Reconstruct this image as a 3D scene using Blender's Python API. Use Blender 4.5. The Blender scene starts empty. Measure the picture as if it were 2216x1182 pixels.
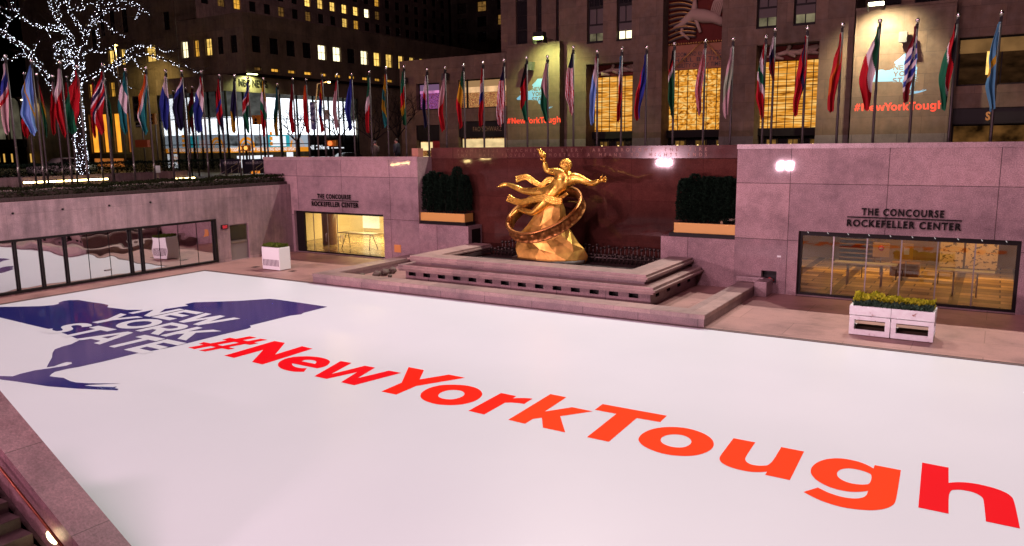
import bpy, bmesh, math, random
from mathutils import Vector, Matrix, noise
random.seed(7)
scene = bpy.context.scene
COL = scene.collection
R = math.radians

# ------------------------------------------------------------------ camera
# world: +X along the granite back wall, +Y towards it, +Z up, the rink surface at Z = 0
RX = Vector((0.84887659, 0.52844952, -0.01223297))      # camera right
DN = Vector((0.07623708, -0.14529874, -0.98644624))     # camera down
FW = Vector((-0.52306447, 0.83643851, -0.16362815))     # camera forward
CAM = Vector((0.0, 0.0, 6.0))
FPX, CX, CY = 1680.95, 1108.0, 591.0
cd = bpy.data.cameras.new('camera')
co = bpy.data.objects.new('camera', cd)
COL.objects.link(co)
cd.sensor_width = 36.0
cd.lens = FPX / 2216 * 36.0
cd.clip_start, cd.clip_end = 0.1, 2000
M = Matrix((RX, -DN, -FW)).transposed().to_4x4()
M.translation = CAM
co.matrix_world = M
scene.camera = co

def at(px, py, X=None, Y=None, Z=None):
    """the place in the world seen at photograph pixel px, py on a plane of constant X, Y or Z"""
    d = RX * (px - CX) + DN * (py - CY) + FW * FPX
    if X is not None: t = (X - CAM.x) / d.x
    elif Y is not None: t = (Y - CAM.y) / d.y
    else: t = (Z - CAM.z) / d.z
    return CAM + d * t

# ------------------------------------------------------------------ world (night) and exposure
w = bpy.data.worlds.new('World')
scene.world = w
w.use_nodes = True
nt = w.node_tree
sky = nt.nodes.new('ShaderNodeTexSky')
sky.sky_type = 'NISHITA'
sky.sun_disc = False
sky.sun_elevation = R(-7)
sky.sun_rotation = R(200)
nt.links.new(sky.outputs['Color'], nt.nodes['Background'].inputs['Color'])
nt.nodes['Background'].inputs['Strength'].default_value = 0.1
vs = scene.view_settings
vs.view_transform = 'Standard'
vs.look = 'None'
vs.exposure = 0.0
vs.gamma = 1.0
scene.render.engine = 'CYCLES'
scene.cycles.max_bounces = 6
scene.cycles.diffuse_bounces = 3
scene.cycles.glossy_bounces = 3
scene.cycles.transparent_max_bounces = 8
scene.cycles.sample_clamp_indirect = 4.0
scene.cycles.caustics_reflective = False
scene.cycles.caustics_refractive = False

# ------------------------------------------------------------------ lamps of the place
def aim(o, target):
    o.rotation_euler = (Vector(target) - o.location).to_track_quat('-Z', 'Y').to_euler()

def lamp(name, kind, loc, target, power, color, size=0.3, spot=None, blend=0.3, size_y=None):
    l = bpy.data.lights.new(name, kind)
    l.energy = power
    l.color = color
    if kind == 'AREA':
        l.shape = 'RECTANGLE'; l.size = size; l.size_y = size_y or size
    else:
        l.shadow_soft_size = size
    if kind == 'SPOT':
        l.spot_size = R(spot); l.spot_blend = blend
    o = bpy.data.objects.new(name, l)
    o.location = loc
    COL.objects.link(o)
    aim(o, target)
    return o

PINK = (1.0, 0.58, 0.69)
# event floodlights standing on the near plaza, either side of the stair
FLOOD = [(-25.0, -0.7, 4.25), (-14.2, -0.7, 4.06)]
for k, (fx_, fy_, fz_) in enumerate(FLOOD):
    for i in (-1, 1):
        for j in ((-1, 1) if k else (0,)):
            lamp('flood_lamp', 'AREA', (fx_ + i * 0.36, fy_ + 0.12, fz_ + j * 0.17), (fx_ + 6 + i * 0.33, 31, fz_ + 0.3 + j * 0.13), 950 if k else 1850, PINK, 0.34, size_y=0.09)
# floodlights high on the tower shine down over the wall onto the rink
TOWER_LAMPS = [(-26.0, 47.9, 41.0), (-12.0, 47.9, 41.0), (2.0, 47.9, 41.0)]
for k, p in enumerate(TOWER_LAMPS):
    lamp('tower_lamp', 'SPOT', p, (-18 + 7 * k, 12, 0), 40500, (1.0, 0.90, 0.80), 0.25, spot=80, blend=0.5)
# lamps on the roofs east of the rink, behind the photographer
for p, t in [((-34.0, -26.0, 46.0), (-22, 18, 0)), ((6.0, -26.0, 46.0), (-8, 18, 0))]:
    lamp('roof_lamp', 'SPOT', p, t, 60000, (1.0, 0.54, 0.67), 7.0, spot=75, blend=0.6)

# ------------------------------------------------------------------ materials
MATS = {}
def mat(name, color, rough=0.6, metal=0.0, spec=0.5, emit=None, es=0.0):
    if name in MATS: return MATS[name]
    m = bpy.data.materials.new(name)
    m.use_nodes = True
    b = m.node_tree.nodes['Principled BSDF']
    b.inputs['Base Color'].default_value = (*color, 1)
    b.inputs['Roughness'].default_value = rough
    b.inputs['Metallic'].default_value = metal
    b.inputs['Specular IOR Level'].default_value = spec
    if emit:
        b.inputs['Emission Color'].default_value = (*emit, 1)
        b.inputs['Emission Strength'].default_value = es
    MATS[name] = m
    return m

class NB:
    """small helper for node trees"""
    def __init__(s, m):
        s.m = m; s.t = m.node_tree; s.b = s.t.nodes['Principled BSDF']
    def n(s, kind, **kw):
        x = s.t.nodes.new(kind)
        for k, v in kw.items(): setattr(x, k, v)
        return x
    def l(s, a, b): s.t.links.new(a, b)
    def coord(s, scale=(1, 1, 1), kind='Object', rot=(0, 0, 0), loc=(0, 0, 0)):
        c = s.n('ShaderNodeTexCoord'); mp = s.n('ShaderNodeMapping')
        mp.inputs['Scale'].default_value = scale; mp.inputs['Rotation'].default_value = rot; mp.inputs['Location'].default_value = loc
        s.l(c.outputs[kind], mp.inputs['Vector']); return mp.outputs['Vector']
    def noise(s, vec, scale, detail=4, rough=0.55):
        x = s.n('ShaderNodeTexNoise'); x.inputs['Scale'].default_value = scale
        x.inputs['Detail'].default_value = detail; x.inputs['Roughness'].default_value = rough
        s.l(vec, x.inputs['Vector']); return x.outputs['Fac']
    def ramp(s, fac, stops):
        x = s.n('ShaderNodeValToRGB'); e = x.color_ramp.elements
        while len(e) < len(stops): e.new(0.5)
        for q, (p, c) in zip(e, stops):
            q.position = p; q.color = (*c, 1) if len(c) == 3 else c
        s.l(fac, x.inputs['Fac']); return x.outputs['Color']
    def mul(s, a, b, fac=1.0, mode='MULTIPLY'):
        x = s.n('ShaderNodeMix', data_type='RGBA', blend_type=mode)
        if isinstance(fac, float): x.inputs['Factor'].default_value = fac
        else: s.l(fac, x.inputs['Factor'])
        for v, i in ((a, 6), (b, 7)):
            if isinstance(v, tuple): x.inputs[i].default_value = (*v, 1)
            else: s.l(v, x.inputs[i])
        return x.outputs[2]
    def bump(s, h, strength=0.3, dist=0.02):
        x = s.n('ShaderNodeBump'); x.inputs['Strength'].default_value = strength; x.inputs['Distance'].default_value = dist
        s.l(h, x.inputs['Height']); s.l(x.outputs['Normal'], s.b.inputs['Normal'])
    def brick(s, vec, bw, bh, mortar, offset=0.5, c1=(1, 1, 1), c2=(1, 1, 1), cm=(0.3, 0.3, 0.3)):
        x = s.n('ShaderNodeTexBrick'); x.offset = offset; x.squash = 1.0
        x.inputs['Color1'].default_value = (*c1, 1); x.inputs['Color2'].default_value = (*c2, 1); x.inputs['Mortar'].default_value = (*cm, 1)
        x.inputs['Scale'].default_value = 1.0; x.inputs['Mortar Size'].default_value = mortar
        x.inputs['Mortar Smooth'].default_value = 0.1; x.inputs['Brick Width'].default_value = bw; x.inputs['Row Height'].default_value = bh
        s.l(vec, x.inputs['Vector']); return x.outputs['Color']
    def wallvec(s, axis, loc=(0, 0, 0)):
        """(along wall, height) as a 2-D vector: axis 'X' or 'Y' is the wall's length"""
        c = s.n('ShaderNodeTexCoord'); sp = s.n('ShaderNodeSeparateXYZ'); cb = s.n('ShaderNodeCombineXYZ')
        s.l(c.outputs['Object'], sp.inputs[0])
        s.l(sp.outputs[0 if axis == 'X' else 1], cb.inputs[0]); s.l(sp.outputs[2], cb.inputs[1])
        mp = s.n('ShaderNodeMapping'); mp.inputs['Location'].default_value = loc
        s.l(cb.outputs[0], mp.inputs['Vector']); return mp.outputs['Vector']

def granite(name, base, axis='X', joint=(3.4, 2.25), loc=(0, 0, 0), rough=0.3, streak=0.0, speck=0.5, offset=0.0, mortar=0.014, cm=0.3):
    if name in MATS: return MATS[name]
    m = mat(name, base, rough, spec=0.5); q = NB(m)
    v = q.coord()
    fine = q.ramp(q.noise(v, 27, 5, 0.75), [(0.3, (1 - speck,) * 3), (0.5, (1, 1, 1)), (0.7, (1 + speck * 1.3,) * 3)])
    big = q.ramp(q.noise(v, 0.55, 5, 0.6), [(0.3, (0.60, 0.61, 0.63)), (0.5, (0.97, 0.97, 0.97)), (0.72, (1.14, 1.1, 1.1))])
    mid = q.ramp(q.noise(v, 3.5, 4, 0.65), [(0.3, (0.84, 0.84, 0.84)), (0.6, (1.06, 1.06, 1.06))])
    c = q.mul(q.mul(q.mul(base, fine), big), mid)
    if streak:
        sv = q.coord((2.2, 2.2, 0.16))
        st = q.ramp(q.noise(sv, 1.6, 5, 0.62), [(0.34, (1 - streak,) * 3), (0.6, (1, 1, 1)), (0.78, (1.12, 1.12, 1.14))])
        c = q.mul(c, st)
    if joint:
        br = q.brick(q.wallvec(axis, loc), joint[0], joint[1], mortar, offset, (0.80, 0.81, 0.83), (1.12, 1.1, 1.09), (cm, cm, cm))
        c = q.mul(c, br)
    q.l(c, q.b.inputs['Base Color'])
    rr = q.ramp(q.noise(v, 2.0, 3), [(0.3, (rough * 0.85,) * 3), (0.7, (rough * 1.2,) * 3)])
    q.l(rr, q.b.inputs['Roughness'])
    if rough > 0.25: q.bump(q.noise(v, 60, 2), 0.08, 0.004)
    else: m.node_tree.nodes['Principled BSDF'].inputs['Specular IOR Level'].default_value = 0.16
    return m

G = (0.335, 0.235, 0.242)
M_wall_x = granite('granite_panels', G, 'X', (3.42, 2.2), (0.4, 0.03, 0), 0.035, 0.0, 0.46)
M_wall_y = granite('granite_panels_side', G, 'Y', (5.2, 3.2), (0, -0.2, 0), 0.5, 0.34, 0.3, cm=0.7)
M_gran = granite('granite_plain', G, joint=None, rough=0.34, speck=0.42)
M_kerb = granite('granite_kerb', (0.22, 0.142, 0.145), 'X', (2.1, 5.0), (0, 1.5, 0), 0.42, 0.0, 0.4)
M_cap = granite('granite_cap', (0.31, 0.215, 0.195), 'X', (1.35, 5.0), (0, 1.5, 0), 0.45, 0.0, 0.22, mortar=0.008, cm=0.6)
M_maroon = granite('maroon_polished_granite', (0.070, 0.023, 0.018), 'X', (3.26, 1.85), (0.2, 0.28, 0), 0.04, 0.0, 0.28, mortar=0.008, cm=0.6)
M_lime = granite('limestone_blocks', (0.10, 0.063, 0.041), 'X', (2.3, 1.12), (0, 0, 0), 0.8, 0.12, 0.12, offset=0.5, mortar=0.014, cm=0.62)
M_lime_y = granite('limestone_blocks_side', (0.10, 0.063, 0.041), 'Y', (2.3, 1.12), (0, 0, 0), 0.8, 0.12, 0.12, offset=0.5, mortar=0.014, cm=0.62)
M_old = granite('brown_limestone', (0.23, 0.18, 0.115), 'Y', (2.6, 6.4), (0, 0, 0), 0.85, 0.2, 0.12, mortar=0.02, cm=0.7)
M_old_x = granite('brown_limestone_front', (0.23, 0.18, 0.115), 'X', (2.6, 6.4), (0, 0, 0), 0.85, 0.2, 0.12, mortar=0.02, cm=0.7)
M_tower = granite('dim_limestone', (0.30, 0.20, 0.17), 'Y', (3.1, 9), (0, 0, 0), 0.85, 0.25, 0.1, mortar=0.02, cm=0.7)
M_plinth = granite('grey_plinth_stone', (0.12, 0.10, 0.095), 'X', (2.3, 5), (0, 0, 0), 0.35, 0.0, 0.2)

def paving(name, base, tile, rough):
    m = mat(name, base, rough); q = NB(m); v = q.coord()
    big = q.ramp(q.noise(v, 0.5, 6, 0.62), [(0.3, (0.48, 0.46, 0.47)), (0.5, (0.95, 0.95, 0.95)), (0.75, (1.18, 1.15, 1.12))])
    fine = q.ramp(q.noise(v, 30, 3, 0.7), [(0.3, (0.8, 0.8, 0.8)), (0.7, (1.15, 1.15, 1.15))])
    sp = q.ramp(q.noise(q.coord((1, 1.6, 1)), 2.6, 5, 0.7), [(0.3, (0.7, 0.68, 0.68)), (0.42, (1, 1, 1))])
    br = q.brick(v, tile[0], tile[1], 0.012, 0.5, (0.95, 0.95, 0.95), (1.05, 1.05, 1.05), (0.55, 0.52, 0.5))
    q.l(q.mul(q.mul(q.mul(q.mul(base, big), fine), sp), br), q.b.inputs['Base Color'])
    q.bump(q.noise(v, 25, 3), 0.12, 0.006)
    return m
M_deck = paving('deck_paving', (0.33, 0.185, 0.165), (3.6, 1.75), 0.5)
M_street = paving('plaza_paving', (0.14, 0.12, 0.11), (1.2, 0.6), 0.5)

def rink_mat():
    m = mat('white_rink_vinyl', (0.80, 0.80, 0.82), 0.32, spec=0.4); q = NB(m); v = q.coord()
    c = q.ramp(q.noise(v, 0.22, 4, 0.5), [(0.3, (0.625, 0.70, 0.755)), (0.7, (0.66, 0.735, 0.79))])
    q.l(c, q.b.inputs['Base Color'])
    return m
M_rink = rink_mat()

def metal_dark(name='dark_bronze', c=(0.011, 0.009, 0.009), r=0.5):
    return mat(name, c, r, 0.2, spec=0.2)
M_bronze = metal_dark()
M_black = mat('black_metal', (0.010, 0.009, 0.009), 0.5, spec=0.15)
M_steel = mat('pole_steel', (0.32, 0.29, 0.29), 0.3, 0.9)
M_poledark = mat('pole_bronze', (0.035, 0.028, 0.028), 0.42, 0.5)
M_chrome = mat('polished_ball', (0.85, 0.82, 0.8), 0.12, 1.0)
M_white_paint = mat('white_paint', (0.74, 0.80, 0.79), 0.45)
M_letter = mat('black_letters', (0.008, 0.007, 0.007), 0.6, spec=0.1)

def glass(name, tint=(1, 1, 1), refl=0.12, rough=0.0, wave=None, mult=0.8):
    """thin pane: see-through, with a fresnel reflection"""
    if name in MATS: return MATS[name]
    m = bpy.data.materials.new(name); m.use_nodes = True; MATS[name] = m
    t = m.node_tree; t.nodes.remove(t.nodes['Principled BSDF'])
    out = t.nodes['Material Output']
    tr = t.nodes.new('ShaderNodeBsdfTransparent'); tr.inputs[0].default_value = (*tint, 1)
    gl = t.nodes.new('ShaderNodeBsdfGlossy'); gl.inputs['Roughness'].default_value = rough; gl.inputs['Color'].default_value = (1, 1, 1, 1)
    mx = t.nodes.new('ShaderNodeMixShader')
    lw = t.nodes.new('ShaderNodeLayerWeight'); lw.inputs['Blend'].default_value = 0.25
    ma = t.nodes.new('ShaderNodeMath'); ma.operation = 'MULTIPLY_ADD'; ma.use_clamp = True
    ma.inputs[1].default_value = mult; ma.inputs[2].default_value = refl
    t.links.new(lw.outputs['Fresnel'], ma.inputs[0]); t.links.new(ma.outputs[0], mx.inputs[0])
    t.links.new(tr.outputs[0], mx.inputs[1]); t.links.new(gl.outputs[0], mx.inputs[2]); t.links.new(mx.outputs[0], out.inputs[0])
    if wave:
        c = t.nodes.new('ShaderNodeTexCoord'); mp = t.nodes.new('ShaderNodeMapping'); mp.inputs['Scale'].default_value = wave[0]
        nz = t.nodes.new('ShaderNodeTexNoise'); nz.inputs['Scale'].default_value = 1.0; nz.inputs['Detail'].default_value = 1.0
        bp = t.nodes.new('ShaderNodeBump'); bp.inputs['Strength'].default_value = wave[1]; bp.inputs['Distance'].default_value = 0.1
        t.links.new(c.outputs['Object'], mp.inputs[0]); t.links.new(mp.outputs[0], nz.inputs['Vector']); t.links.new(nz.outputs['Fac'], bp.inputs['Height'])
        t.links.new(bp.outputs[0], gl.inputs['Normal'])
    return m
M_glass = glass('door_glass', (0.92, 0.88, 0.80), 0.03, mult=0.55)
M_mirror = glass('wavy_mirror_glass', (0.25, 0.23, 0.22), 0.66, 0.02, ((1.0, 0.75, 1.1), 0.16))

def glow(name, color, strength, vary=0.0, scale=(1, 1, 1), light=False):
    """something that gives off light: a lit pane, a lamp lens, a screen"""
    if name in MATS: return MATS[name]
    m = bpy.data.materials.new(name); m.use_nodes = True; MATS[name] = m
    q = m.node_tree; q.nodes.remove(q.nodes['Principled BSDF']); out = q.nodes['Material Output']
    e = q.nodes.new('ShaderNodeEmission'); e.inputs[0].default_value = (*color, 1); e.inputs[1].default_value = strength
    if vary:
        c = q.nodes.new('ShaderNodeTexCoord'); mp = q.nodes.new('ShaderNodeMapping'); mp.inputs['Scale'].default_value = scale
        nz = q.nodes.new('ShaderNodeTexNoise'); nz.inputs['Scale'].default_value = 1.0; nz.inputs['Detail'].default_value = 3
        oi = q.nodes.new('ShaderNodeObjectInfo')
        ma = q.nodes.new('ShaderNodeMapRange'); ma.inputs[1].default_value = 0.3; ma.inputs[2].default_value = 0.7
        ma.inputs[3].default_value = strength * (1 - vary); ma.inputs[4].default_value = strength * (1 + vary)
        m2 = q.nodes.new('ShaderNodeMath'); m2.operation = 'MULTIPLY_ADD'; m2.inputs[1].default_value = 0.7; m2.inputs[2].default_value = 0.6
        m3 = q.nodes.new('ShaderNodeMath'); m3.operation = 'MULTIPLY'
        q.links.new(oi.outputs['Random'], m2.inputs[0])
        q.links.new(c.outputs['Object'], mp.inputs[0]); q.links.new(mp.outputs[0], nz.inputs['Vector'])
        q.links.new(nz.outputs['Fac'], ma.inputs[0]); q.links.new(ma.outputs[0], m3.inputs[0]); q.links.new(m2.outputs[0], m3.inputs[1])
        q.links.new(m3.outputs[0], e.inputs[1])
    q.links.new(e.outputs[0], out.inputs[0])
    if not light: m.cycles.emission_sampling = 'NONE'
    return m

# ------------------------------------------------------------------ mesh building
class MB:
    def __init__(s): s.v = []; s.f = []; s.mi = []; s.mats = []; s.sm = []
    def slot(s, m):
        if m not in s.mats: s.mats.append(m)
        return s.mats.index(m)
    def face(s, pts, m=None, smooth=False):
        i = len(s.v); s.v += [tuple(p) for p in pts]; s.f.append(tuple(range(i, i + len(pts))))
        s.mi.append(s.slot(m) if m else 0); s.sm.append(smooth)
    def quads(s, verts, faces, m=None, smooth=False):
        i = len(s.v); s.v += [tuple(p) for p in verts]
        k = s.slot(m) if m else 0
        for f in faces: s.f.append(tuple(i + a for a in f)); s.mi.append(k); s.sm.append(smooth)
    def box(s, x0, x1, y0, y1, z0, z1, m=None, bev=0.0):
        if x0 > x1: x0, x1 = x1, x0
        if y0 > y1: y0, y1 = y1, y0
        if z0 > z1: z0, z1 = z1, z0
        if bev <= 0:
            s.quads([(x0, y0, z0), (x1, y0, z0), (x1, y1, z0), (x0, y1, z0), (x0, y0, z1), (x1, y0, z1), (x1, y1, z1), (x0, y1, z1)],
                    [(0, 3, 2, 1), (4, 5, 6, 7), (0, 1, 5, 4), (1, 2, 6, 5), (2, 3, 7, 6), (3, 0, 4, 7)], m)
        else:
            bm = bmesh.new(); bmesh.ops.create_cube(bm, size=1)
            for v in bm.verts: v.co = Vector(((x0 + x1) / 2 + v.co.x * (x1 - x0), (y0 + y1) / 2 + v.co.y * (y1 - y0), (z0 + z1) / 2 + v.co.z * (z1 - z0)))
            bmesh.ops.bevel(bm, geom=list(bm.edges), offset=bev, segments=2, affect='EDGES', profile=0.5)
            s.addbm(bm, m)
    def obox(s, c, ax, ay, az, m=None):
        """box from a centre and three half-extent vectors"""
        c, ax, ay, az = Vector(c), Vector(ax), Vector(ay), Vector(az)
        p = [c + ax * i + ay * j + az * k for k in (-1, 1) for j in (-1, 1) for i in (-1, 1)]
        s.quads(p, [(0, 2, 3, 1), (4, 5, 7, 6), (0, 1, 5, 4), (1, 3, 7, 5), (3, 2, 6, 7), (2, 0, 4, 6)], m)
    def addbm(s, bm, m=None, smooth=False):
        bm.verts.ensure_lookup_table(); bm.verts.index_update()
        s.quads([v.co[:] for v in bm.verts], [tuple(v.index for v in f.verts) for f in bm.faces], m, smooth); bm.free()
    def tube(s, pts, r, m=None, n=8, cap=True, smooth=True):
        pts = [Vector(p) for p in pts]; rs = r if isinstance(r, (list, tuple)) else [r] * len(pts)
        vs, fs = [], []; prev = None
        for i, p in enumerate(pts):
            a = pts[max(i - 1, 0)]; b = pts[min(i + 1, len(pts) - 1)]
            d = (b - a).normalized() if (b - a).length > 1e-9 else Vector((0, 0, 1))
            if prev is None:
                u = d.orthogonal().normalized()
            else:
                u = (prev - d * prev.dot(d)); u = u.normalized() if u.length > 1e-6 else d.orthogonal().normalized()
            prev = u; v = d.cross(u)
            for k in range(n):
                t = 2 * math.pi * k / n; vs.append(p + (u * math.cos(t) + v * math.sin(t)) * rs[i])
        for i in range(len(pts) - 1):
            for k in range(n):
                fs.append((i * n + k, i * n + (k + 1) % n, (i + 1) * n + (k + 1) % n, (i + 1) * n + k))
        if cap: fs.append(tuple(range(n - 1, -1, -1))); fs.append(tuple((len(pts) - 1) * n + k for k in range(n)))
        s.quads(vs, fs, m, smooth)
    def ball(s, c, r, m=None, n=10, sz=1.0):
        bm = bmesh.new(); bmesh.ops.create_uvsphere(bm, u_segments=n, v_segments=max(5, n * 2 // 3), radius=r)
        for v in bm.verts: v.co = Vector(c) + Vector((v.co.x, v.co.y, v.co.z * sz))
        s.addbm(bm, m, True)
    def prism(s, poly, ext, m=None):
        """planar polygon (3-D points) extruded along the vector ext"""
        n = len(poly); e = Vector(ext); a = [Vector(p) for p in poly]
        s.quads(a + [p + e for p in a], [tuple(range(n - 1, -1, -1)), tuple(range(n, 2 * n))] + [(i, (i + 1) % n, n + (i + 1) % n, n + i) for i in range(n)], m)
    def sheet(s, xs, ys, fn, m=None, smooth=True):
        vs = [fn(x, y) for y in ys for x in xs]; w_ = len(xs)
        s.quads(vs, [(j * w_ + i, j * w_ + i + 1, (j + 1) * w_ + i + 1, (j + 1) * w_ + i) for j in range(len(ys) - 1) for i in range(w_ - 1)], m, smooth)
    def build(s, name, m=None, parent=None, label=None, cat=None, group=None, kind=None, base=None):
        me = bpy.data.meshes.new(name)
        mats = s.mats or ([m] if m else [])
        if parent is not None: off = origin(parent)
        elif base is not None: off = Vector(base)
        else:
            xs = [v[0] for v in s.v]; ys = [v[1] for v in s.v]; zs = [v[2] for v in s.v]
            off = Vector(((min(xs) + max(xs)) / 2, (min(ys) + max(ys)) / 2, min(zs)))
        if kind in ('structure', 'stuff') and base is None and parent is None: off = Vector((0, 0, 0))
        me.from_pydata([(v[0] - off.x, v[1] - off.y, v[2] - off.z) for v in s.v], [], s.f)
        for q in mats: me.materials.append(q)
        me.polygons.foreach_set('material_index', s.mi if s.mats else [0] * len(s.f))
        me.polygons.foreach_set('use_smooth', s.sm)
        me.update()
        o = bpy.data.objects.new(name, me); COL.objects.link(o)
        if parent is not None: o.parent = parent
        else: o.location = off
        tag(o, label, cat, group, kind)
        return o

def origin(o):
    v = Vector(o.location)
    while o.parent: o = o.parent; v += o.location
    return v

def tag(o, label=None, cat=None, group=None, kind=None):
    if label: o['label'] = label
    if cat: o['category'] = cat
    if group: o['group'] = group
    if kind: o['kind'] = kind
    return o

def thing(name, loc, label, cat, group=None, kind=None):
    o = bpy.data.objects.new(name, None); o.empty_display_size = 0.2
    o.location = loc; COL.objects.link(o); tag(o, label, cat, group, kind); return o

def one(name, m, parent=None, label=None, cat=None, group=None, kind=None, **kw):
    """a single box or shape as one object: kw picks the MB call"""
    b = MB()
    for k, a in kw.items(): getattr(b, k)(*a)
    return b.build(name, m, parent, label, cat, group, kind)

def wall_holes(b, face, c, u0, u1, z0, z1, holes, depth, m=None, back=None, mside=None):
    """wall front on plane face ('Y' looks to -Y, 'X' looks to +X) at c, with openings (u0,u1,z0,z1) and reveals of the given depth;
    back: how deep the whole wall body goes (adds sides and top)"""
    us = sorted({u0, u1, *[h[0] for h in holes], *[h[1] for h in holes]}); us = [u for u in us if u0 <= u <= u1]
    zs = sorted({z0, z1, *[h[2] for h in holes], *[h[3] for h in holes]}); zs = [z for z in zs if z0 <= z <= z1]
    sg = 1 if face == 'Y' else -1
    P = (lambda u, d, z: (u, c + d, z)) if face == 'Y' else (lambda u, d, z: (c - d, u, z))
    for i in range(len(us) - 1):
        for j in range(len(zs) - 1):
            mu, mz = (us[i] + us[i + 1]) / 2, (zs[j] + zs[j + 1]) / 2
            if any(h[0] < mu < h[1] and h[2] < mz < h[3] for h in holes): continue
            b.face([P(us[i], 0, zs[j]), P(us[i + 1], 0, zs[j]), P(us[i + 1], 0, zs[j + 1]), P(us[i], 0, zs[j + 1])], m)
    for (a, e, f, g) in holes:
        r = mside or m
        b.face([P(a, 0, f), P(a, 0, g), P(a, depth, g), P(a, depth, f)], r)
        b.face([P(e, 0, f), P(e, depth, f), P(e, depth, g), P(e, 0, g)], r)
        b.face([P(a, 0, g), P(e, 0, g), P(e, depth, g), P(a, depth, g)], r)
        b.face([P(a, 0, f), P(a, depth, f), P(e, depth, f), P(e, 0, f)], r)
    if back:
        b.face([P(u0, 0, z1), P(u1, 0, z1), P(u1, back, z1), P(u0, back, z1)], m)
        b.face([P(u0, 0, z0), P(u0, 0, z1), P(u0, back, z1), P(u0, back, z0)], mside or m)
        b.face([P(u1, 0, z0), P(u1, back, z0), P(u1, back, z1), P(u1, 0, z1)], mside or m)

# ------------------------------------------------------------------ lettering
def flat_mesh(polys):
    """filled flat outlines (2-D, holes allowed) -> list of verts, faces"""
    cu = bpy.data.curves.new('outline', 'CURVE'); cu.dimensions = '2D'; cu.fill_mode = 'BOTH'
    for p in polys:
        sp = cu.splines.new('POLY'); sp.points.add(len(p) - 1); sp.use_cyclic_u = True
        for q, (x, y) in zip(sp.points, p): q.co = (x, y, 0, 1)
    return curve_mesh(cu)

def curve_mesh(cu):
    o = bpy.data.objects.new('outline', cu); COL.objects.link(o)
    dg = bpy.context.evaluated_depsgraph_get(); dg.update()
    me = bpy.data.meshes.new_from_object(o.evaluated_get(dg))
    v = [tuple(x.co) for x in me.vertices]; f = [tuple(p.vertices) for p in me.polygons]
    bpy.data.objects.remove(o); bpy.data.meshes.remove(me); bpy.data.curves.remove(cu)
    return v, f

def text_mesh(body, bold=0.0, extrude=0.0, space=1.0):
    cu = bpy.data.curves.new('words', 'FONT'); cu.body = body; cu.size = 1.0; cu.offset = bold
    cu.extrude = extrude; cu.space_character = space; cu.resolution_u = 3
    return curve_mesh(cu)

def words(b, body, p, u, v, width=None, height=1.0, bold=0.02, extrude=0.0, m=None, space=1.05, depth=None):
    """writing laid with its lower-left corner at p, along u, up v (unit vectors); scaled to width x cap height"""
    ve, fa = text_mesh(body, bold, extrude, space)
    x0 = min(a[0] for a in ve); x1 = max(a[0] for a in ve); y0 = 0.0; cap = 0.70
    sx = (width / (x1 - x0)) if width else height / cap
    sy = height / cap
    u, v = Vector(u), Vector(v); n = u.cross(v); p = Vector(p)
    b.quads([p + u * ((a[0] - x0) * sx) + v * (a[1] * sy) + n * (a[2] * (depth or sy)) for a in ve], fa, m)
UX, UY, UZ = Vector((1, 0, 0)), Vector((0, 1, 0)), Vector((0, 0, 1))

def sm(t): t = max(0.0, min(1.0, t)); return t * t * (3 - 2 * t)

# ================================================================== the setting
GZ = 3.86                      # plaza and street level
b = MB()
for (x0, x1, y0, y1) in [(-500, -36.3, -400, 500), (-36.3, 12, -400, 1.0), (-36.3, 12, 33.2, 500), (12, 500, -400, 500)]:
    b.face([(x0, y0, GZ), (x1, y0, GZ), (x1, y1, GZ), (x0, y1, GZ)])
b.build('plaza_ground', M_street, kind='structure')

b = MB()   # lower terrace round the rink
for (x0, x1, y0, y1) in [(-34.4, -33.12, 1.0, 31.2), (-33.12, 12, 24.24, 31.2), (-25.1, -8.85, 31.2, 32.4), (-33.12, 12, 1.0, 5.86), (5.06, 12, 5.86, 24.24)]:
    b.face([(x0, y0, .03), (x1, y0, .03), (x1, y1, .03), (x0, y1, .03)])
b.build('lower_terrace', M_deck, kind='structure')
b = MB()   # narrow dark edge strip round the rink
M_edge = mat('rubber_edge', (0.10, 0.07, 0.065), 0.6)
for (x0, x1, y0, y1) in [(-33.12, -33.0, 5.86, 24.24), (-33.0, 5.06, 24.12, 24.24), (-33.12, 5.06, 5.74, 5.86)]:
    b.box(x0, x1, y0, y1, -0.05, 0.022)
b.build('rink_edge', M_edge, kind='structure')
b = MB()
b.face([(-33.0, 5.86, 0), (5.06, 5.86, 0), (5.06, 24.12, 0), (-33.0, 24.12, 0)])
b.build('rink', M_rink, kind='structure')

# ---- walls of the sunken court
b = MB()
wy0, wy1 = 8.0, 26.02
wall_holes(b, 'X', -34.4, 1.0, 31.2, 0.03, 3.88, [(wy0, wy1, 0.10, 2.36), (26.86, 28.06, 0.06, 1.96)], 0.16, M_wall_y)
b.face([(-34.4, 1.0, 3.88), (-34.4, 31.2, 3.88), (-36.3, 31.2, 3.88), (-36.3, 1.0, 3.88)], M_wall_y)
lw = b.build('granite_wall', None, None, 'long pink granite side wall with a band of mirrored windows under the hedge', 'wall', base=(-34.4, 16, 0))
one('coping', M_gran, lw, box=(-34.46, -34.403, 1.0, 31.19, 3.70, 3.90))
for px, py in [(135, 453), (236, 445), (325, 438), (27, 462)]:
    p = at(px, py, X=-34.4); k = MB(); k.tube([(-34.42, p.y, p.z), (-34.36, p.y, p.z)], 0.045, n=8); k.build('bolt', M_black, lw)
wf = MB()
for z0, z1 in ((2.26, 2.36), (0.10, 0.2)): wf.box(-34.44, -34.36, wy0, wy1, z0, z1)
wf.box(-34.45, -34.36, wy1 - .16, wy1, 0.2, 2.26)
wfo = wf.build('window_frame', M_bronze, lw)
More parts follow.
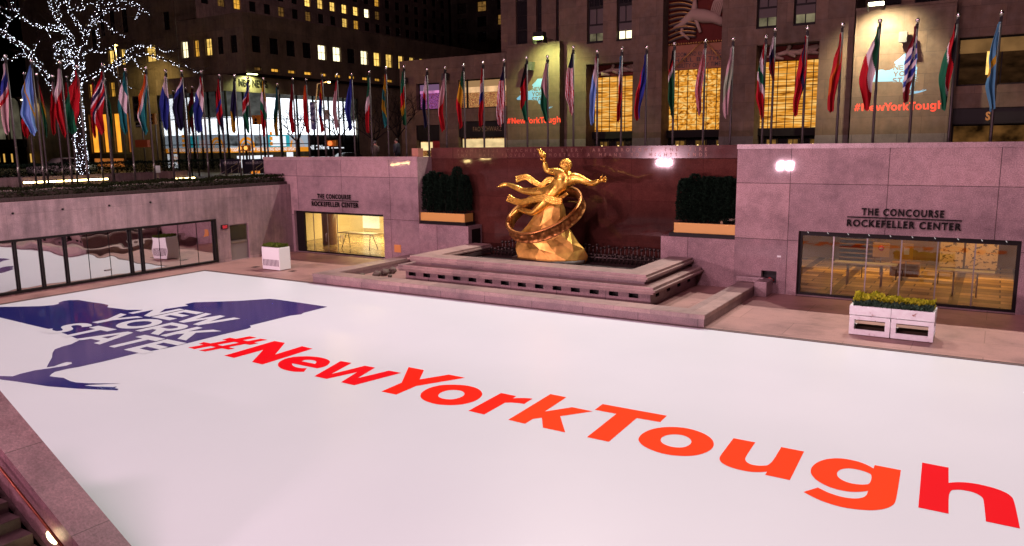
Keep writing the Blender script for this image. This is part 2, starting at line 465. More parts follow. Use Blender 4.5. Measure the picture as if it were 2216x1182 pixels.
for px, py in [(45, 640), (99, 627), (151, 618), (290, 600), (314, 596)]:
    y = at(px, py, X=-34.4).y; one('mullion', M_bronze, wfo, box=(-34.45, -34.37, y - .045, y + .045, .2, 2.26))
for px in (197, 243, 352, 394, 434):
    y = at(px, 585, X=-34.4).y; one('mullion', M_black, wfo, box=(-34.47, -34.46, y - .008, y + .008, .2, 2.26))
one('window_pane', M_mirror, lw, box=(-34.5, -34.48, wy0, wy1 - .16, .2, 2.26))
one('window_backing', mat('dim_room', (0.05, 0.035, 0.03), 0.9), lw, box=(-34.62, -34.58, wy0, wy1, .1, 2.36))
one('door_handle', M_steel, wfo, box=(-34.455, -34.40, at(243, 594, X=-34.4).y - .28, at(243, 594, X=-34.4).y + .02, 0.48, 0.53))
d = MB(); d.box(-34.54, -34.5, 26.86, 28.06, .06, 1.96)
dm = d.build('door', mat('grey_door', (0.20, 0.18, 0.18), 0.45, 0.3), lw)
one('door_pane', mat('dark_pane', (0.02, 0.02, 0.018), 0.1), dm, box=(-34.495, -34.485, 26.94, 27.98, 1.1, 1.9))
one('push_bar', M_steel, dm, box=(-34.48, -34.44, 26.95, 27.95, .98, 1.03))
q = at(485, 491, X=-34.4)
s = MB(); s.box(-34.40, -34.33, q.y - .2, q.y + .2, q.z - .11, q.z + .11, M_black)
ex = s.build('exit_sign', None, None, 'small red and black EXIT sign beside the grey side door', 'sign')
k = MB(); words(k, 'EXIT', (-34.325, q.y - .13, q.z - .07), UY, UZ, 0.26, 0.14, 0.03)
k.build('lettering', mat('exit_red', (0.5, 0.02, 0.03), 0.5, emit=(1, 0.05, 0.07), es=0.35), ex)
one('plate', mat('exit_plate', (0.2, 0.015, 0.03), 0.5), ex, box=(-34.33, -34.327, q.y - .16, q.y + .16, q.z - .085, q.z + .085))

# back wall, left part, with the lit shop window
LX0, LX1 = -34.22, -27.5
b = MB()
wall_holes(b, 'Y', 31.2, -36.5, -25.1, 0.03, 5.42, [(LX0, LX1, 0.05, 2.40)], 0.35, M_wall_x, back=2.0, mside=M_gran)
lb = b.build('granite_wall', None, None, 'back granite wall left of the gold statue, lit shop window below THE CONCOURSE lettering', 'wall', base=(-30, 31.2, 0))
one('coping', M_gran, lb, box=(-36.52, -25.08, 31.17, 31.198, 5.26, 5.44))
p = at(861, 538, Y=31.2); one('wall_vent', mat('orange_panel', (0.5, 0.2, 0.06), 0.6, emit=(1, .35, .08), es=0.12), lb, box=(p.x - .22, p.x + .22, 31.17, 31.197, p.z - .2, p.z + .2))
# back wall, right part
RX0, RX1 = -6.42, 0.82
np_ = at(1664, 609, Y=31.2)
b = MB()
nx0, nx1, nz0, nz1 = at(1647, 600, Y=31.2).x, at(1680, 600, Y=31.2).x, .06, at(1660, 586, Y=31.2).z
wall_holes(b, 'Y', 31.2, -8.88, 12, 0.03, 5.86, [(RX0, RX1, 0.05, 2.56), (nx0, nx1, nz0 + .35, nz1)], 0.3, M_wall_x, back=2.0, mside=M_gran)
rb = b.build('granite_wall', None, None, 'tall granite wall right of the statue above the amber-lit glass doors', 'wall', base=(-3, 31.2, 0))
one('coping', M_gran, rb, box=(-8.9, 12, 31.17, 31.198, 5.70, 5.88))
one('niche_back', mat('niche_dark', (0.02, 0.018, 0.02), .8), rb, box=(nx0, nx1, 31.48, 31.52, nz0 + .3, nz1))
one('valve', mat('red_valve', (0.4, 0.02, 0.02), .5), rb, tube=([(np_.x - .12, 31.3, .55), (np_.x + .02, 31.22, .63), (np_.x + .16, 31.3, .52)], .03))
p = at(1686, 555, Y=31.2); one('notice', M_white_paint, rb, box=(p.x - .07, p.x + .07, 31.18, 31.197, p.z - .035, p.z + .035))

# recess: ledges and maroon wall
b = MB(); b.box(-25.1, -22.03, 31.203, 32.398, 0.03, 2.03, M_wall_x)
lg = b.build('granite_ledge', None, None, 'granite ledge carrying the left trough of dark evergreens', 'ledge')
one('vent_grille', M_black, lg, box=(-22.028, -22.02, 31.5, 32.25, 1.1, 1.85))
b = MB(); b.box(-12.02, -8.85, 31.203, 32.398, 0.03, 2.08, M_wall_x)
b.build('granite_ledge', None, None, 'granite ledge carrying the right trough of dark evergreens', 'ledge')
b = MB(); b.box(-25.1, -8.85, 32.4, 33.2, 0.03, 5.85, M_maroon)
mw = b.build('maroon_wall', None, None, 'polished dark maroon granite wall behind the golden statue', 'wall')
one('cap_band', granite('maroon_cap', (0.085, 0.03, 0.027), 'X', (3.26, 5), (.2, 1, 0), .14, 0, .25), mw, box=(-25.1, -8.86, 32.36, 32.398, 5.32, 5.86))
M_goldtext = mat('worn_gold_letters', (0.15, 0.06, 0.038), 0.4, 0.3)
k = MB(); words(k, 'PROMETHEUS  TEACHER  IN  EVERY  ART  BROUGHT  THE  FIRE', (-23.4, 32.355, 5.62), UX, UZ, 12.9, 0.15, 0.0, space=2.2)
words(k, 'THAT  HATH  PROVED  TO  MORTALS  A  MEANS  TO  MIGHTY  ENDS', (-23.4, 32.355, 5.40), UX, UZ, 12.9, 0.15, 0.0, space=2.2)
k.build('inscription', M_goldtext, mw)
p = at(901, 330, Y=31.6)
hb = one('wooden_block', mat('raw_wood', (.33, .15, .1), .7), None, 'small reddish wooden box on the left end of the maroon wall', 'box', box=(p.x - .22, p.x + .2, 31.5, 31.9, 5.42, 5.85))

# ---- concourse rooms behind the glass
def room(name, label, x0, x1, y1, z1, mw_, mf_, mc_, y0=31.56):
    r = thing(name, (x0, y0, .05), label, 'room')
    one('floor', mf_, r, box=(x0, x1, y0, y1, -.05, .05))
    one('ceiling', mc_, r, box=(x0, x1, y0, y1, z1, z1 + .1))
    k = MB(); k.box(x0 - .1, x0, y0, y1, .05, z1); k.box(x1, x1 + .1, y0, y1, .05, z1); k.box(x0, x1, y1, y1 + .1, .05, z1); k.build('room_wall', mw_, r)
    return r
def floor_mat(name, c, bw, bh, c2, rough):
    m = mat(name, c, rough); q = NB(m)
    q.l(q.mul(q.brick(q.coord(), bw, bh, .02, .35, c, c2, tuple(a * .5 for a in c)), q.ramp(q.noise(q.coord(), 1.2, 3), [(0.3, (.75,) * 3), (.7, (1.15,) * 3)])), q.b.inputs['Base Color'])
    return m
M_cream = mat('cream_wall', (0.62, 0.55, 0.38), .6)
M_ceil = mat('room_ceiling', (0.3, 0.24, 0.17), .7)
M_floorL = floor_mat('warm_floor', (0.30, 0.22, 0.12), 2.4, 1.2, (0.36, 0.27, 0.15), 0.22)
M_floorR = mat('striped_floor', (.2, .13, .07), .4); qf = NB(M_floorR)
qf.l(qf.mul(qf.mul(qf.brick(qf.coord(), 1.5, .62, .03, .42, (.09, .055, .028), (.80, .58, .30), (.07, .045, .025)), qf.brick(qf.coord(), 2.1, 300, .17, 0, (1, 1, 1), (1, 1, 1), (.28, .26, .24))), qf.ramp(qf.noise(qf.coord(), 1.2, 3), [(0.3, (.7,) * 3), (.7, (1.2,) * 3)])), qf.b.inputs['Base Color'])
rl = room('concourse_room', 'bright yellow lit concourse interior behind the left shop window', -37.5, -25.5, 40.5, 2.75, M_cream, M_floorL, M_ceil)
rr = room('concourse_room', 'amber lit concourse interior with tables behind the right glass doors', -9.5, 4.0, 42.0, 2.8, mat('tan_wall', (0.34, 0.22, 0.11), .6), M_floorR, M_ceil)
lamp('room_lamp', 'AREA', (-29.5, 37.5, 2.7), (-29.5, 37.8, 0), 1300, (1, .80, .40), 4.5, size_y=2.5)
lamp('room_lamp', 'AREA', (-34.0, 37.5, 2.7), (-34, 37.8, 0), 700, (1, .78, .36), 2.5, size_y=2.5)
lamp('room_lamp', 'AREA', (-5.0, 38.2, 2.75), (-5.0, 38.2, 0), 140, (1, .55, .16), 3.5, size_y=3.0)
lamp('room_lamp', 'AREA', (-0.5, 38.4, 2.75), (-0.5, 38.4, 0), 105, (1, .55, .16), 3.0, size_y=3.0)
# left room: column, bright wall, displays
k = MB(); c0 = at(714, 520, Y=34.4); k.tube([(c0.x, 34.4, .05), (c0.x, 34.4, 2.75)], .44, n=28); cm_ = mat('brown_column', (.17, .085, .04), .35); k.build('column', cm_, rl)
a0, a1 = at(744, 500, Y=40.3), at(818, 500, Y=40.3)
M_brightw = glow('glowing_shop_wall', (1, .86, .52), 2.2, .3, (.5, 1.2, .8))  # brightly lit white wall, its lighting put in as emission
one('glowing_wall_panel', M_brightw, rl, box=(a0.x, a1.x, 40.40, 40.48, .35, 2.6))
a0, a1 = at(682, 500, Y=38.0), at(716, 500, Y=38.0)
one('display_case', glow('display_case_light', (.95, .95, .72), .75, .3, (2, 2, 3)), rl, box=(a0.x, a1.x, 38, 38.8, .1, 2.3))
one('display_shelf', mat('shelf_orange', (.6, .17, .06), .5), rl, box=(a0.x + .15, a1.x - .05, 37.9, 37.99, .55, .95))
a0, a1 = at(655, 500, Y=37.6), at(672, 500, Y=37.6)
one('wall_board', mat('green_board', (.13, .12, .05), .4), rl, box=(a0.x, a1.x, 37.9, 38.0, .9, 2.6))
one('light_strip', glow('floor_strip', (1, .8, .3), 1.4), rl, box=(-37.2, at(745, 500, Y=38).x, 38.9, 38.96, .15, .25))
def trestle(px0, py0, px1, py1, label, dz=.95, dep=.75):
    p0, p1 = at(px0, py0, Z=.05), at(px1, py1, Z=.05)
    y = (p0.y + p1.y) / 2
    t = thing('trestle_table', ((p0.x + p1.x) / 2, y, .05), label, 'table', 'tables in the concourse')
    one('tabletop', mat('table_top', (.34, .27, .17), .35), t, box=(p0.x - .3, p1.x + .3, y - dep / 2, y + dep / 2, dz, dz + .05))
    for x in (p0.x + .1, p1.x - .1):
        for s_ in (-1, 1): one('leg', M_black, t, tube=([(x, y + s_ * .08, dz), (x + .16 * (1 if x > (p0.x + p1.x) / 2 else -1), y + s_ * dep * .48, .05)], .022))
trestle(752, 536, 806, 541, 'slim trestle table in the yellow lit room behind the left window')
def counter(px0, px1, py, label, dz):
    p0, p1 = at(px0, py, Z=.05), at(px1, py, Z=.05); y = (p0.y + p1.y) / 2
    t = thing('high_table', ((p0.x + p1.x) / 2, y, .05), label, 'table', 'tables in the concourse')
    one('tabletop', mat('pale_top', (.66, .58, .42), .35), t, box=(p0.x - .55, p1.x + .55, y - .3, y + .3, dz, dz + .05))
    for x in (p0.x, p1.x):
        for s_ in (-1, 1): one('leg', M_steel, t, tube=([(x, y + s_ * .2, dz), (x, y + s_ * .2, .05)], .025))
counter(1830, 1908, 618, 'long pale high table nearest the left end of the amber glass doors', .95)
counter(2060, 2112, 640, 'long pale high table behind the right end of the amber glass doors', .98)
# right room furniture: signs, boards, planter
def stand_sign(px, py, wd, ht, label, disc):
    p = at(px, py, Y=37.5); t = thing('notice_stand', (p.x, 37.5, .05), label, 'sign', 'yellow notices in the concourse')
    one('board', mat('yellow_board', (.60, .36, .03), .5), t, box=(p.x - wd / 2, p.x + wd / 2, 37.48, 37.52, p.z - ht / 2, p.z + ht / 2))
    one('post', M_steel, t, box=(p.x - .02, p.x + .02, 37.525, 37.55, .05, p.z))
    if disc:
        k = MB(); k.tube([(p.x, 37.476, p.z + .08), (p.x, 37.479, p.z + .08)], .12, n=18); k.build('red_disc', mat('sign_red', (.6, .03, .02), .5), t)
        one('bar', M_white_paint, t, box=(p.x - .08, p.x + .08, 37.465, 37.472, p.z + .06, p.z + .10))
    else: one('paper', M_white_paint, t, box=(p.x - .1, p.x + .1, 37.465, 37.478, p.z - .1, p.z + .2))
stand_sign(1907, 541, .66, .62, 'yellow notice board with a red no-entry disc behind the glass doors', True)
stand_sign(1962, 546, .5, .75, 'yellow notice board with a white paper behind the glass doors', False)
one('sign_bench', mat('brown_bench', (.18, .08, .03), .5), None, 'brown box bench under the yellow notices behind the glass', 'bench', box=(at(1945, 560, Y=37.9).x - .3, at(1985, 560, Y=37.9).x + .1, 37.6, 38.3, .05, .62))
m_pb = mat('patterned_board', (.5, .4, .26), .6); qn = NB(m_pb)
qn.l(qn.ramp(qn.noise(qn.coord((1, 1, 1.6)), 5, 3), [(.56, (.52, .42, .27)), (.6, (.12, .09, .08))]), qn.b.inputs['Base Color'])
for px0, px1, lb_ in [(2034, 2085, 'patterned board panel left of the dark post behind the glass'), (2090, 2160, 'wide patterned board panel at the right end behind the glass')]:
    a0, a1 = at(px0, 550, Y=40), at(px1, 550, Y=40)
    one('patterned_screen', m_pb, None, lb_, 'screen', 'patterned screens in the concourse', box=(a0.x, a1.x, 40, 40.06, .25, 2.5))
k = MB()
for i in range(9): z = .35 + .22 * i; k.box(at(1815, 550, Y=40.5).x, at(1890, 550, Y=40.5).x, 40.4, 40.9, z, z + .03)
k.box(at(1815, 550, Y=40.5).x - .05, at(1890, 550, Y=40.5).x + .05, 40.9, 40.95, .05, 2.4)
k.build('shelf_rack', mat('shelf_wood', (.26, .16, .08), .5), None, 'brown shelf rack at the back of the amber room', 'shelf')

def glass_front(name, label, x0, x1, z0, z1, xs, y=31.42, fr=.1, m=M_bronze, left=None):
    t = thing(name, ((x0 + x1) / 2, y, z0), label, 'glass doors')
    k = MB(); k.box(x0, x1, y - .06, y + .06, z1 - fr * 1.5, z1); k.box(x0, x1, y - .06, y + .06, z0, z0 + fr * .8)
    k.box(x0, x0 + (left or fr), y - .06, y + .06, z0 + fr * .8, z1 - fr * 1.5); k.box(x1 - fr, x1, y - .06, y + .06, z0 + fr * .8, z1 - fr * 1.5)
    k.build('frame', m, t)
    one('pane', M_glass, t, box=(x0 + (left or fr), x1 - fr, y - .006, y + .006, z0 + fr * .8, z1 - fr * 1.5))
    for x in xs: one('mullion', M_steel, t, box=(x - .022, x + .022, y - .035, y - .01, z0 + fr * .8, z1 - fr * 1.5))
    return t
gl = glass_front('shop_window', 'left shop window with dark frame and clear glass doors, yellow light behind', LX0, LX1, .05, 2.40, [at(x, 520, Y=31.4).x for x in (681, 711, 732)], left=.62, fr=.08)
for px, py in ((707, 514), (739, 516), (744, 516)):
    p = at(px, py, Y=31.35); one('handle', M_steel, gl, tube=([(p.x, 31.36, p.z - .22), (p.x, 31.3, p.z - .2), (p.x, 31.3, p.z + .2), (p.x, 31.36, p.z + .22)], .018))
gr_ = glass_front('glass_doors', 'row of framed glass doors with amber light behind, right of the fountain', RX0, RX1, .05, 2.56, [at(px, 620, Y=31.4).x for px in (1799, 1871, 1945, 2023, 2104)], fr=.12)
for px, py in ((1865, 590), (1939, 595), (1952, 596), (2030, 602)):
    p = at(px, py, Y=31.36); one('handle', M_bronze, gr_, box=(p.x - .014, p.x + .014, 31.30, 31.33, p.z - .2, p.z + .2))
for i in range(10):
    x = RX0 + .3 + i * .72; one('bulb', glow('tiny_bulb', (1, .9, .9), .5), gr_, tube=([(x, 31.35, 2.53), (x + .04, 31.33, 2.48)], .013))
for x0, x1, y0 in ((LX0, LX1, 0), (RX0, RX1, 0)):
    one('door_threshold', M_bronze, gl if x0 < -20 else gr_, box=(x0, x1, 31.06, 31.14, .028, .036))

def concourse_sign(px0, px1, py, pys, label, th):
    a, c_ = at(px0, py, Y=31.2), at(px1, pys, Y=31.2); z = (a.z + c_.z) / 2; wd = c_.x - a.x
    t = thing('wall_lettering', ((a.x + c_.x) / 2, 31.2, z), label, 'sign')
    one('bar', M_letter, t, box=(a.x, c_.x, 31.12, 31.15, z - .022, z + .022))
    k = MB(); words(k, 'THE CONCOURSE', (a.x + wd * .13, 31.13, z + .09), UX, UZ, wd * .72, th, .03, .02, space=1.22); k.build('upper_words', M_letter, t)
    k = MB(); words(k, 'ROCKEFELLER CENTER', (a.x, 31.13, z - .09 - th), UX, UZ, wd, th, .03, .02, space=1.17); k.build('lower_words', M_letter, t)
concourse_sign(676, 777, 433, 435, 'black raised letters THE CONCOURSE ROCKEFELLER CENTER over the left shop window', .25)
concourse_sign(1834, 2082, 469, 478, 'black raised letters THE CONCOURSE ROCKEFELLER CENTER over the right glass doors', .25)

# ================================================================== rink graphics
def ice(px, py): p = at(px, py, Z=0); return (p.x, p.y)
CA = lambda x, y: ice(400 + x / 2.4622, 720 + y / 2.4622)
CB = lambda x, y: ice(1200 + x / 2.1811, 840 + y / 2.1811)
CM = lambda x, y: ice(x / 2.9158, 620 + y / 2.9158)
def smooth(p, keep=0.62):
    """round the gentle corners of an outline, keep the sharp ones"""
    n = len(p); o = []
    for i in range(n):
        a, c, e = Vector(p[i - 1]), Vector(p[i]), Vector(p[(i + 1) % n])
        u, v = (c - a), (e - c)
        if u.length < 1e-6 or v.length < 1e-6: o.append(tuple(c)); continue
        if u.normalized().dot(v.normalized()) > keep: o += [tuple(c - u * .25), tuple(c + v * .25)]
        else: o.append(tuple(c))
    return o
def outline(P, pts, curved):
    q = [P(*a) for a in pts]
    if curved: q = smooth(smooth(q))
    return q
def red_mat(name, c):
    return mat(name, c, 0.5, spec=0.03)
RED = red_mat('poster_red', (0.74, 0.0035, 0.011)); REDO = red_mat('poster_red_orange', (0.83, 0.018, 0.006)); ORG = red_mat('poster_orange', (0.87, 0.055, 0.008))
LET = [
 ('N', CA, RED, [[(210,123),(478,45),(533,55),(482,117),(625,73),(681,86),(414,170),(358,157),(418,92),(263,135)]], 0),
 ('e', CA, RED, [[(635,209),(590,210),(545,203),(508,190),(494,175),(500,158),(530,140),(580,129),(640,126),(700,129),(748,138),(772,150),(774,162),(755,178),(730,186),(705,191),(571,164),(571,174),(588,184),(618,190),(650,190)], [(622,153),(640,146),(668,145),(695,150),(703,157),(694,167)]], 1),
 ('w', CA, RED, [[(690,233),(830,152),(889,162),(781,221),(960,177),(1014,187),(921,243),(1088,203),(1153,215),(903,281),(832,265),(918,211),(756,247)]], 0),
 ('Y', CA, REDO, [[(1192,184),(1274,200),(1251,250),(1407,224),(1493,241),(1233,285),(1126,331),(1047,314),(1155,267)]], 0),
 ('o', CA, REDO, [[(1254,335),(1262,318),(1300,295),(1360,280),(1430,277),(1500,281),(1560,296),(1586,320),(1582,342),(1545,367),(1480,384),(1410,388),(1340,383),(1285,367),(1258,350)], [(1349,335),(1362,320),(1395,308),(1440,305),(1478,311),(1492,324),(1485,338),(1455,351),(1420,357),(1380,354),(1354,345)]], 1),
 ('r', CA, REDO, [[(1511,417),(1685,322),(1766,339),(1748,351),(1775,349),(1815,349),(1853,352),(1808,381),(1780,376),(1735,373),(1706,374),(1595,437)]], 0),
 ('k', CA, ORG, [[(1723,465),(1948,328),(2033,345),(1918,421),(2064,398),(2172,420),(2000,446),(2027,532),(1908,507),(1902,454),(1856,460),(1813,486)]], 0),
 ('T', CB, ORG, [[(190,103),(227,76),(530,131),(499,161),(388,142),(257,254),(153,232),(292,122)]], 0),
 ('o', CB, ORG, [[(395,240),(405,222),(440,200),(490,187),(550,183),(620,188),(690,207),(738,234),(755,262),(745,288),(710,308),(660,320),(600,322),(530,315),(465,297),(415,272),(398,252)], [(499,245),(508,231),(535,221),(570,218),(610,223),(638,237),(648,253),(640,268),(615,280),(575,282),(535,274),(507,260)]], 1),
 ('u', CB, ORG, [[(845,237),(948,257),(902,325),(899,340),(912,355),(940,365),(980,368),(1020,363),(1070,279),(1178,300),(1111,435),(994,410),(1003,395),(970,398),(920,396),(860,384),(805,365),(780,345),(778,328),(788,312)]], 1),
 ('g', CB, ORG, [[(1208,390),(1215,370),(1245,347),(1290,334),(1345,331),(1400,339),(1460,355),(1506,380),(1511,364),(1635,388),(1613,530),(1600,553),(1565,570),(1510,578),(1450,576),(1370,566),(1300,548),(1230,521),(1175,491),(1243,470),(1290,494),(1350,514),(1410,523),(1450,520),(1472,509),(1480,486),(1430,492),(1370,488),(1300,470),(1240,440),(1212,410)], [(1331,405),(1340,390),(1365,380),(1400,379),(1445,388),(1480,400),(1499,411),(1490,453),(1460,457),(1415,454),(1370,442),(1340,424)]], 1),
 ('h', CB, RED, [[(1735,352),(1860,376),(1860,448),(1900,444),(1960,447),(2030,460),(2100,480),(2150,504),(2170,530),(2197,664),(2036,630),(2026,530),(2018,514),(1990,497),(1950,485),(1900,479),(1860,485),(1860,594),(1717,564)]], 1),
]
ht = thing('hashtag_lettering', (-9.9, 14.8, 0), 'giant red and orange #NewYorkTough lettering laid on the white rink', 'floor lettering')
Z1, Z2 = 0.004, 0.008
k = MB()
for i, p in enumerate([[(18,80),(345,20),(383,27),(52,88)], [(75,95),(405,33),(440,39),(108,101)], [(75,60),(101,51),(266,85),(232,91)], [(200,38),(240,28),(392,57),(347,66)]]):
    k.face([(*CA(*a), Z1 + i * .001) for a in p])
k.build('hash_letter', RED, ht)
for ch, P, m_, polys, cv in LET:
    v, f = flat_mesh([outline(P, p, cv) for p in polys])
    k = MB(); k.quads([(a[0], a[1], Z1) for a in v], f); k.build('letter_' + ch.lower(), m_, ht)

NAVY = mat('navy_vinyl', (0.021, 0.026, 0.165), 0.10, spec=0.5)
mp_ = thing('state_map_graphic', (-24, 15.5, 0), 'navy blue state map with white NEW YORK STATE lettering on the rink', 'floor graphic')
nyp = [(-170,152),(-90,133),(0,130),(120,128),(260,125),(340,118),(372,110),(370,103),(400,92),(440,87),(495,86),(560,97),(640,108),(684,118),(678,132),(740,140),(800,148),(905,149),(1000,150),(1065,140),(1190,122),(1168,112),(1225,101),(1500,92),(1700,79),(1740,82),(1890,103),(2066,129),(1915,167),(1900,176),(1830,185),(1575,248),(1585,258),(1560,268),(1400,305),(1175,361),(1095,381),(980,403),(858,424),(650,475),(500,508),(420,522),(345,540),(325,553),(313,567),(340,572),(400,577),(440,597),(480,607),(560,612),(765,613),(560,622),(530,627),(600,632),(715,636),(738,632),(722,642),(748,648),(740,656),(640,652),(480,645),(300,630),(120,603),(0,587),(-120,572),(-120,562),(0,566),(80,568),(130,552),(220,530),(330,515),(420,500),(455,487),(450,479),(420,478),(385,488),(340,505),(295,511),(310,480),(328,450),(332,420),(345,398),(385,383),(400,378),(450,365),(505,338),(410,299),(320,272),(200,244),(0,196)]
v, f = flat_mesh([[CM(*a) for a in nyp]])
k = MB(); k.quads([(a[0], a[1], Z1) for a in v], f); k.build('state_shape', NAVY, mp_)
k = MB()
for p in [[(905,396),(945,388),(980,397),(938,405)], [(1005,371),(1030,364),(1097,379),(1065,385)]]: k.face([(*CM(*a), Z1 + .006) for a in p])
k.build('letter_gap', NAVY, mp_)
WV = mat('white_vinyl', (0.645, 0.72, 0.775), 0.3)
def arc(cx, cy, rx, ry, a0, a1, n=14): return [(cx + rx * math.cos(R(a0 + (a1 - a0) * i / n)), cy + ry * math.sin(R(a0 + (a1 - a0) * i / n))) for i in range(n + 1)]
s_ = .24
GL = {  # heavy grotesque capitals in a unit-high box: (width, outlines)
 'N': (1.02, [[(0,0),(s_,0),(s_,.6),(.76,0),(1.02,0),(1.02,1),(.78,1),(.78,.42),(.27,1),(0,1)]]),
 'E': (.84, [[(0,0),(.84,0),(.84,.22),(.25,.22),(.25,.39),(.78,.39),(.78,.60),(.25,.60),(.25,.78),(.83,.78),(.83,1),(0,1)]]),
 'W': (1.5, [[(.32,0),(.55,0),(.75,.58),(.95,0),(1.18,0),(1.5,1),(1.23,1),(1.06,.40),(.86,1),(.64,1),(.45,.40),(.27,1),(0,1)]]),
 'Y': (1.08, [[(.41,0),(.67,0),(.67,.40),(1.08,1),(.79,1),(.54,.60),(.29,1),(0,1),(.41,.40)]]),
 'O': (1.16, [arc(.58,.5,.58,.52,0,360,36)[:-1], arc(.58,.5,.32,.28,0,360,30)[:-1]]),
 'R': (.98, [[(0,0),(s_,0),(s_,.31),(.41,.31),(.66,0),(.98,0),(.69,.36)] + arc(.57,.66,.36,.34,-62,90,14) + [(0,1)], [(s_,.52),(.52,.52)] + arc(.53,.655,.16,.135,-90,90,10) + [(s_,.79)]]),
 'K': (1.04, [[(0,0),(.25,0),(.25,.27),(.38,.40),(.70,0),(1.04,0),(.56,.59),(1.0,1),(.66,1),(.25,.58),(.25,1),(0,1)]]),
 'S': (.90, [smooth([(.10,.05),(.30,-.02),(.52,-.02),(.74,.03),(.86,.14),(.89,.30),(.84,.44),(.70,.54),(.48,.60),(.32,.65),(.27,.71),(.31,.78),(.43,.81),(.58,.79),(.71,.72),(.85,.89),(.70,.98),(.46,1.02),(.24,.98),(.08,.87),(.03,.70),(.07,.56),(.20,.46),(.42,.40),(.58,.35),(.64,.29),(.60,.22),(.48,.19),(.32,.21),(.14,.31),(0,.13)])]),
 'T': (.92, [[(.335,0),(.585,0),(.585,.77),(.92,.77),(.92,1),(0,1),(0,.77),(.335,.77)]]),
 'A': (1.16, [[(0,0),(.27,0),(.35,.19),(.81,.19),(.89,0),(1.16,0),(.71,1),(.45,1)], [(.43,.39),(.58,.74),(.73,.39)]]),
}
def heavy(word, x0, x1, y0, h, gap=.07):
    tot = sum(GL[c][0] for c in word) + gap * (len(word) - 1); sx = (x1 - x0) / tot; x = x0; out = []
    for c in word:
        out.append((c, [[(x + a * sx, y0 + v_ * h) for a, v_ in p] for p in GL[c][1]])); x += (GL[c][0] + gap) * sx
    return out
for word, x0, x1, y0, h in [('NEW', -27.0, -22.5, 16.33, 1.42), ('YORK', -27.2, -21.42, 14.78, 1.38), ('STATE', -27.1, -21.1, 13.12, 1.46)]:
    for c, polys in heavy(word, x0, x1, y0, h):
        v, f = flat_mesh(polys); k = MB(); k.quads([(a[0], a[1], Z2) for a in v], f); k.build('letter_' + c.lower(), WV, mp_)

# ================================================================== fountain
ft = thing('fountain', (-16.4, 28, .03), 'tiered granite fountain with a slotted base and rounded caps below the statue', 'fountain')
def uprism(b, x0, x1, yf, yb, t, z0, z1, bev, m=None):
    bm = bmesh.new()
    pts = [(x0, yb), (x0, yf), (x1, yf), (x1, yb), (x1 - t, yb), (x1 - t, yf + t), (x0 + t, yf + t), (x0 + t, yb)]
    lo = [bm.verts.new((x, y, z0)) for x, y in pts]; hi = [bm.verts.new((x, y, z1)) for x, y in pts]
    bm.faces.new(lo); bm.faces.new(hi[::-1])
    for i in range(8): bm.faces.new((lo[i], hi[i], hi[(i + 1) % 8], lo[(i + 1) % 8]))
    bmesh.ops.recalc_face_normals(bm, faces=bm.faces)
    if bev: bmesh.ops.bevel(bm, geom=[e for e in bm.edges if not (abs(e.verts[0].co.y - yb) < 1e-4 and abs(e.verts[1].co.y - yb) < 1e-4) and abs(e.verts[0].co.z - e.verts[1].co.z) < 1e-4], offset=bev, segments=4, affect='EDGES')
    b.addbm(bm, m)
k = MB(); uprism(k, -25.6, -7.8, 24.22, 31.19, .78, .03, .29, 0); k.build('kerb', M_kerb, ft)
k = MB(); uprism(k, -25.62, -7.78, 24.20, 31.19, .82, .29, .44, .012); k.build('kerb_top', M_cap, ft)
k = MB(); k.face([(-24.8, 25.0, .10), (-8.6, 25.0, .10), (-8.6, 31.2, .10), (-24.8, 31.2, .10)]); k.build('basin_floor', M_deck, ft)
# slotted base
x0, x1, yf = -21.85, -10.42, 26.12
sx0, sx1 = at(892, 590, Y=yf).x, at(1371, 636, Y=yf).x
holes = [(sx0 + (sx1 - sx0) * i / 13 - .19, sx0 + (sx1 - sx0) * i / 13 + .19, .37, .53) for i in range(14)]
k = MB(); wall_holes(k, 'Y', yf, x0, x1, .10, .60, holes, .3, M_kerb, mside=M_black)
sh = [(yf + .5 + i * 1.15, yf + .85 + i * 1.15, .37, .53) for i in range(4)]
wall_holes(k, 'X', x1, yf, 31.18, .10, .60, sh, .3, M_kerb, mside=M_black)
k.face([(x0, yf, .1), (x0, yf, .6), (x0, 31.18, .6), (x0, 31.18, .1)], M_kerb)
k.build('slotted_base', None, ft)
k = MB()
for h in holes: k.box(h[0], h[1], yf + .28, yf + .32, h[2], h[3])
for h in sh: k.box(x1 - .32, x1 - .28, h[0], h[1], h[2], h[3])
k.build('slot_back', M_black, ft)
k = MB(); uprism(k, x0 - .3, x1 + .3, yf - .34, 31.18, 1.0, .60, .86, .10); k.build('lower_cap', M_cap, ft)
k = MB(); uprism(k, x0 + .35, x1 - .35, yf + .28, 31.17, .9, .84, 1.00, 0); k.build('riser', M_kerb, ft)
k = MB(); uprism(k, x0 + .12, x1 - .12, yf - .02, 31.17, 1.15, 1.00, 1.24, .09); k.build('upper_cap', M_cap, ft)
M_basin = mat('dark_basin', (0.03, 0.02, 0.022), .4)
k = MB(); k.face([(x0 + 1.1, yf + 1.0, .78), (x1 - 1.1, yf + 1.0, .78), (x1 - 1.1, 32.38, .78), (x0 + 1.1, 32.38, .78)]); k.build('upper_basin', M_basin, ft)
M_pipe = mat('jet_pipe', (0.06, 0.045, 0.04), .4, .7)
k = MB()
for row, (y, h, n_) in enumerate([(30.9, 1.18, 44), (31.7, 1.42, 44), (28.3, 1.0, 40)]):
    for i in range(n_):
        x = x0 + 1.4 + (x1 - x0 - 2.8) * (i + .5 * (row % 2)) / n_
        if abs(x + 17.2) < 2.0 and row != 1: continue
        hh = h + random.uniform(-.08, .08)
        k.tube([(x, y, .78), (x, y, hh)], .035, n=6); k.tube([(x, y, hh - .1), (x, y, hh)], .075, n=6)
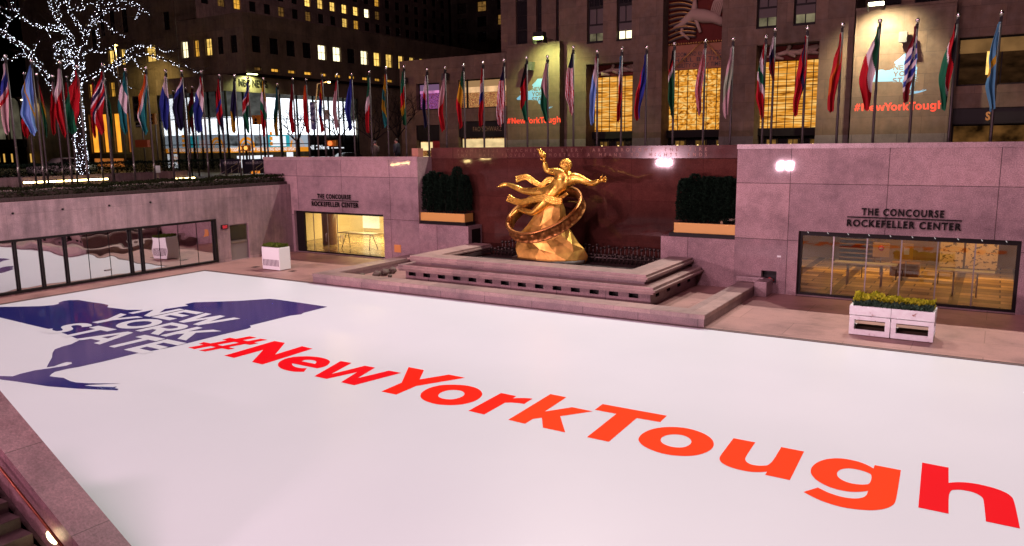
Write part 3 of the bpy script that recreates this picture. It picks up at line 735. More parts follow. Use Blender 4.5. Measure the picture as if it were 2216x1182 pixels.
for y in (30.9, 31.7): k.tube([(x0 + 1.3, y, 1.0), (x1 - 1.3, y, 1.0)], .05, n=6)
ko = k.build('water_jets', M_pipe, ft); ko['kind'] = 'stuff'
k = MB(); k.box(-7.78, -7.3, 30.2, 31.19, .03, .62, bev=.03); k.box(-8.7, -7.6, 30.9, 31.19, .45, .66, bev=.03); k.build('end_block', M_gran, ft)
# loose stones and a spot lamp lying in the left end of the basin
for i, (px, py, r) in enumerate([(783, 598, .16), (815, 596, .2), (832, 592, .22), (800, 600, .11), (849, 588, .2), (843, 597, .1)]):
    p = at(px, py, Z=.18); bm = bmesh.new(); bmesh.ops.create_icosphere(bm, subdivisions=2, radius=r)
    for v in bm.verts: v.co = v.co * (1 + .35 * noise.noise(v.co * 6 + Vector((i, 0, 0)))); v.co.z *= .8; v.co += Vector((p.x, p.y, .1 + r * .7))
    k = MB(); k.addbm(bm); k.build('loose_stone', mat('dark_stone', (.10, .075, .06), .8), None, 'dark loose stone lying in the left end of the fountain basin', 'stone', 'stones in the fountain basin')

# ================================================================== gilded statue (a plain flying figure on a rock with a ring)
def gold_mat(name, c, r, sc=5):
    m = mat(name, c, r, 0.85); q = NB(m); v = q.coord()
    q.l(q.mul(c, q.ramp(q.noise(v, sc, 4), [(.3, (.68, .62, .55)), (.7, (1.15, 1.15, 1.1))])), q.b.inputs['Base Color'])
    q.l(q.ramp(q.noise(v, 3, 4), [(.3, (r * .8,) * 3), (.7, (r * 1.3,) * 3)]), q.b.inputs['Roughness'])
    q.bump(q.noise(v, 9, 3), .12, .02); return m
M_gold = gold_mat('gilded_bronze', (0.95, 0.58, 0.11), 0.28)
M_rock = gold_mat('gilded_rock', (0.85, 0.52, 0.13), 0.46, 2.5)
M_ring = gold_mat('aged_bronze', (0.50, 0.22, 0.07), 0.40, 8)
SY = 30.15
def S(x, y, dy=0.0):
    """point of the statue's plane from the enlarged detail of the photograph"""
    return at(880 + x / 3.6933, 300 + y / 3.6933, Y=SY) + Vector((0, dy, 0))

def skin(name, m, verts, edges, radii, parent, sub=2, root=0):
    me = bpy.data.meshes.new(name); me.from_pydata([tuple(v) for v in verts], edges, [])
    o = bpy.data.objects.new(name, me); COL.objects.link(o)
    mod = o.modifiers.new('skin', 'SKIN'); mod.use_smooth_shade = True
    for i, r in enumerate(radii):
        sv = me.skin_vertices[0].data[i]; sv.radius = r if isinstance(r, tuple) else (r, r); sv.use_root = (i == root)
    sd = o.modifiers.new('sub', 'SUBSURF'); sd.levels = sub; sd.render_levels = sub
    dg = bpy.context.evaluated_depsgraph_get(); dg.update()
    m2 = bpy.data.meshes.new_from_object(o.evaluated_get(dg))
    v = [tuple(x.co) for x in m2.vertices]; f = [tuple(p.vertices) for p in m2.polygons]
    bpy.data.objects.remove(o)
    b = MB(); b.quads(v, f, None, True)
    return b if parent is None else b.build(name, m, parent)

st = thing('gilded_statue', (-17.3, SY, .7), 'golden statue of a flying figure with raised arm on a rock above the fountain', 'statue')
# body skeleton: vertex, radius
J = [ # name, x, y, dy, radius
 ('pel', 1168, 452, 0, .27), ('wai', 1205, 405, -.05, .24), ('che', 1265, 336, -.08, .345), ('sho', 1300, 285, -.12, .24), ('nec', 1308, 262, -.2, .13),
 ('sL', 1226, 264, -.10, .21), ('uL', 1180, 258, -.12, .165), ('eL', 1134, 262, -.15, .125), ('fL', 1128, 222, -.22, .14), ('wL', 1126, 182, -.3, .085),
 ('sR', 1375, 312, -.08, .215), ('uR', 1430, 335, -.12, .165), ('eR', 1498, 360, -.2, .125), ('fR', 1535, 350, -.3, .135), ('wR', 1572, 335, -.36, .085),
 ('h1', 1120, 425, -.1, .235), ('t1', 1020, 425, -.05, .205), ('k1', 928, 418, 0, .135), ('c1', 880, 395, .04, .15), ('a1', 800, 368, .1, .085), ('f1', 768, 370, .08, .11), ('o1', 735, 384, .02, .075),
 ('h2', 1135, 505, -.25, .23), ('t2', 1085, 550, -.32, .20), ('k2', 1040, 590, -.38, .135), ('c2', 990, 580, -.3, .15), ('a2', 905, 562, -.15, .085), ('f2', 880, 590, -.18, .11), ('o2', 848, 625, -.24, .075)]
ix = {j[0]: i for i, j in enumerate(J)}
E_ = [('pel','wai'),('wai','che'),('che','sho'),('sho','nec'),('che','sL'),('sL','uL'),('uL','eL'),('eL','fL'),('fL','wL'),('che','sR'),('sR','uR'),('uR','eR'),('eR','fR'),('fR','wR'),
      ('pel','h1'),('h1','t1'),('t1','k1'),('k1','c1'),('c1','a1'),('a1','f1'),('f1','o1'),('pel','h2'),('h2','t2'),('t2','k2'),('k2','c2'),('c2','a2'),('a2','f2'),('f2','o2')]
body = skin('body', M_gold, [S(j[1], j[2], j[3]) for j in J], [(ix[a], ix[b_]) for a, b_ in E_], [j[4] * (1.1 if j[0] in ('pel','wai','che','sho','sL','sR','h1','h2') else 1.02) for j in J], None, sub=3)
NBODY = len(body.v)
# muscles, hands, face go into the same body mesh
def hand(b, wrist, along, side, spread, curl, s=1.0):
    a, t = along.normalized(), side.normalized(); n = a.cross(t)
    palm = [wrist, wrist + a * .11 * s, wrist + a * .2 * s]
    b.tube(palm, [.06 * s, .085 * s, .075 * s], n=10)
    for i, L in enumerate((.17, .21, .19, .14)):
        o = palm[2] + t * ((i - 1.5) * .045 * s) - a * .02; d = (a + t * ((i - 1.5) * spread)).normalized()
        k1 = o + d * L * .5 * s; k2 = k1 + (d + n * curl).normalized() * L * .3 * s; k3 = k2 + (d + n * curl * 2.2).normalized() * L * .28 * s
        b.tube([o, k1, k2, k3], [.026 * s, .023 * s, .02 * s, .014 * s], n=7)
    o = palm[0] + a * .05 * s - t * .07 * s; d = (a * .6 - t).normalized()
    b.tube([o, o + d * .09 * s, o + (d + a * .5).normalized() * .17 * s], [.03 * s, .026 * s, .016 * s], n=7)
wR, wL = S(1572, 335, -.36), S(1126, 182, -.3)
hand(body, wR, Vector((1, -.15, .25)), Vector((.2, 0, -1)), .22, -.12)
hand(body, wL, Vector((0.05, -.15, 1)), Vector((1, .2, 0)), .12, .55, .95)
hc = S(1303, 218, -.32)
body.ball(hc, .215, n=20, sz=1.22)
fd = Vector((-.10, -.52, -.85)).normalized()                       # the face looks down and forward
up_ = Vector((0, -.8, .6)).normalized(); up_ = (up_ - fd * up_.dot(fd)).normalized(); rt = fd.cross(up_)
body.tube([hc + fd * .12 - up_ * .12, hc + fd * .2 - up_ * .2], [.13, .07], n=10)           # jaw
body.tube([hc + fd * .2 + up_ * .05, hc + fd * .27 - up_ * .06], [.025, .045], n=8)            # nose
for s2 in (-1, 1):
    body.ball(hc + fd * .195 + rt * .08 * s2 + up_ * .03, .035, n=8)
    body.ball(hc + rt * .21 * s2 - up_ * .02, .05, n=8)
body.tube([hc + fd * .225 - up_ * .13 - rt * .06, hc + fd * .24 - up_ * .13, hc + fd * .225 - up_ * .13 + rt * .06], .02, n=6)
MUS = [(1238, 322, .20, .085), (1304, 340, .20, .085), (1272, 335, .045, -.035), (1268, 352, .05, -.03)]
for i in range(3): MUS += [(1228 - i * 14 - 20, 388 + i * 21 - 6, .075, .035), (1228 - i * 14 + 18, 388 + i * 21 + 7, .075, .035), (1238 - i * 14, 376 + i * 20, .04, -.02)]
MUS = [(S(x, y), r, a_) for x, y, r, a_ in MUS]
def swell(v):
    dy = 0
    if v[1] < SY - .05:
        for c, r, a_ in MUS: dy += a_ * math.exp(-((v[0] - c.x) ** 2 + (v[2] - c.z) ** 2) / (r * r))
    return (v[0], v[1] - dy, v[2])
nb0 = NBODY
body.v[:nb0] = [swell(v) for v in body.v[:nb0]]
for leg in (('o1', Vector((-1, 0, -.15))), ('o2', Vector((-.7, 0, -.8)))):
    j = J[ix[leg[0]]]; o = S(j[1], j[2], j[3])
    for i in range(5): body.tube([o + Vector((.06, (i - 2) * .035, 0)), o + leg[1] * (.08 - .008 * i) + Vector((0, (i - 2) * .035, 0))], [.026, .018], n=6)
body.build('body', M_gold, st)
# curly hair
k = MB(); hb_ = hc - fd * .02 + up_ * .05
rng = random.Random(3)
for i in range(260):
    z = rng.uniform(-.35, 1); a = rng.uniform(0, 6.283); r = math.sqrt(max(0, 1 - z * z)); d = up_ * z + (rt * math.cos(a) + fd * math.sin(a)) * r
    if d.dot(fd) > .35 and d.dot(up_) < .5: continue
    k.ball(hb_ + d * .235, rng.uniform(.035, .05), n=6)
k.build('hair', M_gold, st)
# flame held in the raised hand
k = MB(); fp = S(1122, 135, -.35)
for i in range(13):
    a = i * 2.4; r0 = .07; h = .18 + .16 * ((i * 7) % 5) / 5
    p0 = fp + Vector((math.cos(a) * r0, math.sin(a) * r0, -.05))
    k.tube([p0, p0 + Vector((math.cos(a) * .05 - .02, math.sin(a) * .05, h * .5)), p0 + Vector((math.cos(a + .8) * .06 - .10, math.sin(a) * .03, h)), p0 + Vector((-.2 - .05 * (i % 3), 0, h + .04))], [.045, .05, .03, .008], n=7)
k.build('flame', M_gold, st)
# drapery: ribbed ribbons
def ribbon(pts, wds, ribs=4, th=.05):
    k = MB(); P = []
    for i in range(len(pts) - 1):
        for t in range(8):
            t_ = t / 8; p0 = pts[max(i - 1, 0)]; p1 = pts[i]; p2 = pts[i + 1]; p3 = pts[min(i + 2, len(pts) - 1)]
            P.append((.5 * ((2 * p1) + (p2 - p0) * t_ + (2 * p0 - 5 * p1 + 4 * p2 - p3) * t_ ** 2 + (3 * p1 - p0 - 3 * p2 + p3) * t_ ** 3), wds[i] + (wds[i + 1] - wds[i]) * t_))
    P.append((pts[-1], wds[-1]))
    n = 4 * ribs + 1; rows = []
    for i, (p, wd) in enumerate(P):
        d = (P[min(i + 1, len(P) - 1)][0] - P[max(i - 1, 0)][0]).normalized(); nn = Vector((0, -1, .25)); sd = d.cross(nn).normalized()
        rows.append([p + sd * ((u / (n - 1) - .5) * wd) + nn * (th * abs(math.sin(math.pi * ribs * u / (n - 1) + .4 * math.sin(i * .3)))) for u in range(n)])
    vs = [v for r in rows for v in r] + [v + Vector((0, .07, -.01)) for r in rows for v in r]; N = len(rows) * n
    fs = []
    for i in range(len(rows) - 1):
        for u in range(n - 1):
            a = i * n + u; fs.append((a, a + 1, a + n + 1, a + n)); fs.append((N + a, N + a + n, N + a + n + 1, N + a + 1))
        fs.append((i * n, (i + 1) * n, N + (i + 1) * n, N + i * n)); fs.append((i * n + n - 1, N + i * n + n - 1, N + (i + 1) * n + n - 1, (i + 1) * n + n - 1))
    fs.append(tuple(range(n)) + tuple(N + u for u in range(n - 1, -1, -1)))
    e = (len(rows) - 1) * n; fs.append(tuple(e + u for u in range(n - 1, -1, -1)) + tuple(N + e + u for u in range(n)))
    k.quads(vs, fs, None, True); return k
ribbon([S(1265, 500, -.28), S(1215, 490, -.38), S(1130, 470, -.42), S(1040, 485, -.40), S(930, 505, -.34), S(835, 470, -.28)], [.30, .36, .34, .30, .27, .34], 4).build('drapery', M_gold, st)
ribbon([S(1205, 345, .1), S(1130, 332, .06), S(1075, 372, .02), S(1020, 350, 0), S(960, 308, -.05), S(882, 325, -.08)], [.22, .32, .2, .24, .26, .3], 3).build('drapery', M_gold, st)
ribbon([S(1280, 440, .05), S(1250, 470, -.15), S(1215, 500, -.36)], [.14, .2, .24], 3).build('drapery', M_gold, st)
# rock
lev = [(1010, 300, 1140), (945, 302, 1140), (885, 285, 1138), (800, 245, 1120), (735, 205, 1110), (680, 152, 1105), (600, 134, 1140), (540, 96, 1170), (490, 50, 1180)]
def rk(yy):
    for a_, c_ in zip(lev, lev[1:]):
        if a_[0] >= yy >= c_[0]: f_ = (a_[0] - yy) / (a_[0] - c_[0]); return a_[1] + (c_[1] - a_[1]) * f_, a_[2] + (c_[2] - a_[2]) * f_
    return lev[-1][1:]
k = MB(); nr, nv = 13, 8; rows = []; rg = random.Random(14)
for r_ in range(nv + 1):
    yy = 1010 - 520 * r_ / nv; row = []
    for i in range(nr):
        y2 = yy + (rg.uniform(-22, 22) if 0 < r_ < nv else 0); hw, cx = rk(min(1010, max(490, y2))); c0 = S(cx, y2)
        a = 2 * math.pi * (i + .5 * (r_ % 2) + rg.uniform(-.28, .28)) / nr; f_ = 1 + rg.uniform(-.13, .10)
        row.append(Vector((c0.x + math.cos(a) * hw * .00555 * f_, SY + .1 + math.sin(a) * hw * .0040 * f_, c0.z)))
    rows.append(row)
bmr = bmesh.new(); vv = [[bmr.verts.new(p) for p in r_] for r_ in rows]
for r_ in range(nv):
    o = r_ % 2
    for i in range(nr):
        a, b_ = vv[r_][i], vv[r_][(i + 1) % nr]
        if o == 0: bmr.faces.new((a, b_, vv[r_ + 1][i])); bmr.faces.new((b_, vv[r_ + 1][(i + 1) % nr], vv[r_ + 1][i]))
        else: bmr.faces.new((a, b_, vv[r_ + 1][(i + 1) % nr])); bmr.faces.new((a, vv[r_ + 1][(i + 1) % nr], vv[r_ + 1][i]))
bmr.faces.new(vv[-1]); bmesh.ops.dissolve_limit(bmr, angle_limit=R(16), verts=bmr.verts, edges=bmr.edges)
bmesh.ops.recalc_face_normals(bmr, faces=bmr.faces); k.addbm(bmr, None, False)
k.build('rock', M_rock, st)
c0 = S(1140, 955); k = MB(); k.tube([(c0.x, SY + .1, .7), (c0.x, SY + .1, c0.z + .02)], 1.74, n=26); k.build('plinth', mat('dark_plinth', (.05, .03, .025), .5), st)
# tilted ring
k = MB(); rc = S(1117, 600, -.1); ru = Vector((math.cos(R(9)), 0, math.sin(R(9)))); rw = Vector((.10, -.86, -.5)).normalized(); rn = ru.cross(rw).normalized()
if rn.z < 0: rn = -rn
nseg = 260; prof = [(-.06, -.25), (.04, -.28), (.10, -.25), (.10, -.21), (.04, -.18), (.06, -.09), (.06, 0), (.06, .09), (.04, .18), (.10, .21), (.10, .25), (.04, .28), (-.06, .25)]
vs = []
for i in range(nseg):
    a = 2 * math.pi * i / nseg; d = ru * math.cos(a) + rw * math.sin(a)
    for q_, (dr, dn) in enumerate(prof):
        bump = .10 * noise.noise(Vector((math.cos(a) * 13, math.sin(a) * 13, dn * 11))) + .03 * math.sin(a * 24) if 3 < q_ < 9 else 0
        vs.append(rc + d * (1.74 + dr + bump) + rn * dn)
np2 = len(prof)
k.quads(vs, [(i * np2 + j, ((i + 1) % nseg) * np2 + j, ((i + 1) % nseg) * np2 + (j + 1) % np2, i * np2 + (j + 1) % np2) for i in range(nseg) for j in range(np2)], None, True)
k.build('ring', M_ring, st)

# ================================================================== planting
def leaf_mat(name, c, var=.35):
    m = mat(name, c, .8, spec=.06); q = NB(m)
    q.l(q.mul(c, q.ramp(q.noise(q.coord(), 6, 3), [(.3, (1 - var,) * 3), (.7, (1 + var,) * 3)])), q.b.inputs['Base Color']); return m
M_ever = leaf_mat('evergreen_needles', (.006, .015, .009)); M_hedge = leaf_mat('hedge_leaves', (.014, .019, .007)); M_moss = leaf_mat('moss_green', (.085, .12, .02))
M_yel = leaf_mat('golden_foliage', (.40, .40, .03)); M_blue = leaf_mat('blue_green_foliage', (.04, .075, .05))
M_bark = mat('bark', (.012, .009, .008), .9, spec=.04)
def leaves(b, n, pick, size, m=None, rg=random):
    for _ in range(n):
        p, out = pick(); s = size * rg.uniform(.6, 1.3)
        u = Vector((rg.uniform(-1, 1), rg.uniform(-1, 1), rg.uniform(-1, 1))).normalized()
        w_ = (out + Vector((rg.uniform(-1, 1), rg.uniform(-1, 1), rg.uniform(-.6, 1))) * .9).normalized(); v = u.cross(w_).normalized()
        p = Vector(p); b.face([p - v * s * .3, p + w_ * s * .5 - v * s * .25, p + w_ * s, p + w_ * s * .5 + v * s * .3], m)
def conifer(h, r, seed):
    rg = random.Random(seed); b = MB()
    def pick():
        t = rg.random() ** .8; a = rg.uniform(0, 6.283)
        rr = r * (1 - .42 * t ** 4) * (.8 + .28 * noise.noise(Vector((math.cos(a) * 2 + seed, math.sin(a) * 2, t * 6)))) * rg.uniform(.75, 1.05)
        if t > .96: rr *= .6
        d = Vector((math.cos(a), math.sin(a), .5)); return (d.x * rr, d.y * rr, .1 + t * (h - .15)), d
    leaves(b, 3400, pick, .10, None, rg); return b
protos = [conifer(2.25 + .1 * i, .34, i) for i in range(3)]
cr = []
for i, p in enumerate(protos):
    t = thing('evergreen_shrub', (0, 0, 0), '', 'shrub'); f_ = p.build('foliage', M_ever, t, base=(0, 0, 0)); k = MB(); k.tube([(0, 0, -.1), (0, 0, 1.9)], [.05, .015], n=6); s2 = k.build('stem', M_bark, t); cr.append((t, f_, s2))
used = [False] * 3
def put(i, loc, sc, rot, label, group):
    t, f_, s2 = cr[i]
    if not used[i]: used[i] = True; r = t
    else:
        r = t.copy(); COL.objects.link(r)
        for ch in (f_, s2): c = ch.copy(); COL.objects.link(c); c.parent = r
    r.location = loc; r.scale = (1, 1, sc); r.rotation_euler = (0, 0, rot); r['label'] = label; r['group'] = group
def trough(x0, x1, y0, y1, z0, label, n, glab, group, h0, last=None):
    t = thing('planter_trough', ((x0 + x1) / 2, (y0 + y1) / 2, z0), label, 'planter')
    one('base_plate', M_black, t, box=(x0 - .18, x1 + .10, y0 - .02, y1 + .04, z0, z0 + .16))
    M_tr = mat('trough_wood', (.62, .36, .085), .55)
    k = MB(); k.box(x0, x1, y0 + .06, y1, z0 + .16, z0 + .58, bev=.012); k.build('box', M_tr, t)
    k = MB(); k.box(x0 + .03, x1 - .03, y0 + .1, y1 - .04, z0 + .55, z0 + .585); k.build('soil', mat('soil', (.03, .02, .015), .9), t)
    for i in range(n):
        x = x0 + .28 + (x1 - x0 - .5) * i / (n - 1); sc = h0[i % len(h0)]
        put(i % 3, (x, (y0 + y1) / 2 + .05 * (-1) ** i, z0 + .56), sc, i * 1.3, glab, group)
trough(at(908, 480, Y=31.3).x, at(1004, 480, Y=31.3).x, 31.3, 32.1, 2.03, 'orange wooden trough of dark evergreens on the left ledge beside the statue', 7, 'dark slim evergreen in the left orange trough, in front of the maroon wall', 'evergreens in the left trough', (.86, .9, .84, .86, .8, .96))
trough(at(1457, 500, Y=31.3).x, at(1592, 500, Y=31.3).x - .04, 31.3, 32.1, 2.08, 'orange wooden trough of dark evergreens on the right ledge beside the tall wall', 10, 'dark slim evergreen in the right orange trough, beside the tall granite wall', 'evergreens in the right trough', (.82, .80, .84, .79, .83, .80, .85))

# white planters standing on the terrace
a, c_ = at(572, 582, Z=.03), at(612, 586, Z=.03)
pw = MB(); bx0, bx1, by0, by1, bz = -30.66, -29.42, 25.72, 26.42, 1.16
t = thing('white_planter', ((bx0 + bx1) / 2, (by0 + by1) / 2, .03), 'tall white square planter with slatted vent and green top near the left shop window', 'planter')
k = MB(); k.box(bx0, bx1, by0, by1, .06, bz, bev=.015); k.build('box', M_white_paint, t)
n_ = 12
for i in range(n_):
    x = bx0 + .10 + (bx1 - bx0 - .2) * i / (n_ - 1); one('vent_slot', mat('slot_shadow', (.10, .06, .08), .8), t, box=(x - .026, x + .026, by0 - .002, by0 + .01, .24, .56))
rg = random.Random(11); k = MB()
leaves(k, 2600, lambda: ((rg.uniform(bx0 + .06, bx1 - .06), rg.uniform(by0 + .06, by1 - .06), bz - .04 + .11 * rg.random()), Vector((0, 0, 1))), .12, None, rg); k.build('moss_plants', M_moss, t)

def cratebox():
    t = thing('white_planter', (-2.75, 26.3, .03), 'low white double crate planter with chipped paint and yellow foliage near the glass doors', 'planter')
    p0, p1 = at(1835, 725, Z=.03), at(2019, 742, Z=.03)
    m = mat('chipped_white_paint', (.74, .70, .71), .5); q = NB(m)
    q.l(q.ramp(q.noise(q.coord((1, 1, 1.4)), 3.2, 6, .7), [(.33, (.25, .09, .045)), (.37, (.66, .68, .68)), (.6, (.74, .80, .79))]), q.b.inputs['Base Color'])
    x0, x1, y0 = p0.x, p1.x, (p0.y + p1.y) / 2; y1 = y0 + .85; xm = (x0 + x1) / 2
    for (a, b_) in ((x0, xm - .012), (xm + .012, x1)):
        k = MB()
        k.box(a, b_, y0, y0 + .06, .05, .22, bev=.008); k.box(a, b_, y0, y0 + .06, .52, .65, bev=.008)
        k.box(a, a + .14, y0 + .003, y0 + .06, .22, .52); k.box(b_ - .14, b_, y0 + .003, y0 + .06, .22, .52)
        for s2 in (a, b_ - .06):
            k.box(s2, s2 + .06, y0 + .06, y1, .05, .22); k.box(s2, s2 + .06, y0 + .06, y1, .52, .65); k.box(s2, s2 + .06, y1 - .14, y1, .22, .52)
        k.box(a, b_, y1 - .06, y1, .52, .65); k.box(a, b_, y1 - .06, y1, .05, .22); k.build('crate_frame', m, t)
        k = MB(); k.box(a - .01, b_ + .01, y0 - .02, y1 + .02, .67, .96, bev=.012); k.build('trough', m, t)
        k = MB(); k.box(a + .06, b_ - .06, y0 + .1, y1 - .1, .48, .518); k.box(a + .15, b_ - .15, y0 + .30, y1 - .16, .06, .26); k.build('tray_and_shade_bin', mat('dark_tray_and_shade', (.03, .02, .014), .9, spec=.1), t)  # lower box is added, its dark colour stands for shade inside the crate
    rg = random.Random(12)
    def spot(y0_, y1_, z0_, hz):
        def f():
            x = rg.uniform(x0 + .08, x1 - .08); y = rg.uniform(y0_, y1_); hh = hz * (.65 + .5 * noise.noise(Vector((x * 2.2, y * 2.2, 1)))); return (x, y, z0_ + rg.random() * hh), Vector((.3 * noise.noise(Vector((x * 3, 4, 0))), -.15, 1))
        return f
    k = MB(); leaves(k, 3600, spot(y0 + .28, y1 - .05, .92, .36), .14, None, rg); k.build('yellow_foliage', M_yel, t)
    k = MB(); leaves(k, 2200, spot(y0 + .02, y0 + .4, .91, .17), .11, None, rg); k.build('blue_foliage', M_blue, t)
    k = MB(); leaves(k, 900, spot(y0 + .3, y1, .88, .26), .13, None, rg); k.build('green_foliage', M_hedge, t)
cratebox()
# small round drains in the terrace
for px, py, lb_ in [(553, 578, 'small dark drain in the terrace left of the white planter'), (633, 587, 'small dark drain in the terrace in front of the white planter')]:
    p = at(px, py, Z=.03); one('floor_drain', M_black, None, lb_, 'drain', 'floor drains', box=(p.x - .16, p.x + .16, p.y - .16, p.y + .16, .03, .036))

# left upper terrace: hedge with dark ribbed edging
k = MB(); k.box(-34.75, -34.62, 1.0, 31.15, 3.88, 4.06)
for i in range(150): y = 1.1 + i * .2; k.box(-34.62, -34.60, y, y + .06, 3.89, 4.05)
k.build('hedge_edging', mat('dark_edging', (.035, .022, .022), .5), None, 'dark ribbed edging strip along the foot of the long low hedge', 'edging')
rg = random.Random(21); k = MB()
def hp():
    y = rg.uniform(6, 31.1); top = 4.42 + .10 * noise.noise(Vector((y * .9, 0, 0))) + .05 * noise.noise(Vector((y * 4, 0, 0)))
    if rg.random() < .45: return (-34.82 + rg.uniform(-.08, .06), y, rg.uniform(3.95, top)), Vector((1, 0, .4))
    return (rg.uniform(-35.9, -34.82), y, top - rg.random() * .10), Vector((.1, 0, 1))
leaves(k, 17000, hp, .10, None, rg); k.build('low_hedge', M_hedge, None, 'long low clipped hedge along the top of the left granite wall', 'hedge')
one('hedge_soil', mat('soil', (.03, .02, .015), .9), None, 'dark earth bed under the long low hedge', 'flower bed', box=(-36.2, -34.8, 1.0, 31.1, 3.885, 4.25))
# kerb with the front row of poles, and the retaining wall behind with its strip lights
one('pole_kerb', M_gran, None, 'low granite kerb under the left front row of flagpoles', 'kerb', box=(-37.2, -36.32, 1.0, 32.2, GZ - .02, 4.27))
k = MB(); k.box(-47.6, -47.0, 8, 33.6, GZ, 4.50, M_wall_y)
rw_ = k.build('retaining_wall', None, None, 'low pink granite retaining wall behind the left rows of flagpoles', 'wall')
M_strip = glow('strip_light', (1, .74, .30), 16.0)
for (a0, a1, lb_) in [((50, 394), (235, 387), 'long warm strip light along the low wall behind the left flags'), ((376, 391), (423, 389), 'short warm strip light on the low wall right of the long strip')]:
    p0, p1 = at(*a0, X=-46.95), at(*a1, X=-46.95); t = thing('strip_light', (-46.95, (p0.y + p1.y) / 2, (p0.z + p1.z) / 2), lb_, 'light'); n_ = max(2, int((p1.y - p0.y) / .62)); zc = 4.18 if a0[0] < 100 else 3.98
    one('channel', M_black, t, box=(-46.99, -46.94, p0.y - .05, p1.y + .05, zc - .07, zc + .07))
    for i in range(n_):
        ya = p0.y + (p1.y - p0.y) * i / n_; yb = p0.y + (p1.y - p0.y) * (i + 1) / n_ - .06; one('tube', M_strip, t, box=(-46.94, -46.91, ya, yb, zc - .05, zc + .05))
    lamp('strip_lamp', 'AREA', (-46.6, (p0.y + p1.y) / 2, zc + .05), (-40, (p0.y + p1.y) / 2, zc - 1), 30 * (p1.y - p0.y) / 5, (1, .7, .3), p1.y - p0.y, size_y=.1)
rg = random.Random(22); k = MB()
def hp2():
    y = rg.uniform(16, 38); top = 5.15 + .08 * noise.noise(Vector((y, 3, 0)))
    if rg.random() < .6: return (-47.1, y, rg.uniform(4.45, top)), Vector((1, 0, .3))
    return (rg.uniform(-48.4, -47.1), y, top - .1 * rg.random()), Vector((0, 0, 1))
leaves(k, 9000, hp2, .13, None, rg); k.build('clipped_hedge', M_ever, None, 'dark clipped hedge above the retaining wall, in front of the bright glass corner', 'hedge')

# ================================================================== flagpoles and flags
CLOTH = {}
CC = dict(r=(.50, .012, .022), w=(.62, .54, .56), b=(.03, .045, .30), n=(.018, .016, .06), l=(.16, .30, .62), t=(.02, .20, .22), g=(.015, .15, .075), G=(.012, .10, .045),
          y=(.60, .34, .02), o=(.72, .12, .02), k=(.012, .011, .014), d=(.20, .012, .02), p=(.62, .40, .42), s=(.10, .30, .48), m=(.10, .05, .07), P=(.42, .50, .36))
def cloth(c):
    if c not in CLOTH:
        CC_ = tuple(a * (.85 if c in 'wl' else .62) for a in CC[c]); m = mat('flag_cloth_' + {'r': 'red', 'w': 'white', 'b': 'blue', 'n': 'navy', 'l': 'sky_blue', 't': 'teal', 'g': 'green', 'G': 'dark_green', 'y': 'yellow', 'o': 'orange', 'k': 'black', 'd': 'dark_red', 'p': 'pale_pink', 's': 'light_blue', 'm': 'maroon', 'P': 'pale_green'}[c], CC_, .8, spec=.1)
        CLOTH[c] = m
    return CLOTH[c]
def flag(name, pole, ztop, zbot, width, side, cols, fwd, label, group, slant=.25, canton=None, stripes=None, seed=0):
    """limp flag: side = unit vector away from the pole, fwd = unit vector of its folds; cols = [(colour, share)] from the top down"""
    rg = random.Random(seed); b = MB(); L = ztop - zbot; nt_, nu = 92, 25; ph = rg.uniform(0, 6)
    def pos(u, t):
        wt = .10 + (width - .10) * sm(t / .55) * (1 - .45 * sm((t - .72) / .28))
        inner = -.04 - .10 * math.sin(t * 3 + ph) * t - slant * width * sm((t - .35) / .6) * -.5
        zz = ztop - L * t * (1 - .16 * u * (1 - t)) - .12 * u * (1 - t) - .22 * (1 - abs(2 * u - 1)) * sm((t - .9) / .1)
        zz += .05 * noise.noise(Vector((u * 3, t * 5, ph)))
        inner += .10 * width * noise.noise(Vector((t * 5, ph, 2)))
        wt *= 1 + .22 * noise.noise(Vector((t * 4.5, ph, 7)))
        fold = .14 * min(1, 2.2 * t) * math.sin(u * 9.5 + ph + 1.6 * math.sin(t * 4 + ph)) + .05 * math.sin(u * 21 + 3 * t)
        return Vector((pole[0], pole[1], zz)) + side * (.05 + inner + u * wt) + fwd * fold
    tot = sum(c[1] for c in cols)
    vs = [pos(i / (nu - 1), j / (nt_ - 1)) for j in range(nt_) for i in range(nu)]
    base = len(b.v); b.v += [tuple(v) for v in vs]
    for j in range(nt_ - 1):
        for i in range(nu - 1):
            u, t = (i + .5) / (nu - 1), (j + .5) / (nt_ - 1); q = t + slant * (u - .5) * (1 if seed % 2 else -1); c = cols[-1][0]; acc = 0
            for cc, sh in cols:
                acc += sh / tot
                if q < acc: c = cc; break
            if stripes and not (canton and t < canton[1]): c = stripes[1] if int((u * 1.3 + t * .55) * stripes[0]) % 2 else stripes[2]
            if canton and t < canton[1] and stripes: c = canton[0]
            a = j * nu + i; b.f.append((a, a + 1, a + nu + 1, a + nu)); b.mi.append(b.slot(cloth(c))); b.sm.append(True)
    return b.build(name, None, None, label, 'flag', group, base=(pole[0], pole[1], zbot))

def pole(x, y, z0, z1, label, group, m=None, r=.055):
    if len(label.replace(',', '').split()) > 15: label = label.rsplit(',', 1)[0]
    t = thing('flagpole', (x, y, z0), label, 'flagpole', group)
    k = MB(); k.tube([(x, y, z0), (x, y, z0 + .9), (x, y, z1 - .16)], [r, r, r * .8], n=10); k.build('shaft', m or M_poledark, t)
    k = MB(); k.ball((x, y, z1 - .07), .085, n=10); k.build('ball', M_chrome, t)
    k = MB(); k.box(x - .05, x + .05, y - .05, y + .05, z1 - .38, z1 - .2); k.build('truck', M_black, t)
    k = MB(); k.tube([(x, y, z0), (x, y, z0 + .07)], r * 2.1, n=12); k.build('foot', M_steel, t); k = MB(); k.tube([(x + .06, y - .06, z0 + .75), (x + .06, y - .06, z0 + 1.0)], .035, n=6); k.build('cleat', M_steel, t)
    return t

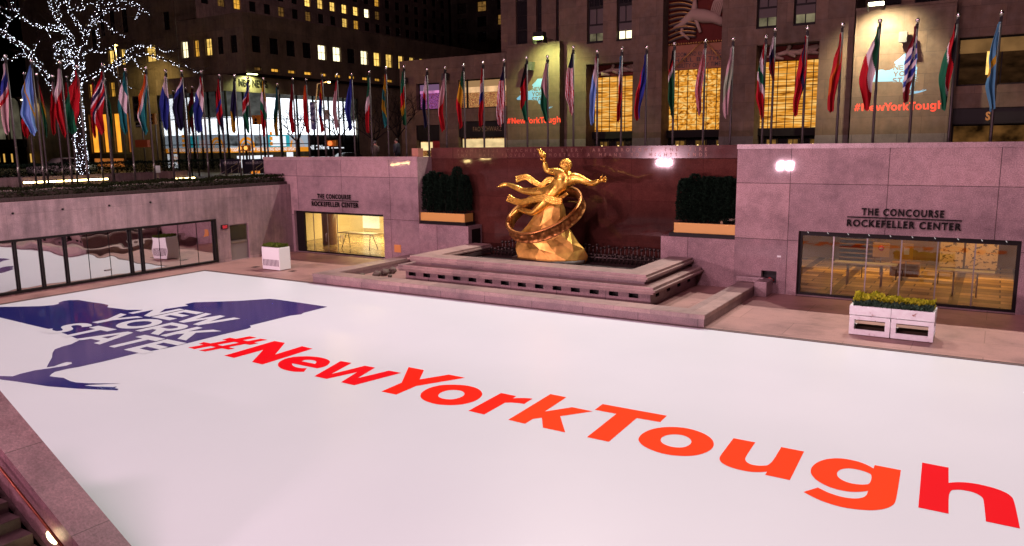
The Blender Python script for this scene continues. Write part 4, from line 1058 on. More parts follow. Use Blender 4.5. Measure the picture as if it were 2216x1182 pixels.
def row_L(X, z0, lst, group, fgroup, ref):
    for i, (px, py, y0, y1, wpx, cols, desc, kw) in enumerate(lst):
        p = at(px, py, X=X); D = (p - CAM).dot(FW); y = p.y; zt = at(px, y0, X=X).z; zb = at(px, y1, X=X).z
        s = kw.pop('s', 1)
        pole(X, y, z0, p.z, 'flagpole of the ' + desc + ', ' + ref, group)
        flag('flag', (X, y), zt, zb, wpx / FPX * D * 0.95, Vector((-.5, -.85 * s, 0)).normalized(), cols, Vector((.85, -.5, 0)), desc + ', limp, ' + ref, fgroup, seed=i + int(-X), **kw)
def row_R(Y, z0, lst, group, fgroup, ref):
    for i, (px, py, y0, y1, wpx, cols, desc, kw) in enumerate(lst):
        p = at(px, py, Y=Y); D = (p - CAM).dot(FW); zt = at(px, y0, Y=Y).z; zb = at(px, y1, Y=Y).z
        s = kw.pop('s', 1)
        pole(p.x, Y, z0, p.z, 'dark flagpole of the ' + desc + ', ' + ref, group)
        flag('flag', (p.x, Y), zt, zb, wpx / FPX * D * 0.85, Vector((-.9 * s, -.35, 0)).normalized(), cols, Vector((.35, -.9, 0)), desc + ', limp, ' + ref, fgroup, seed=i + 60, **kw)
US = dict(stripes=(8, 'r', 'w'), canton=('n', .27))
row_L(-36.6, 4.27, [
 (11, 118, 133, 282, 18, [('w', .16), ('b', .28), ('p', .1), ('r', .08), ('p', .4)], 'white, blue and pale pink flag', {}),
 (67, 128, 138, 284, 25, [('l', .5), ('y', .07), ('l', .45)], 'sky blue flag with a yellow band', dict(slant=.5)),
 (129, 131, 145, 288, 16, [('w', .46), ('r', .54)], 'white over red flag', {}),
 (166, 140, 150, 282, 30, [('r', .62), ('g', .38)], 'broad red flag with green lower corner', dict(slant=.6)),
 (221, 137, 152, 283, 24, [('r', .2), ('w', .05), ('n', .12), ('w', .06), ('r', .12), ('n', .08), ('w', .04), ('r', .3)], 'red flag with a white edged navy cross', dict(slant=.45)),
 (271, 148, 153, 283, 17, [('t', .3), ('w', .32), ('t', .38)], 'teal flag with white middle', {}),
 (315, 144, 159, 283, 19, [('o', .32), ('w', .22), ('t', .4)], 'orange, white and teal flag', dict(slant=.8)),
 (358, 150, 162, 274, 18, [('w', .33), ('b', .67)], 'white over bright blue flag', {}),
 (393, 151, 165, 276, 19, [('r', .06), ('w', .14), ('b', .15), ('n', .65)], 'navy flag with a small red and white top', {}),
 (435, 152, 164, 281, 20, [('r', .22), ('w', .26), ('b', .52)], 'red, white and blue tricolour flag', dict(slant=.4)),
 (474, 159, 169, 281, 12, [('r', .5), ('b', .12), ('r', .2), ('n', .2)], 'narrow red flag with blue patches', {}),
 (507, 161, 172, 284, 10, [('n', .75), ('y', .25)], 'narrow navy flag with yellow tip', {}),
 (536, 166, 176, 281, 13, [('b', .28), ('w', .05), ('r', .22), ('w', .05), ('g', .4)], 'blue, red and green flag with white lines', {}),
 (570, 167, 173, 288, 11, [('y', .3), ('w', .22), ('g', .2), ('r', .3)], 'yellow, white, green and red flag', {}),
], 'left front flagpoles', 'left front flags', 'behind the low hedge')
row_L(-43.6, 4.0, [
 (52, 156, 225, 292, 17, [('r', 1)], 'plain red flag half way down its pole', {}),
 (79, 158, 170, 292, 14, [('r', .36), ('y', .22), ('g', .42)], 'red, yellow and green flag', dict(slant=.5, s=-1)),
 (114, 162, 175, 286, 12, [('p', .3), ('r', .7)], 'pale pink over red flag', {}),
 (144, 163, 176, 295, 10, [('r', .6), ('d', .25), ('k', .15)], 'narrow red flag with black tip', {}),
 (202, 168, 177, 293, 9, [('r', .3), ('d', .2), ('r', .5)], 'narrow all red flag', {}),
 (227, 169, 182, 292, 13, [('g', 1)], 'plain green flag', dict(s=-1)),
], 'left second row flagpoles', 'left second row flags', 'in the second left row')
row_L(-48.2, 4.0, [
 (374, 194, 202, 298, 9, [('n', .75), ('y', .2), ('n', .1)], 'dark navy flag with yellow edge', dict(s=-1)),
 (401, 188, 195, 286, 9, [('m', .4), ('y', .4), ('m', .2)], 'brown and dull yellow flag', dict(s=-1)),
 (416, 186, 190, 282, 11, [('d', .5), ('G', .25), ('d', .25)], 'dark red and green flag', {}),
], 'left far flagpoles', 'left far flags', 'before the bright glass')
row_R(34.2, 4.0, [
 (600, 180, 186, 288, 12, [('t', .55), ('G', .2), ('y', .25)], 'teal flag with yellow tip', {}),
 (633, 168, 180, 284, 13, [('d', .4), ('r', .6)], 'plain crimson flag', {}),
 (662, 169, 182, 284, 13, [('o', .3), ('r', .7)], 'orange red flag', {}),
 (697, 160, 173, 281, 11, [('r', .15), ('y', .12), ('r', .14), ('b', .32), ('r', .27)], 'red and yellow flag with blue middle', {}),
 (729, 159, 175, 274, 14, [('r', .2), ('p', .8)], 'pale pink flag with red top', dict(s=1)),
 (761, 158, 168, 276, 18, [('b', 1)], 'plain royal blue flag', {}),
], 'flagpoles over the left concourse wall', 'flags over the left concourse wall', 'over the left wall')
row_R(34.2, 4.0, [
 (799, 153, 160, 281, 11, [('g', .4), ('w', .25), ('r', .35)], 'green, white and red flag with narrow folds', {}),
 (835, 145, 158, 269, 12, [('r', .1), ('y', .25), ('t', .2), ('y', .2), ('t', .25)], 'yellow and teal banded flag', {}),
 (874, 141, 152, 267, 13, [('g', .42), ('r', .25), ('y', .15), ('G', .2)], 'green flag with red and yellow lower bands', {}),
 (924, 147, 160, 269, 12, [('n', .1), ('w', .3), ('r', .12), ('n', .48)], 'navy and white flag with red patch', {}),
 (963, 143, 155, 278, 17, [('m', .1), ('p', .52), ('r', .4)], 'pale pink flag with red lower third', dict(slant=.4)),
 (1003, 138, 152, 270, 17, [('G', .3), ('y', .32), ('r', .4)], 'green, yellow and red flag', {}),
 (1045, 132, 145, 269, 13, [('r', .28), ('w', .18), ('b', .14), ('r', .4)], 'red flag with white and blue middle', {}),
 (1091, 128, 140, 266, 22, [('r', 1)], 'stars and stripes flag left of the green lit wall', dict(US)),
 (1140, 122, 135, 258, 16, [('k', .35), ('r', .42), ('g', .25)], 'black, red and green flag', {}),
 (1185, 120, 132, 258, 16, [('p', .55), ('g', .45)], 'pale pink over green flag', {}),
 (1241, 99, 112, 240, 22, [('r', 1)], 'stars and stripes flag right of the green lit wall', dict(US)),
 (1293, 108, 120, 263, 16, [('r', .1), ('w', .3), ('l', .6)], 'white over sky blue flag with red top', {}),
 (1346, 103, 118, 258, 10, [('s', .2), ('w', .2), ('r', .6)], 'narrow blue, white and red flag', {}),
 (1400, 99, 114, 253, 20, [('b', .7), ('r', .3)], 'blue flag with red edge', dict(slant=1.0)),
 (1460, 91, 104, 248, 15, [('k', .22), ('r', .1), ('w', .1), ('G', .58)], 'black, white and dark green flag', {}),
 (1527, 85, 103, 241, 16, [('r', 1)], 'faded stars and stripes flag before the middle golden screen', dict(stripes=(8, 'r', 'p'), canton=('p', .1))),
 (1587, 81, 98, 248, 14, [('p', .35), ('P', .35), ('p', .3)], 'white flag with pale green middle', {}),
 (1658, 76, 90, 249, 18, [('r', .22), ('w', .18), ('g', .14), ('w', .12), ('r', .34)], 'red and white flag with green emblem', {}),
 (1678, 60, 76, 170, 12, [('w', .35), ('n', .25), ('d', .4)], 'short white and dark red flag', {}),
 (1748, 57, 73, 242, 20, [('r', .25), ('n', .25), ('r', .5)], 'red flag with navy stripe', dict(slant=.8)),
 (1824, 49, 68, 236, 20, [('r', .35), ('o', .25), ('r', .4)], 'red flag with orange yellow emblem', dict(slant=.5)),
 (1905, 41, 53, 228, 30, [('G', .32), ('w', .28), ('r', .4)], 'broad green, white and red tricolour flag', dict(slant=.5)),
 (1986, 40, 52, 212, 22, [('d', .3), ('w', .1), ('b', .08), ('w', .08), ('b', .08), ('w', .08), ('b', .1), ('w', .06), ('d', .2)], 'dark red flag with blue and white wavy stripes', {}),
 (2074, 29, 45, 227, 22, [('k', .25), ('r', .3), ('w', .06), ('g', .4)], 'black, red and green flag with white lines', dict(slant=.6)),
 (2168, 24, 45, 230, 20, [('s', .45), ('y', .1), ('s', .45)], 'light blue flag with a yellow emblem', {}),
], 'flagpoles over the maroon and right walls', 'flags over the maroon and right walls', 'behind the statue wall')

# ================================================================== the big tree with its lights
def limb_tree(limbs, name, label, cat, group, twig_n=0, lights=None, seed=1, m=M_bark):
    pass
TX = -41.0
def T(px, py, dx=0.0): return at(px, py, X=TX + dx)
LIMBS = [  # (radius, points px,py,dx)
 (.27, [(181, 378, 0), (176, 330, 0), (171, 270, 0), (167, 215, .1), (166, 180, .1), (172, 150, .1), (160, 110, 0)]),
 (.13, [(172, 150, .1), (178, 115, .4), (186, 75, .8), (200, 40, 1.0), (215, 10, 1.2), (225, -25, 1.3)]),
 (.12, [(160, 110, 0), (150, 75, -.4), (128, 50, -1.0), (112, 20, -1.4), (100, -20, -1.6)]),
 (.09, [(186, 75, .8), (165, 50, 1.4), (150, 25, 1.8), (140, -20, 2.2)]),
 (.08, [(200, 40, 1.0), (235, 22, 1.8), (262, 18, 2.4), (290, 10, 2.8), (312, 25, 3.2), (326, 38, 3.3)]),
 (.08, [(166, 180, .1), (200, 165, 1.0), (235, 145, 1.8), (270, 125, 2.4), (300, 118, 2.8), (345, 125, 3.4), (385, 140, 3.8), (410, 150, 4.0), (430, 160, 4.1)]),
 (.06, [(270, 125, 2.4), (285, 106, 3.0), (325, 100, 3.6), (350, 108, 3.8), (375, 112, 4.0)]),
 (.06, [(200, 165, 1.0), (240, 145, .6), (285, 130, .2), (300, 142, 0), (310, 160, -.2)]),
 (.06, [(172, 140, .1), (140, 130, -.8), (120, 100, -1.4), (140, 92, -1.8), (118, 120, -1.9), (128, 140, -2)]),
 (.06, [(160, 115, 0), (140, 110, 1), (150, 130, 1.4), (135, 150, 1.6)]),
 (.07, [(150, 75, -.4), (125, 65, 0), (90, 60, .6), (55, 45, 1.2), (30, 20, 1.6)]),
 (.05, [(125, 65, 0), (105, 55, -.6), (110, 90, -.8)]),
 (.05, [(200, 40, 1), (225, 50, 1.6), (235, 60, 1.8), (255, 75, 2.2), (275, 80, 2.5)]),
 (.05, [(215, 10, 1.2), (250, 5, 1.8), (290, 8, 2.0), (300, 25, 2.1), (294, 42, 2.2)]),
 (.05, [(178, 115, .4), (205, 110, .9), (225, 112, 1.3), (245, 100, 1.6)]),
 (.045, [(186, 60, .8), (205, 48, 1.2), (212, 75, 1.4), (213, 105, 1.5)]),
 (.045, [(240, 150, .6), (258, 170, .8), (268, 185, .9), (285, 192, 1)]),
 (.045, [(128, 50, -1.0), (130, 20, -1.2), (118, 5, -1.3), (128, -15, -1.5)]),
 (.05, [(160, 85, -.2), (140, 60, .4), (120, 30, .8), (130, 8, 1), (160, 0, 1.2)]),
 (.045, [(215, 10, 1.2), (190, 5, 1.0), (175, 25, .7), (160, 10, .5)]),
 (.04, [(150, 25, 1.8), (172, 18, 1.9), (182, 2, 2)]),
]
SECOND = [  # the tree further left
 (.14, [(150, 300, 0), (146, 245, 0), (118, 200, 0), (95, 155, .2), (70, 125, .3), (40, 95, .4), (0, 70, .5), (-60, 50, .5)]),
 (.07, [(70, 125, .3), (45, 118, .1), (20, 130, -.2), (-20, 125, -.4)]),
 (.06, [(70, 125, .3), (75, 100, .8), (90, 85, 1.1)]),
 (.06, [(40, 95, .4), (15, 75, .1), (20, 45, -.1), (40, 30, -.2), (35, 15, -.3)]),
 (.05, [(20, 45, -.1), (0, 25, -.3), (-25, 10, -.5)]),
 (.05, [(-10, 5, .2), (12, 20, .4), (28, 12, .5), (20, -8, .6)]),
]
def build_tree(limbs, T_, name, label, lname, llabel, seed, dens):
    rg = random.Random(seed); t = None; curves = []
    for r, pts in limbs:
        p = [T_(*q) for q in pts]; out = []
        for i in range(len(p) - 1):
            p0, p1, p2, p3 = p[max(i - 1, 0)], p[i], p[i + 1], p[min(i + 2, len(p) - 1)]
            for s_ in range(5):
                a = s_ / 5; out.append(.5 * ((2 * p1) + (p2 - p0) * a + (2 * p0 - 5 * p1 + 4 * p2 - p3) * a * a + (3 * p1 - p0 - 3 * p2 + p3) * a ** 3) + Vector((rg.uniform(-.03, .03),) * 3))
        out.append(p[-1]); curves.append((r, out))
    root = curves[0][1][0]
    t = thing(name, (root.x, root.y, root.z), label, 'tree')
    tk = MB(); bl = MB(); dots = MB()
    for i, (r, c) in enumerate(curves):
        (tk if i == 0 else bl).tube(c, [max(.012, r * (1 - .8 * q / (len(c) - 1)) if i else r * (1 - .35 * q / (len(c) - 1))) for q in range(len(c))], n=8 if i == 0 else 6)
        # twigs
        for q in range(3, len(c) - 1, 2):
            d = (c[q + 1] - c[q]).normalized()
            for _ in range(2 if i else 0):
                u = (d + Vector((rg.uniform(-1, 1), rg.uniform(-1, 1), rg.uniform(-.4, 1.1))) * 1.1).normalized(); L = rg.uniform(.3, .9); a = c[q]
                m1 = a + u * L * .5 + Vector((rg.uniform(-.06, .06), rg.uniform(-.06, .06), rg.uniform(-.03, .1))); bl.tube([a, m1, a + u * L], [.018, .011, .004], n=4, cap=False)
                u2 = (u + Vector((rg.uniform(-1, 1), rg.uniform(-1, 1), rg.uniform(-1, 1))) * .6).normalized(); bl.tube([m1, m1 + u2 * L * .5], [.008, .003], n=3, cap=False)
        # strings of lights wound along the limb
        for q in range(len(c) - 1):
            seg = (c[q + 1] - c[q]).length; rr = max(.03, r * (1 - .7 * q / (len(c) - 1)) if i else r * .95) + .025; n_ = int(seg * dens * (.35 + rr * (15.0 if i == 0 else 8.5)))
            d = (c[q + 1] - c[q]).normalized(); u = d.orthogonal().normalized(); v = d.cross(u)
            for _ in range(n_):
                a = rg.uniform(0, 6.283); f_ = rg.random(); jj = rr * rg.uniform(.9, 1.25 if i else 1.05)
                p_ = c[q].lerp(c[q + 1], f_) + (u * math.cos(a) + v * math.sin(a)) * jj; s_ = .0115 * rg.uniform(.7, 1.3)
                dots.quads([p_ + Vector((s_, 0, 0)), p_ - Vector((s_, 0, 0)), p_ + Vector((0, s_, 0)), p_ - Vector((0, s_, 0)), p_ + Vector((0, 0, s_)), p_ - Vector((0, 0, s_))],
                           [(0, 2, 4), (2, 1, 4), (1, 3, 4), (3, 0, 4), (2, 0, 5), (1, 2, 5), (3, 1, 5), (0, 3, 5)])
    tk.build('trunk', M_bark, t); bl.build('branches', M_bark, t)
    dots.build(lname, glow('fairy_light', (.80, .84, 1.0), 11.0), None, llabel, 'string lights', kind='stuff')
build_tree(LIMBS, T, 'bare_tree', 'tall bare tree wrapped in white fairy lights above the left flags', 'fairy_lights', 'white fairy lights wound round the tall bare tree', 41, 21)
T2_ = lambda px, py, dx=0.0: at(px, py, X=-44.0 + dx)
build_tree(SECOND, T2_, 'bare_tree', 'leaning bare tree wrapped in white fairy lights at the far left edge', 'fairy_lights', 'white fairy lights wound round the leaning tree at the left edge', 43, 17)

# ================================================================== buildings beyond the plaza
YF = 48.6
W_LIT = [glow('window_warm', (1, .62, .14), 1.15, .35, (1.5, 1.5, 2.2)), glow('window_amber', (1, .48, .06), .75, .4, (1.5, 1.5, 2.2)), glow('window_bright', (1, .88, .52), 1.9, .2, (1, 1, 1.5))]
W_DIM = glow('window_dim', (1, .5, .12), .14, .6, (2, 2, 3))
W_DARK = mat('window_dark', (.012, .011, .012), .08)
W_BLIND = mat('window_blind', (.075, .062, .06), .7, spec=.1)
M_frame = mat('window_frame_metal', (.012, .010, .010), .6, spec=.1)
def window(parent, face, c, u0, u1, z0, z1, pane, depth=.16, bars=(1, 1), fr=.05):
    P = (lambda b, a, e, d0, d1, f, g: b.box(a, e, c + d0, c + d1, f, g)) if face == 'Y' else (lambda b, a, e, d0, d1, f, g: b.box(c - d1, c - d0, a, e, f, g))
    b = MB(); d0, d1 = depth - .05, depth
    P(b, u0, u1, d0, d1, z0, z0 + fr); P(b, u0, u1, d0, d1, z1 - fr, z1); P(b, u0, u0 + fr, d0, d1, z0 + fr, z1 - fr); P(b, u1 - fr, u1, d0, d1, z0 + fr, z1 - fr)
    for i in range(bars[0]): u = u0 + (u1 - u0) * (i + 1) / (bars[0] + 1); P(b, u - fr * .35, u + fr * .35, d0 + .012, d1, z0 + fr, z1 - fr)
    for i in range(bars[1]): z = z0 + (z1 - z0) * (i + 1) / (bars[1] + 1); P(b, u0 + fr, u1 - fr, d0 + .006, d1, z - fr * .4, z + fr * .4)
    w_ = b.build('window', M_frame, parent)
    b = MB(); P(b, u0, u1, d1 + .002, d1 + .02, z0, z1); b.build('pane', pane, w_)
    return w_
def body_box(b, x0, x1, y0, y1, z0, z1, m, skip=''):
    """outer faces of a building except those in skip (f front -Y, r right +X, l left, k back)"""
    if 'f' not in skip: b.face([(x0, y0, z0), (x1, y0, z0), (x1, y0, z1), (x0, y0, z1)], m)
    if 'r' not in skip: b.face([(x1, y0, z0), (x1, y1, z0), (x1, y1, z1), (x1, y0, z1)], m)
    if 'l' not in skip: b.face([(x0, y0, z0), (x0, y0, z1), (x0, y1, z1), (x0, y1, z0)], m)
    b.face([(x0, y1, z0), (x0, y1, z1), (x1, y1, z1), (x1, y1, z0)], m); b.face([(x0, y0, z1), (x1, y0, z1), (x1, y1, z1), (x0, y1, z1)], m)

# ---- the tower with the golden screens
tw = thing('stone_tower', (-17, YF, GZ), 'pinkish stone tower base with three tall portals of golden glass', 'building')
px_ = lambda px, py=200, Y=YF: at(px, py, Y=Y).x
pz_ = lambda px, py, Y=YF: at(px, py, Y=Y).z
PL = (px_(1268, 240), px_(1369, 240)); PC = (px_(1431, 240), px_(1557, 240)); PR = (px_(1632, 240), px_(1766, 240))
WT = [(px_(1270, 60), px_(1305, 60)), (px_(1334, 60), px_(1367, 60)), (px_(1637, 40), px_(1681, 40)), (px_(1717, 40), px_(1765, 40))]
ZB = 12.62
holes = [(*PL, GZ, 11.25), (*PC, GZ, 17.5), (*PR, GZ, 11.65)] + [(*w_, ZB + .05, 19.0) for w_ in WT]
b = MB(); wall_holes(b, 'Y', YF, -26.35, -7.55, GZ, 46, holes, 1.4, M_lime, mside=M_lime_y)
body_box(b, -26.35, -7.55, YF, 70, GZ, 46, M_lime_y, 'f')
b.build('wall', None, tw)
for w_ in WT:
    k = MB(); k.box(w_[0], w_[1], YF + .35, YF + .4, ZB + 3.2, 19.0); k.build('spandrel', M_frame, tw)
    wd = window(tw, 'Y', YF, w_[0], w_[1], ZB + .05, ZB + 1.15, W_LIT[2] if abs(w_[0] + 22) < .6 else glow('office_dim', (1, .85, .5), .16, .5, (2, 2, 2)), .3, (1, 0), .09)
    one('blind', W_BLIND, wd, box=(w_[0] + .09, w_[1] - .09, YF + .24, YF + .262, ZB + .62, ZB + 1.12))
    window(tw, 'Y', YF, w_[0], w_[1], ZB + 1.15, ZB + 2.3, W_BLIND, .3, (1, 0), .09)
    window(tw, 'Y', YF, w_[0], w_[1], ZB + 2.3, ZB + 3.2, W_DARK, .3, (2, 0), .09)
    one('sill', M_frame, tw, box=(w_[0], w_[1], YF - .02, YF + .3, ZB - .03, ZB + .05))
# golden glass screens
def screen_mat():
    m = bpy.data.materials.new('golden_cast_glass'); m.use_nodes = True; t = m.node_tree; t.nodes.remove(t.nodes['Principled BSDF']); out = t.nodes['Material Output']
    N = lambda k: t.nodes.new(k); e = N('ShaderNodeEmission'); c = N('ShaderNodeTexCoord'); mp = N('ShaderNodeMapping'); mp.inputs['Scale'].default_value = (.4, 1, 5.5)
    nz = N('ShaderNodeTexNoise'); nz.inputs['Scale'].default_value = 1.9; nz.inputs['Detail'].default_value = 6; nz.inputs['Distortion'].default_value = .7
    rp = N('ShaderNodeValToRGB'); el = rp.color_ramp.elements; el[0].position = .3; el[0].color = (.10, .02, .001, 1); el[1].position = .72; el[1].color = (1, .74, .27, 1); x = el.new(.5); x.color = (.80, .31, .03, 1)
    L = t.links.new; L(c.outputs['Object'], mp.inputs[0]); L(mp.outputs[0], nz.inputs['Vector']); L(nz.outputs['Fac'], rp.inputs[0]); L(rp.outputs[0], e.inputs[0]); e.inputs[1].default_value = 1.05; L(e.outputs[0], out.inputs[0])
    m.cycles.emission_sampling = 'NONE'; return m, mp, nz
M_scr, _, _ = screen_mat()
M_scr2, mp2, nz2 = screen_mat(); mp2.inputs['Scale'].default_value = (1.1, 1, 1.5); mp2.inputs['Rotation'].default_value = (0, R(38), 0); nz2.inputs['Distortion'].default_value = 2.2; nz2.inputs['Scale'].default_value = 1.7
for (a, e), zt, ms, nb, rough_ in ((PL, 10.45, M_scr, 5, 3), (PC, 10.6, M_scr2, 5, 9), (PR, 10.75, M_scr, 6, 3)):
    ys = YF + 1.42; rg = random.Random(int(a * 10)); nx, nz_ = 26, 34
    k = MB(); k.sheet([a + (e - a) * i / nx for i in range(nx + 1)], [6.78 + (zt - 6.78) * j / nz_ for j in range(nz_ + 1)], lambda x, z: (x, ys + .06 * noise.noise(Vector((x * 1.5, z * rough_ * .5, a))), z))
    sc = k.build('golden_screen', ms, tw); kk = MB()
    for i in range(1, nb + 1): x = a + (e - a) * i / (nb + 1); kk.box(x - .02, x + .02, ys - .12, ys - .08, 6.78, zt)
    for j in range(1, 11): z = 6.78 + (zt - 6.78) * j / 11; kk.box(a, e, ys - .115, ys - .085, z - .012, z + .012)
    kk.build('glazing_bar', M_frame, sc)
    one('door_lintel', M_frame, tw, box=(a, e, YF + 1.0, YF + 1.3, 6.30, 6.78))
    one('doorway', W_DARK, tw, box=(a, e, YF + 1.35, YF + 1.4, GZ, 6.3))
    for i in range(3):
        x = a + (e - a) * (.12 + i * .36); dd = window(tw, 'Y', YF + 1.0, x, x + (e - a) * .2, 4.1, 6.15, W_DIM, .3, (1, 0), .07); k = MB(); k.ball((x + .25, YF + 1.18, 5.75), .075, n=8); k.build('door_lamp', glow('door_lamp_glow', (1, .7, .25), 3.0), dd)
# carved stone reliefs above the doors: plain generic figures
M_carve = mat('carved_limestone', (.24, .17, .135), .8, spec=.1); M_redback = mat('red_painted_stone', (.07, .015, .012), .8, spec=.05); M_gild = mat('gilded_edge', (.34, .19, .05), .4, .6)
def relief(a, e, z0, z1, seed, gild):
    t = thing('carved_relief', ((a + e) / 2, YF + .9, z0), {0: 'small carved stone relief over the left golden screen', 1: 'large carved relief with gilded wavy ribs over the middle golden screen', 2: 'small carved stone relief over the right golden screen'}[seed], 'relief')
    one('back_panel', M_redback, t, box=(a, e, YF + .95, YF + 1.3, z0, z1)); rg = random.Random(seed); k = MB(); wd = e - a
    ctl = [(.12, .30, .10), (.28, .42, .16), (.45, .55, .24), (.62, .50, .26), (.80, .45, .2), (.95, .34, .14)]
    pts = [Vector((a + wd * u, YF + .88, z0 + (z1 - z0) * v)) for u, v, r in ctl]; k.tube(pts, [r * min(2.2, z1 - z0) * .75 for u, v, r in ctl], n=12)
    k.tube([pts[2], pts[2] + Vector((.1, -.12, .28 * (z1 - z0)))], [.16 * (z1 - z0) ** .5, .1], n=10); k.ball(pts[2] + Vector((.14, -.15, .34 * (z1 - z0))), .14 * (z1 - z0) ** .6, n=12)
    k.tube([pts[1], pts[1] + Vector((-.1, -.15, -.2 * (z1 - z0))), pts[1] + Vector((.45, -.2, -.34 * (z1 - z0)))], [.14, .12, .07], n=8)
    k.tube([pts[2], pts[2] + Vector((.5, -.15, -.35 * (z1 - z0)))], [.16, .09], n=8); k.tube([pts[3], pts[3] + Vector((.35, -.12, .1)), pts[3] + Vector((.8, -.1, -.12 * (z1 - z0)))], [.15, .12, .08], n=8); k.build('figure', M_carve, t); k = MB()
    for i in range(6):
        o = pts[4] + Vector((-.3 + .12 * i, -.05, .05)); k.tube([o, o + Vector((.25, 0, .28 * (z1 - z0))), o + Vector((.75, 0, .42 * (z1 - z0) - .05 * i))], [.07, .06, .03], n=6)
    k.build('wing', M_carve, t)
    if gild:
        k = MB()
        kd = MB()
        for i in range(10):
            zs, ze = z0 + .22 + i * .33, z0 + .30 + i * .25; q_ = []
            for s_ in range(11):
                f_ = s_ / 10; q_.append(Vector((a + wd * (.03 + .47 * f_), YF + .84 - .10 * math.sin(f_ * 3.1), zs + (ze - zs) * f_ + .22 * math.sin(f_ * 2.6))))
            kd.tube(q_, .10, n=8); k.tube([p_ + Vector((0, -.085, .05)) for p_ in q_], .032, n=6)
        kd.build('dark_rib', mat('dark_rib_stone', (.035, .02, .018), .6), t)
        k.build('wavy_rib', M_gild, t)
        k = MB(); [k.ball((a + wd * (.03 + .94 * i / 22), YF + .9, z0 + .06), .06, n=6) for i in range(23)]; k.build('bead_row', M_gild, t)
        k = MB(); k.tube([(a + wd * .62, YF + .75, z0 + .12), (a + wd * .12, YF + .7, 10.62)], .035, n=6); k.tube([(a + wd * .66, YF + .75, z0 + .12), (a + wd * .96, YF + .7, 11.0)], .035, n=6); k.build('compass', M_gild, t)
relief(*PL, 10.47, 11.2, 0, False); relief(*PC, 12.15, 15.4, 1, True); relief(*PR, 10.77, 11.6, 2, False)
one('inscription_panel', mat('brown_inscription_stone', (.22, .10, .06), .8, spec=.05), tw, box=(PC[0], PC[1], YF + 1.0, YF + 1.35, 10.6, 12.15))
M_ins = mat('dark_inscription', (.018, .012, .012), .6)
k = MB(); wdc = PC[1] - PC[0]
for i, (tx_, zz) in enumerate([('WISDOM AND KNOWLEDGE', 11.42), ('SHALL BE THE', 11.07), ('STABILITY OF THY TIMES', 10.72)]): words(k, tx_, (PC[0] + .18, YF + .99, zz), UX, UZ, wdc - .36, .26, .012)
k.build('inscription', M_ins, tw)
# plinths of the piers
for i, (a, e) in enumerate([(-26.35, PL[0]), (PL[1], PC[0]), (PC[1], PR[0]), (PR[1], -7.55)]): one('plinth', M_plinth, tw, box=(a + .003, e - .003, YF - .03, YF - .003, GZ, 6.3))
k = MB(); words(k, '30 ROCKEFELLER PLAZA', (-9.3, YF - .04, 5.6), UX, UZ, 1.5, .13, .01); k.build('address', M_gild, tw)

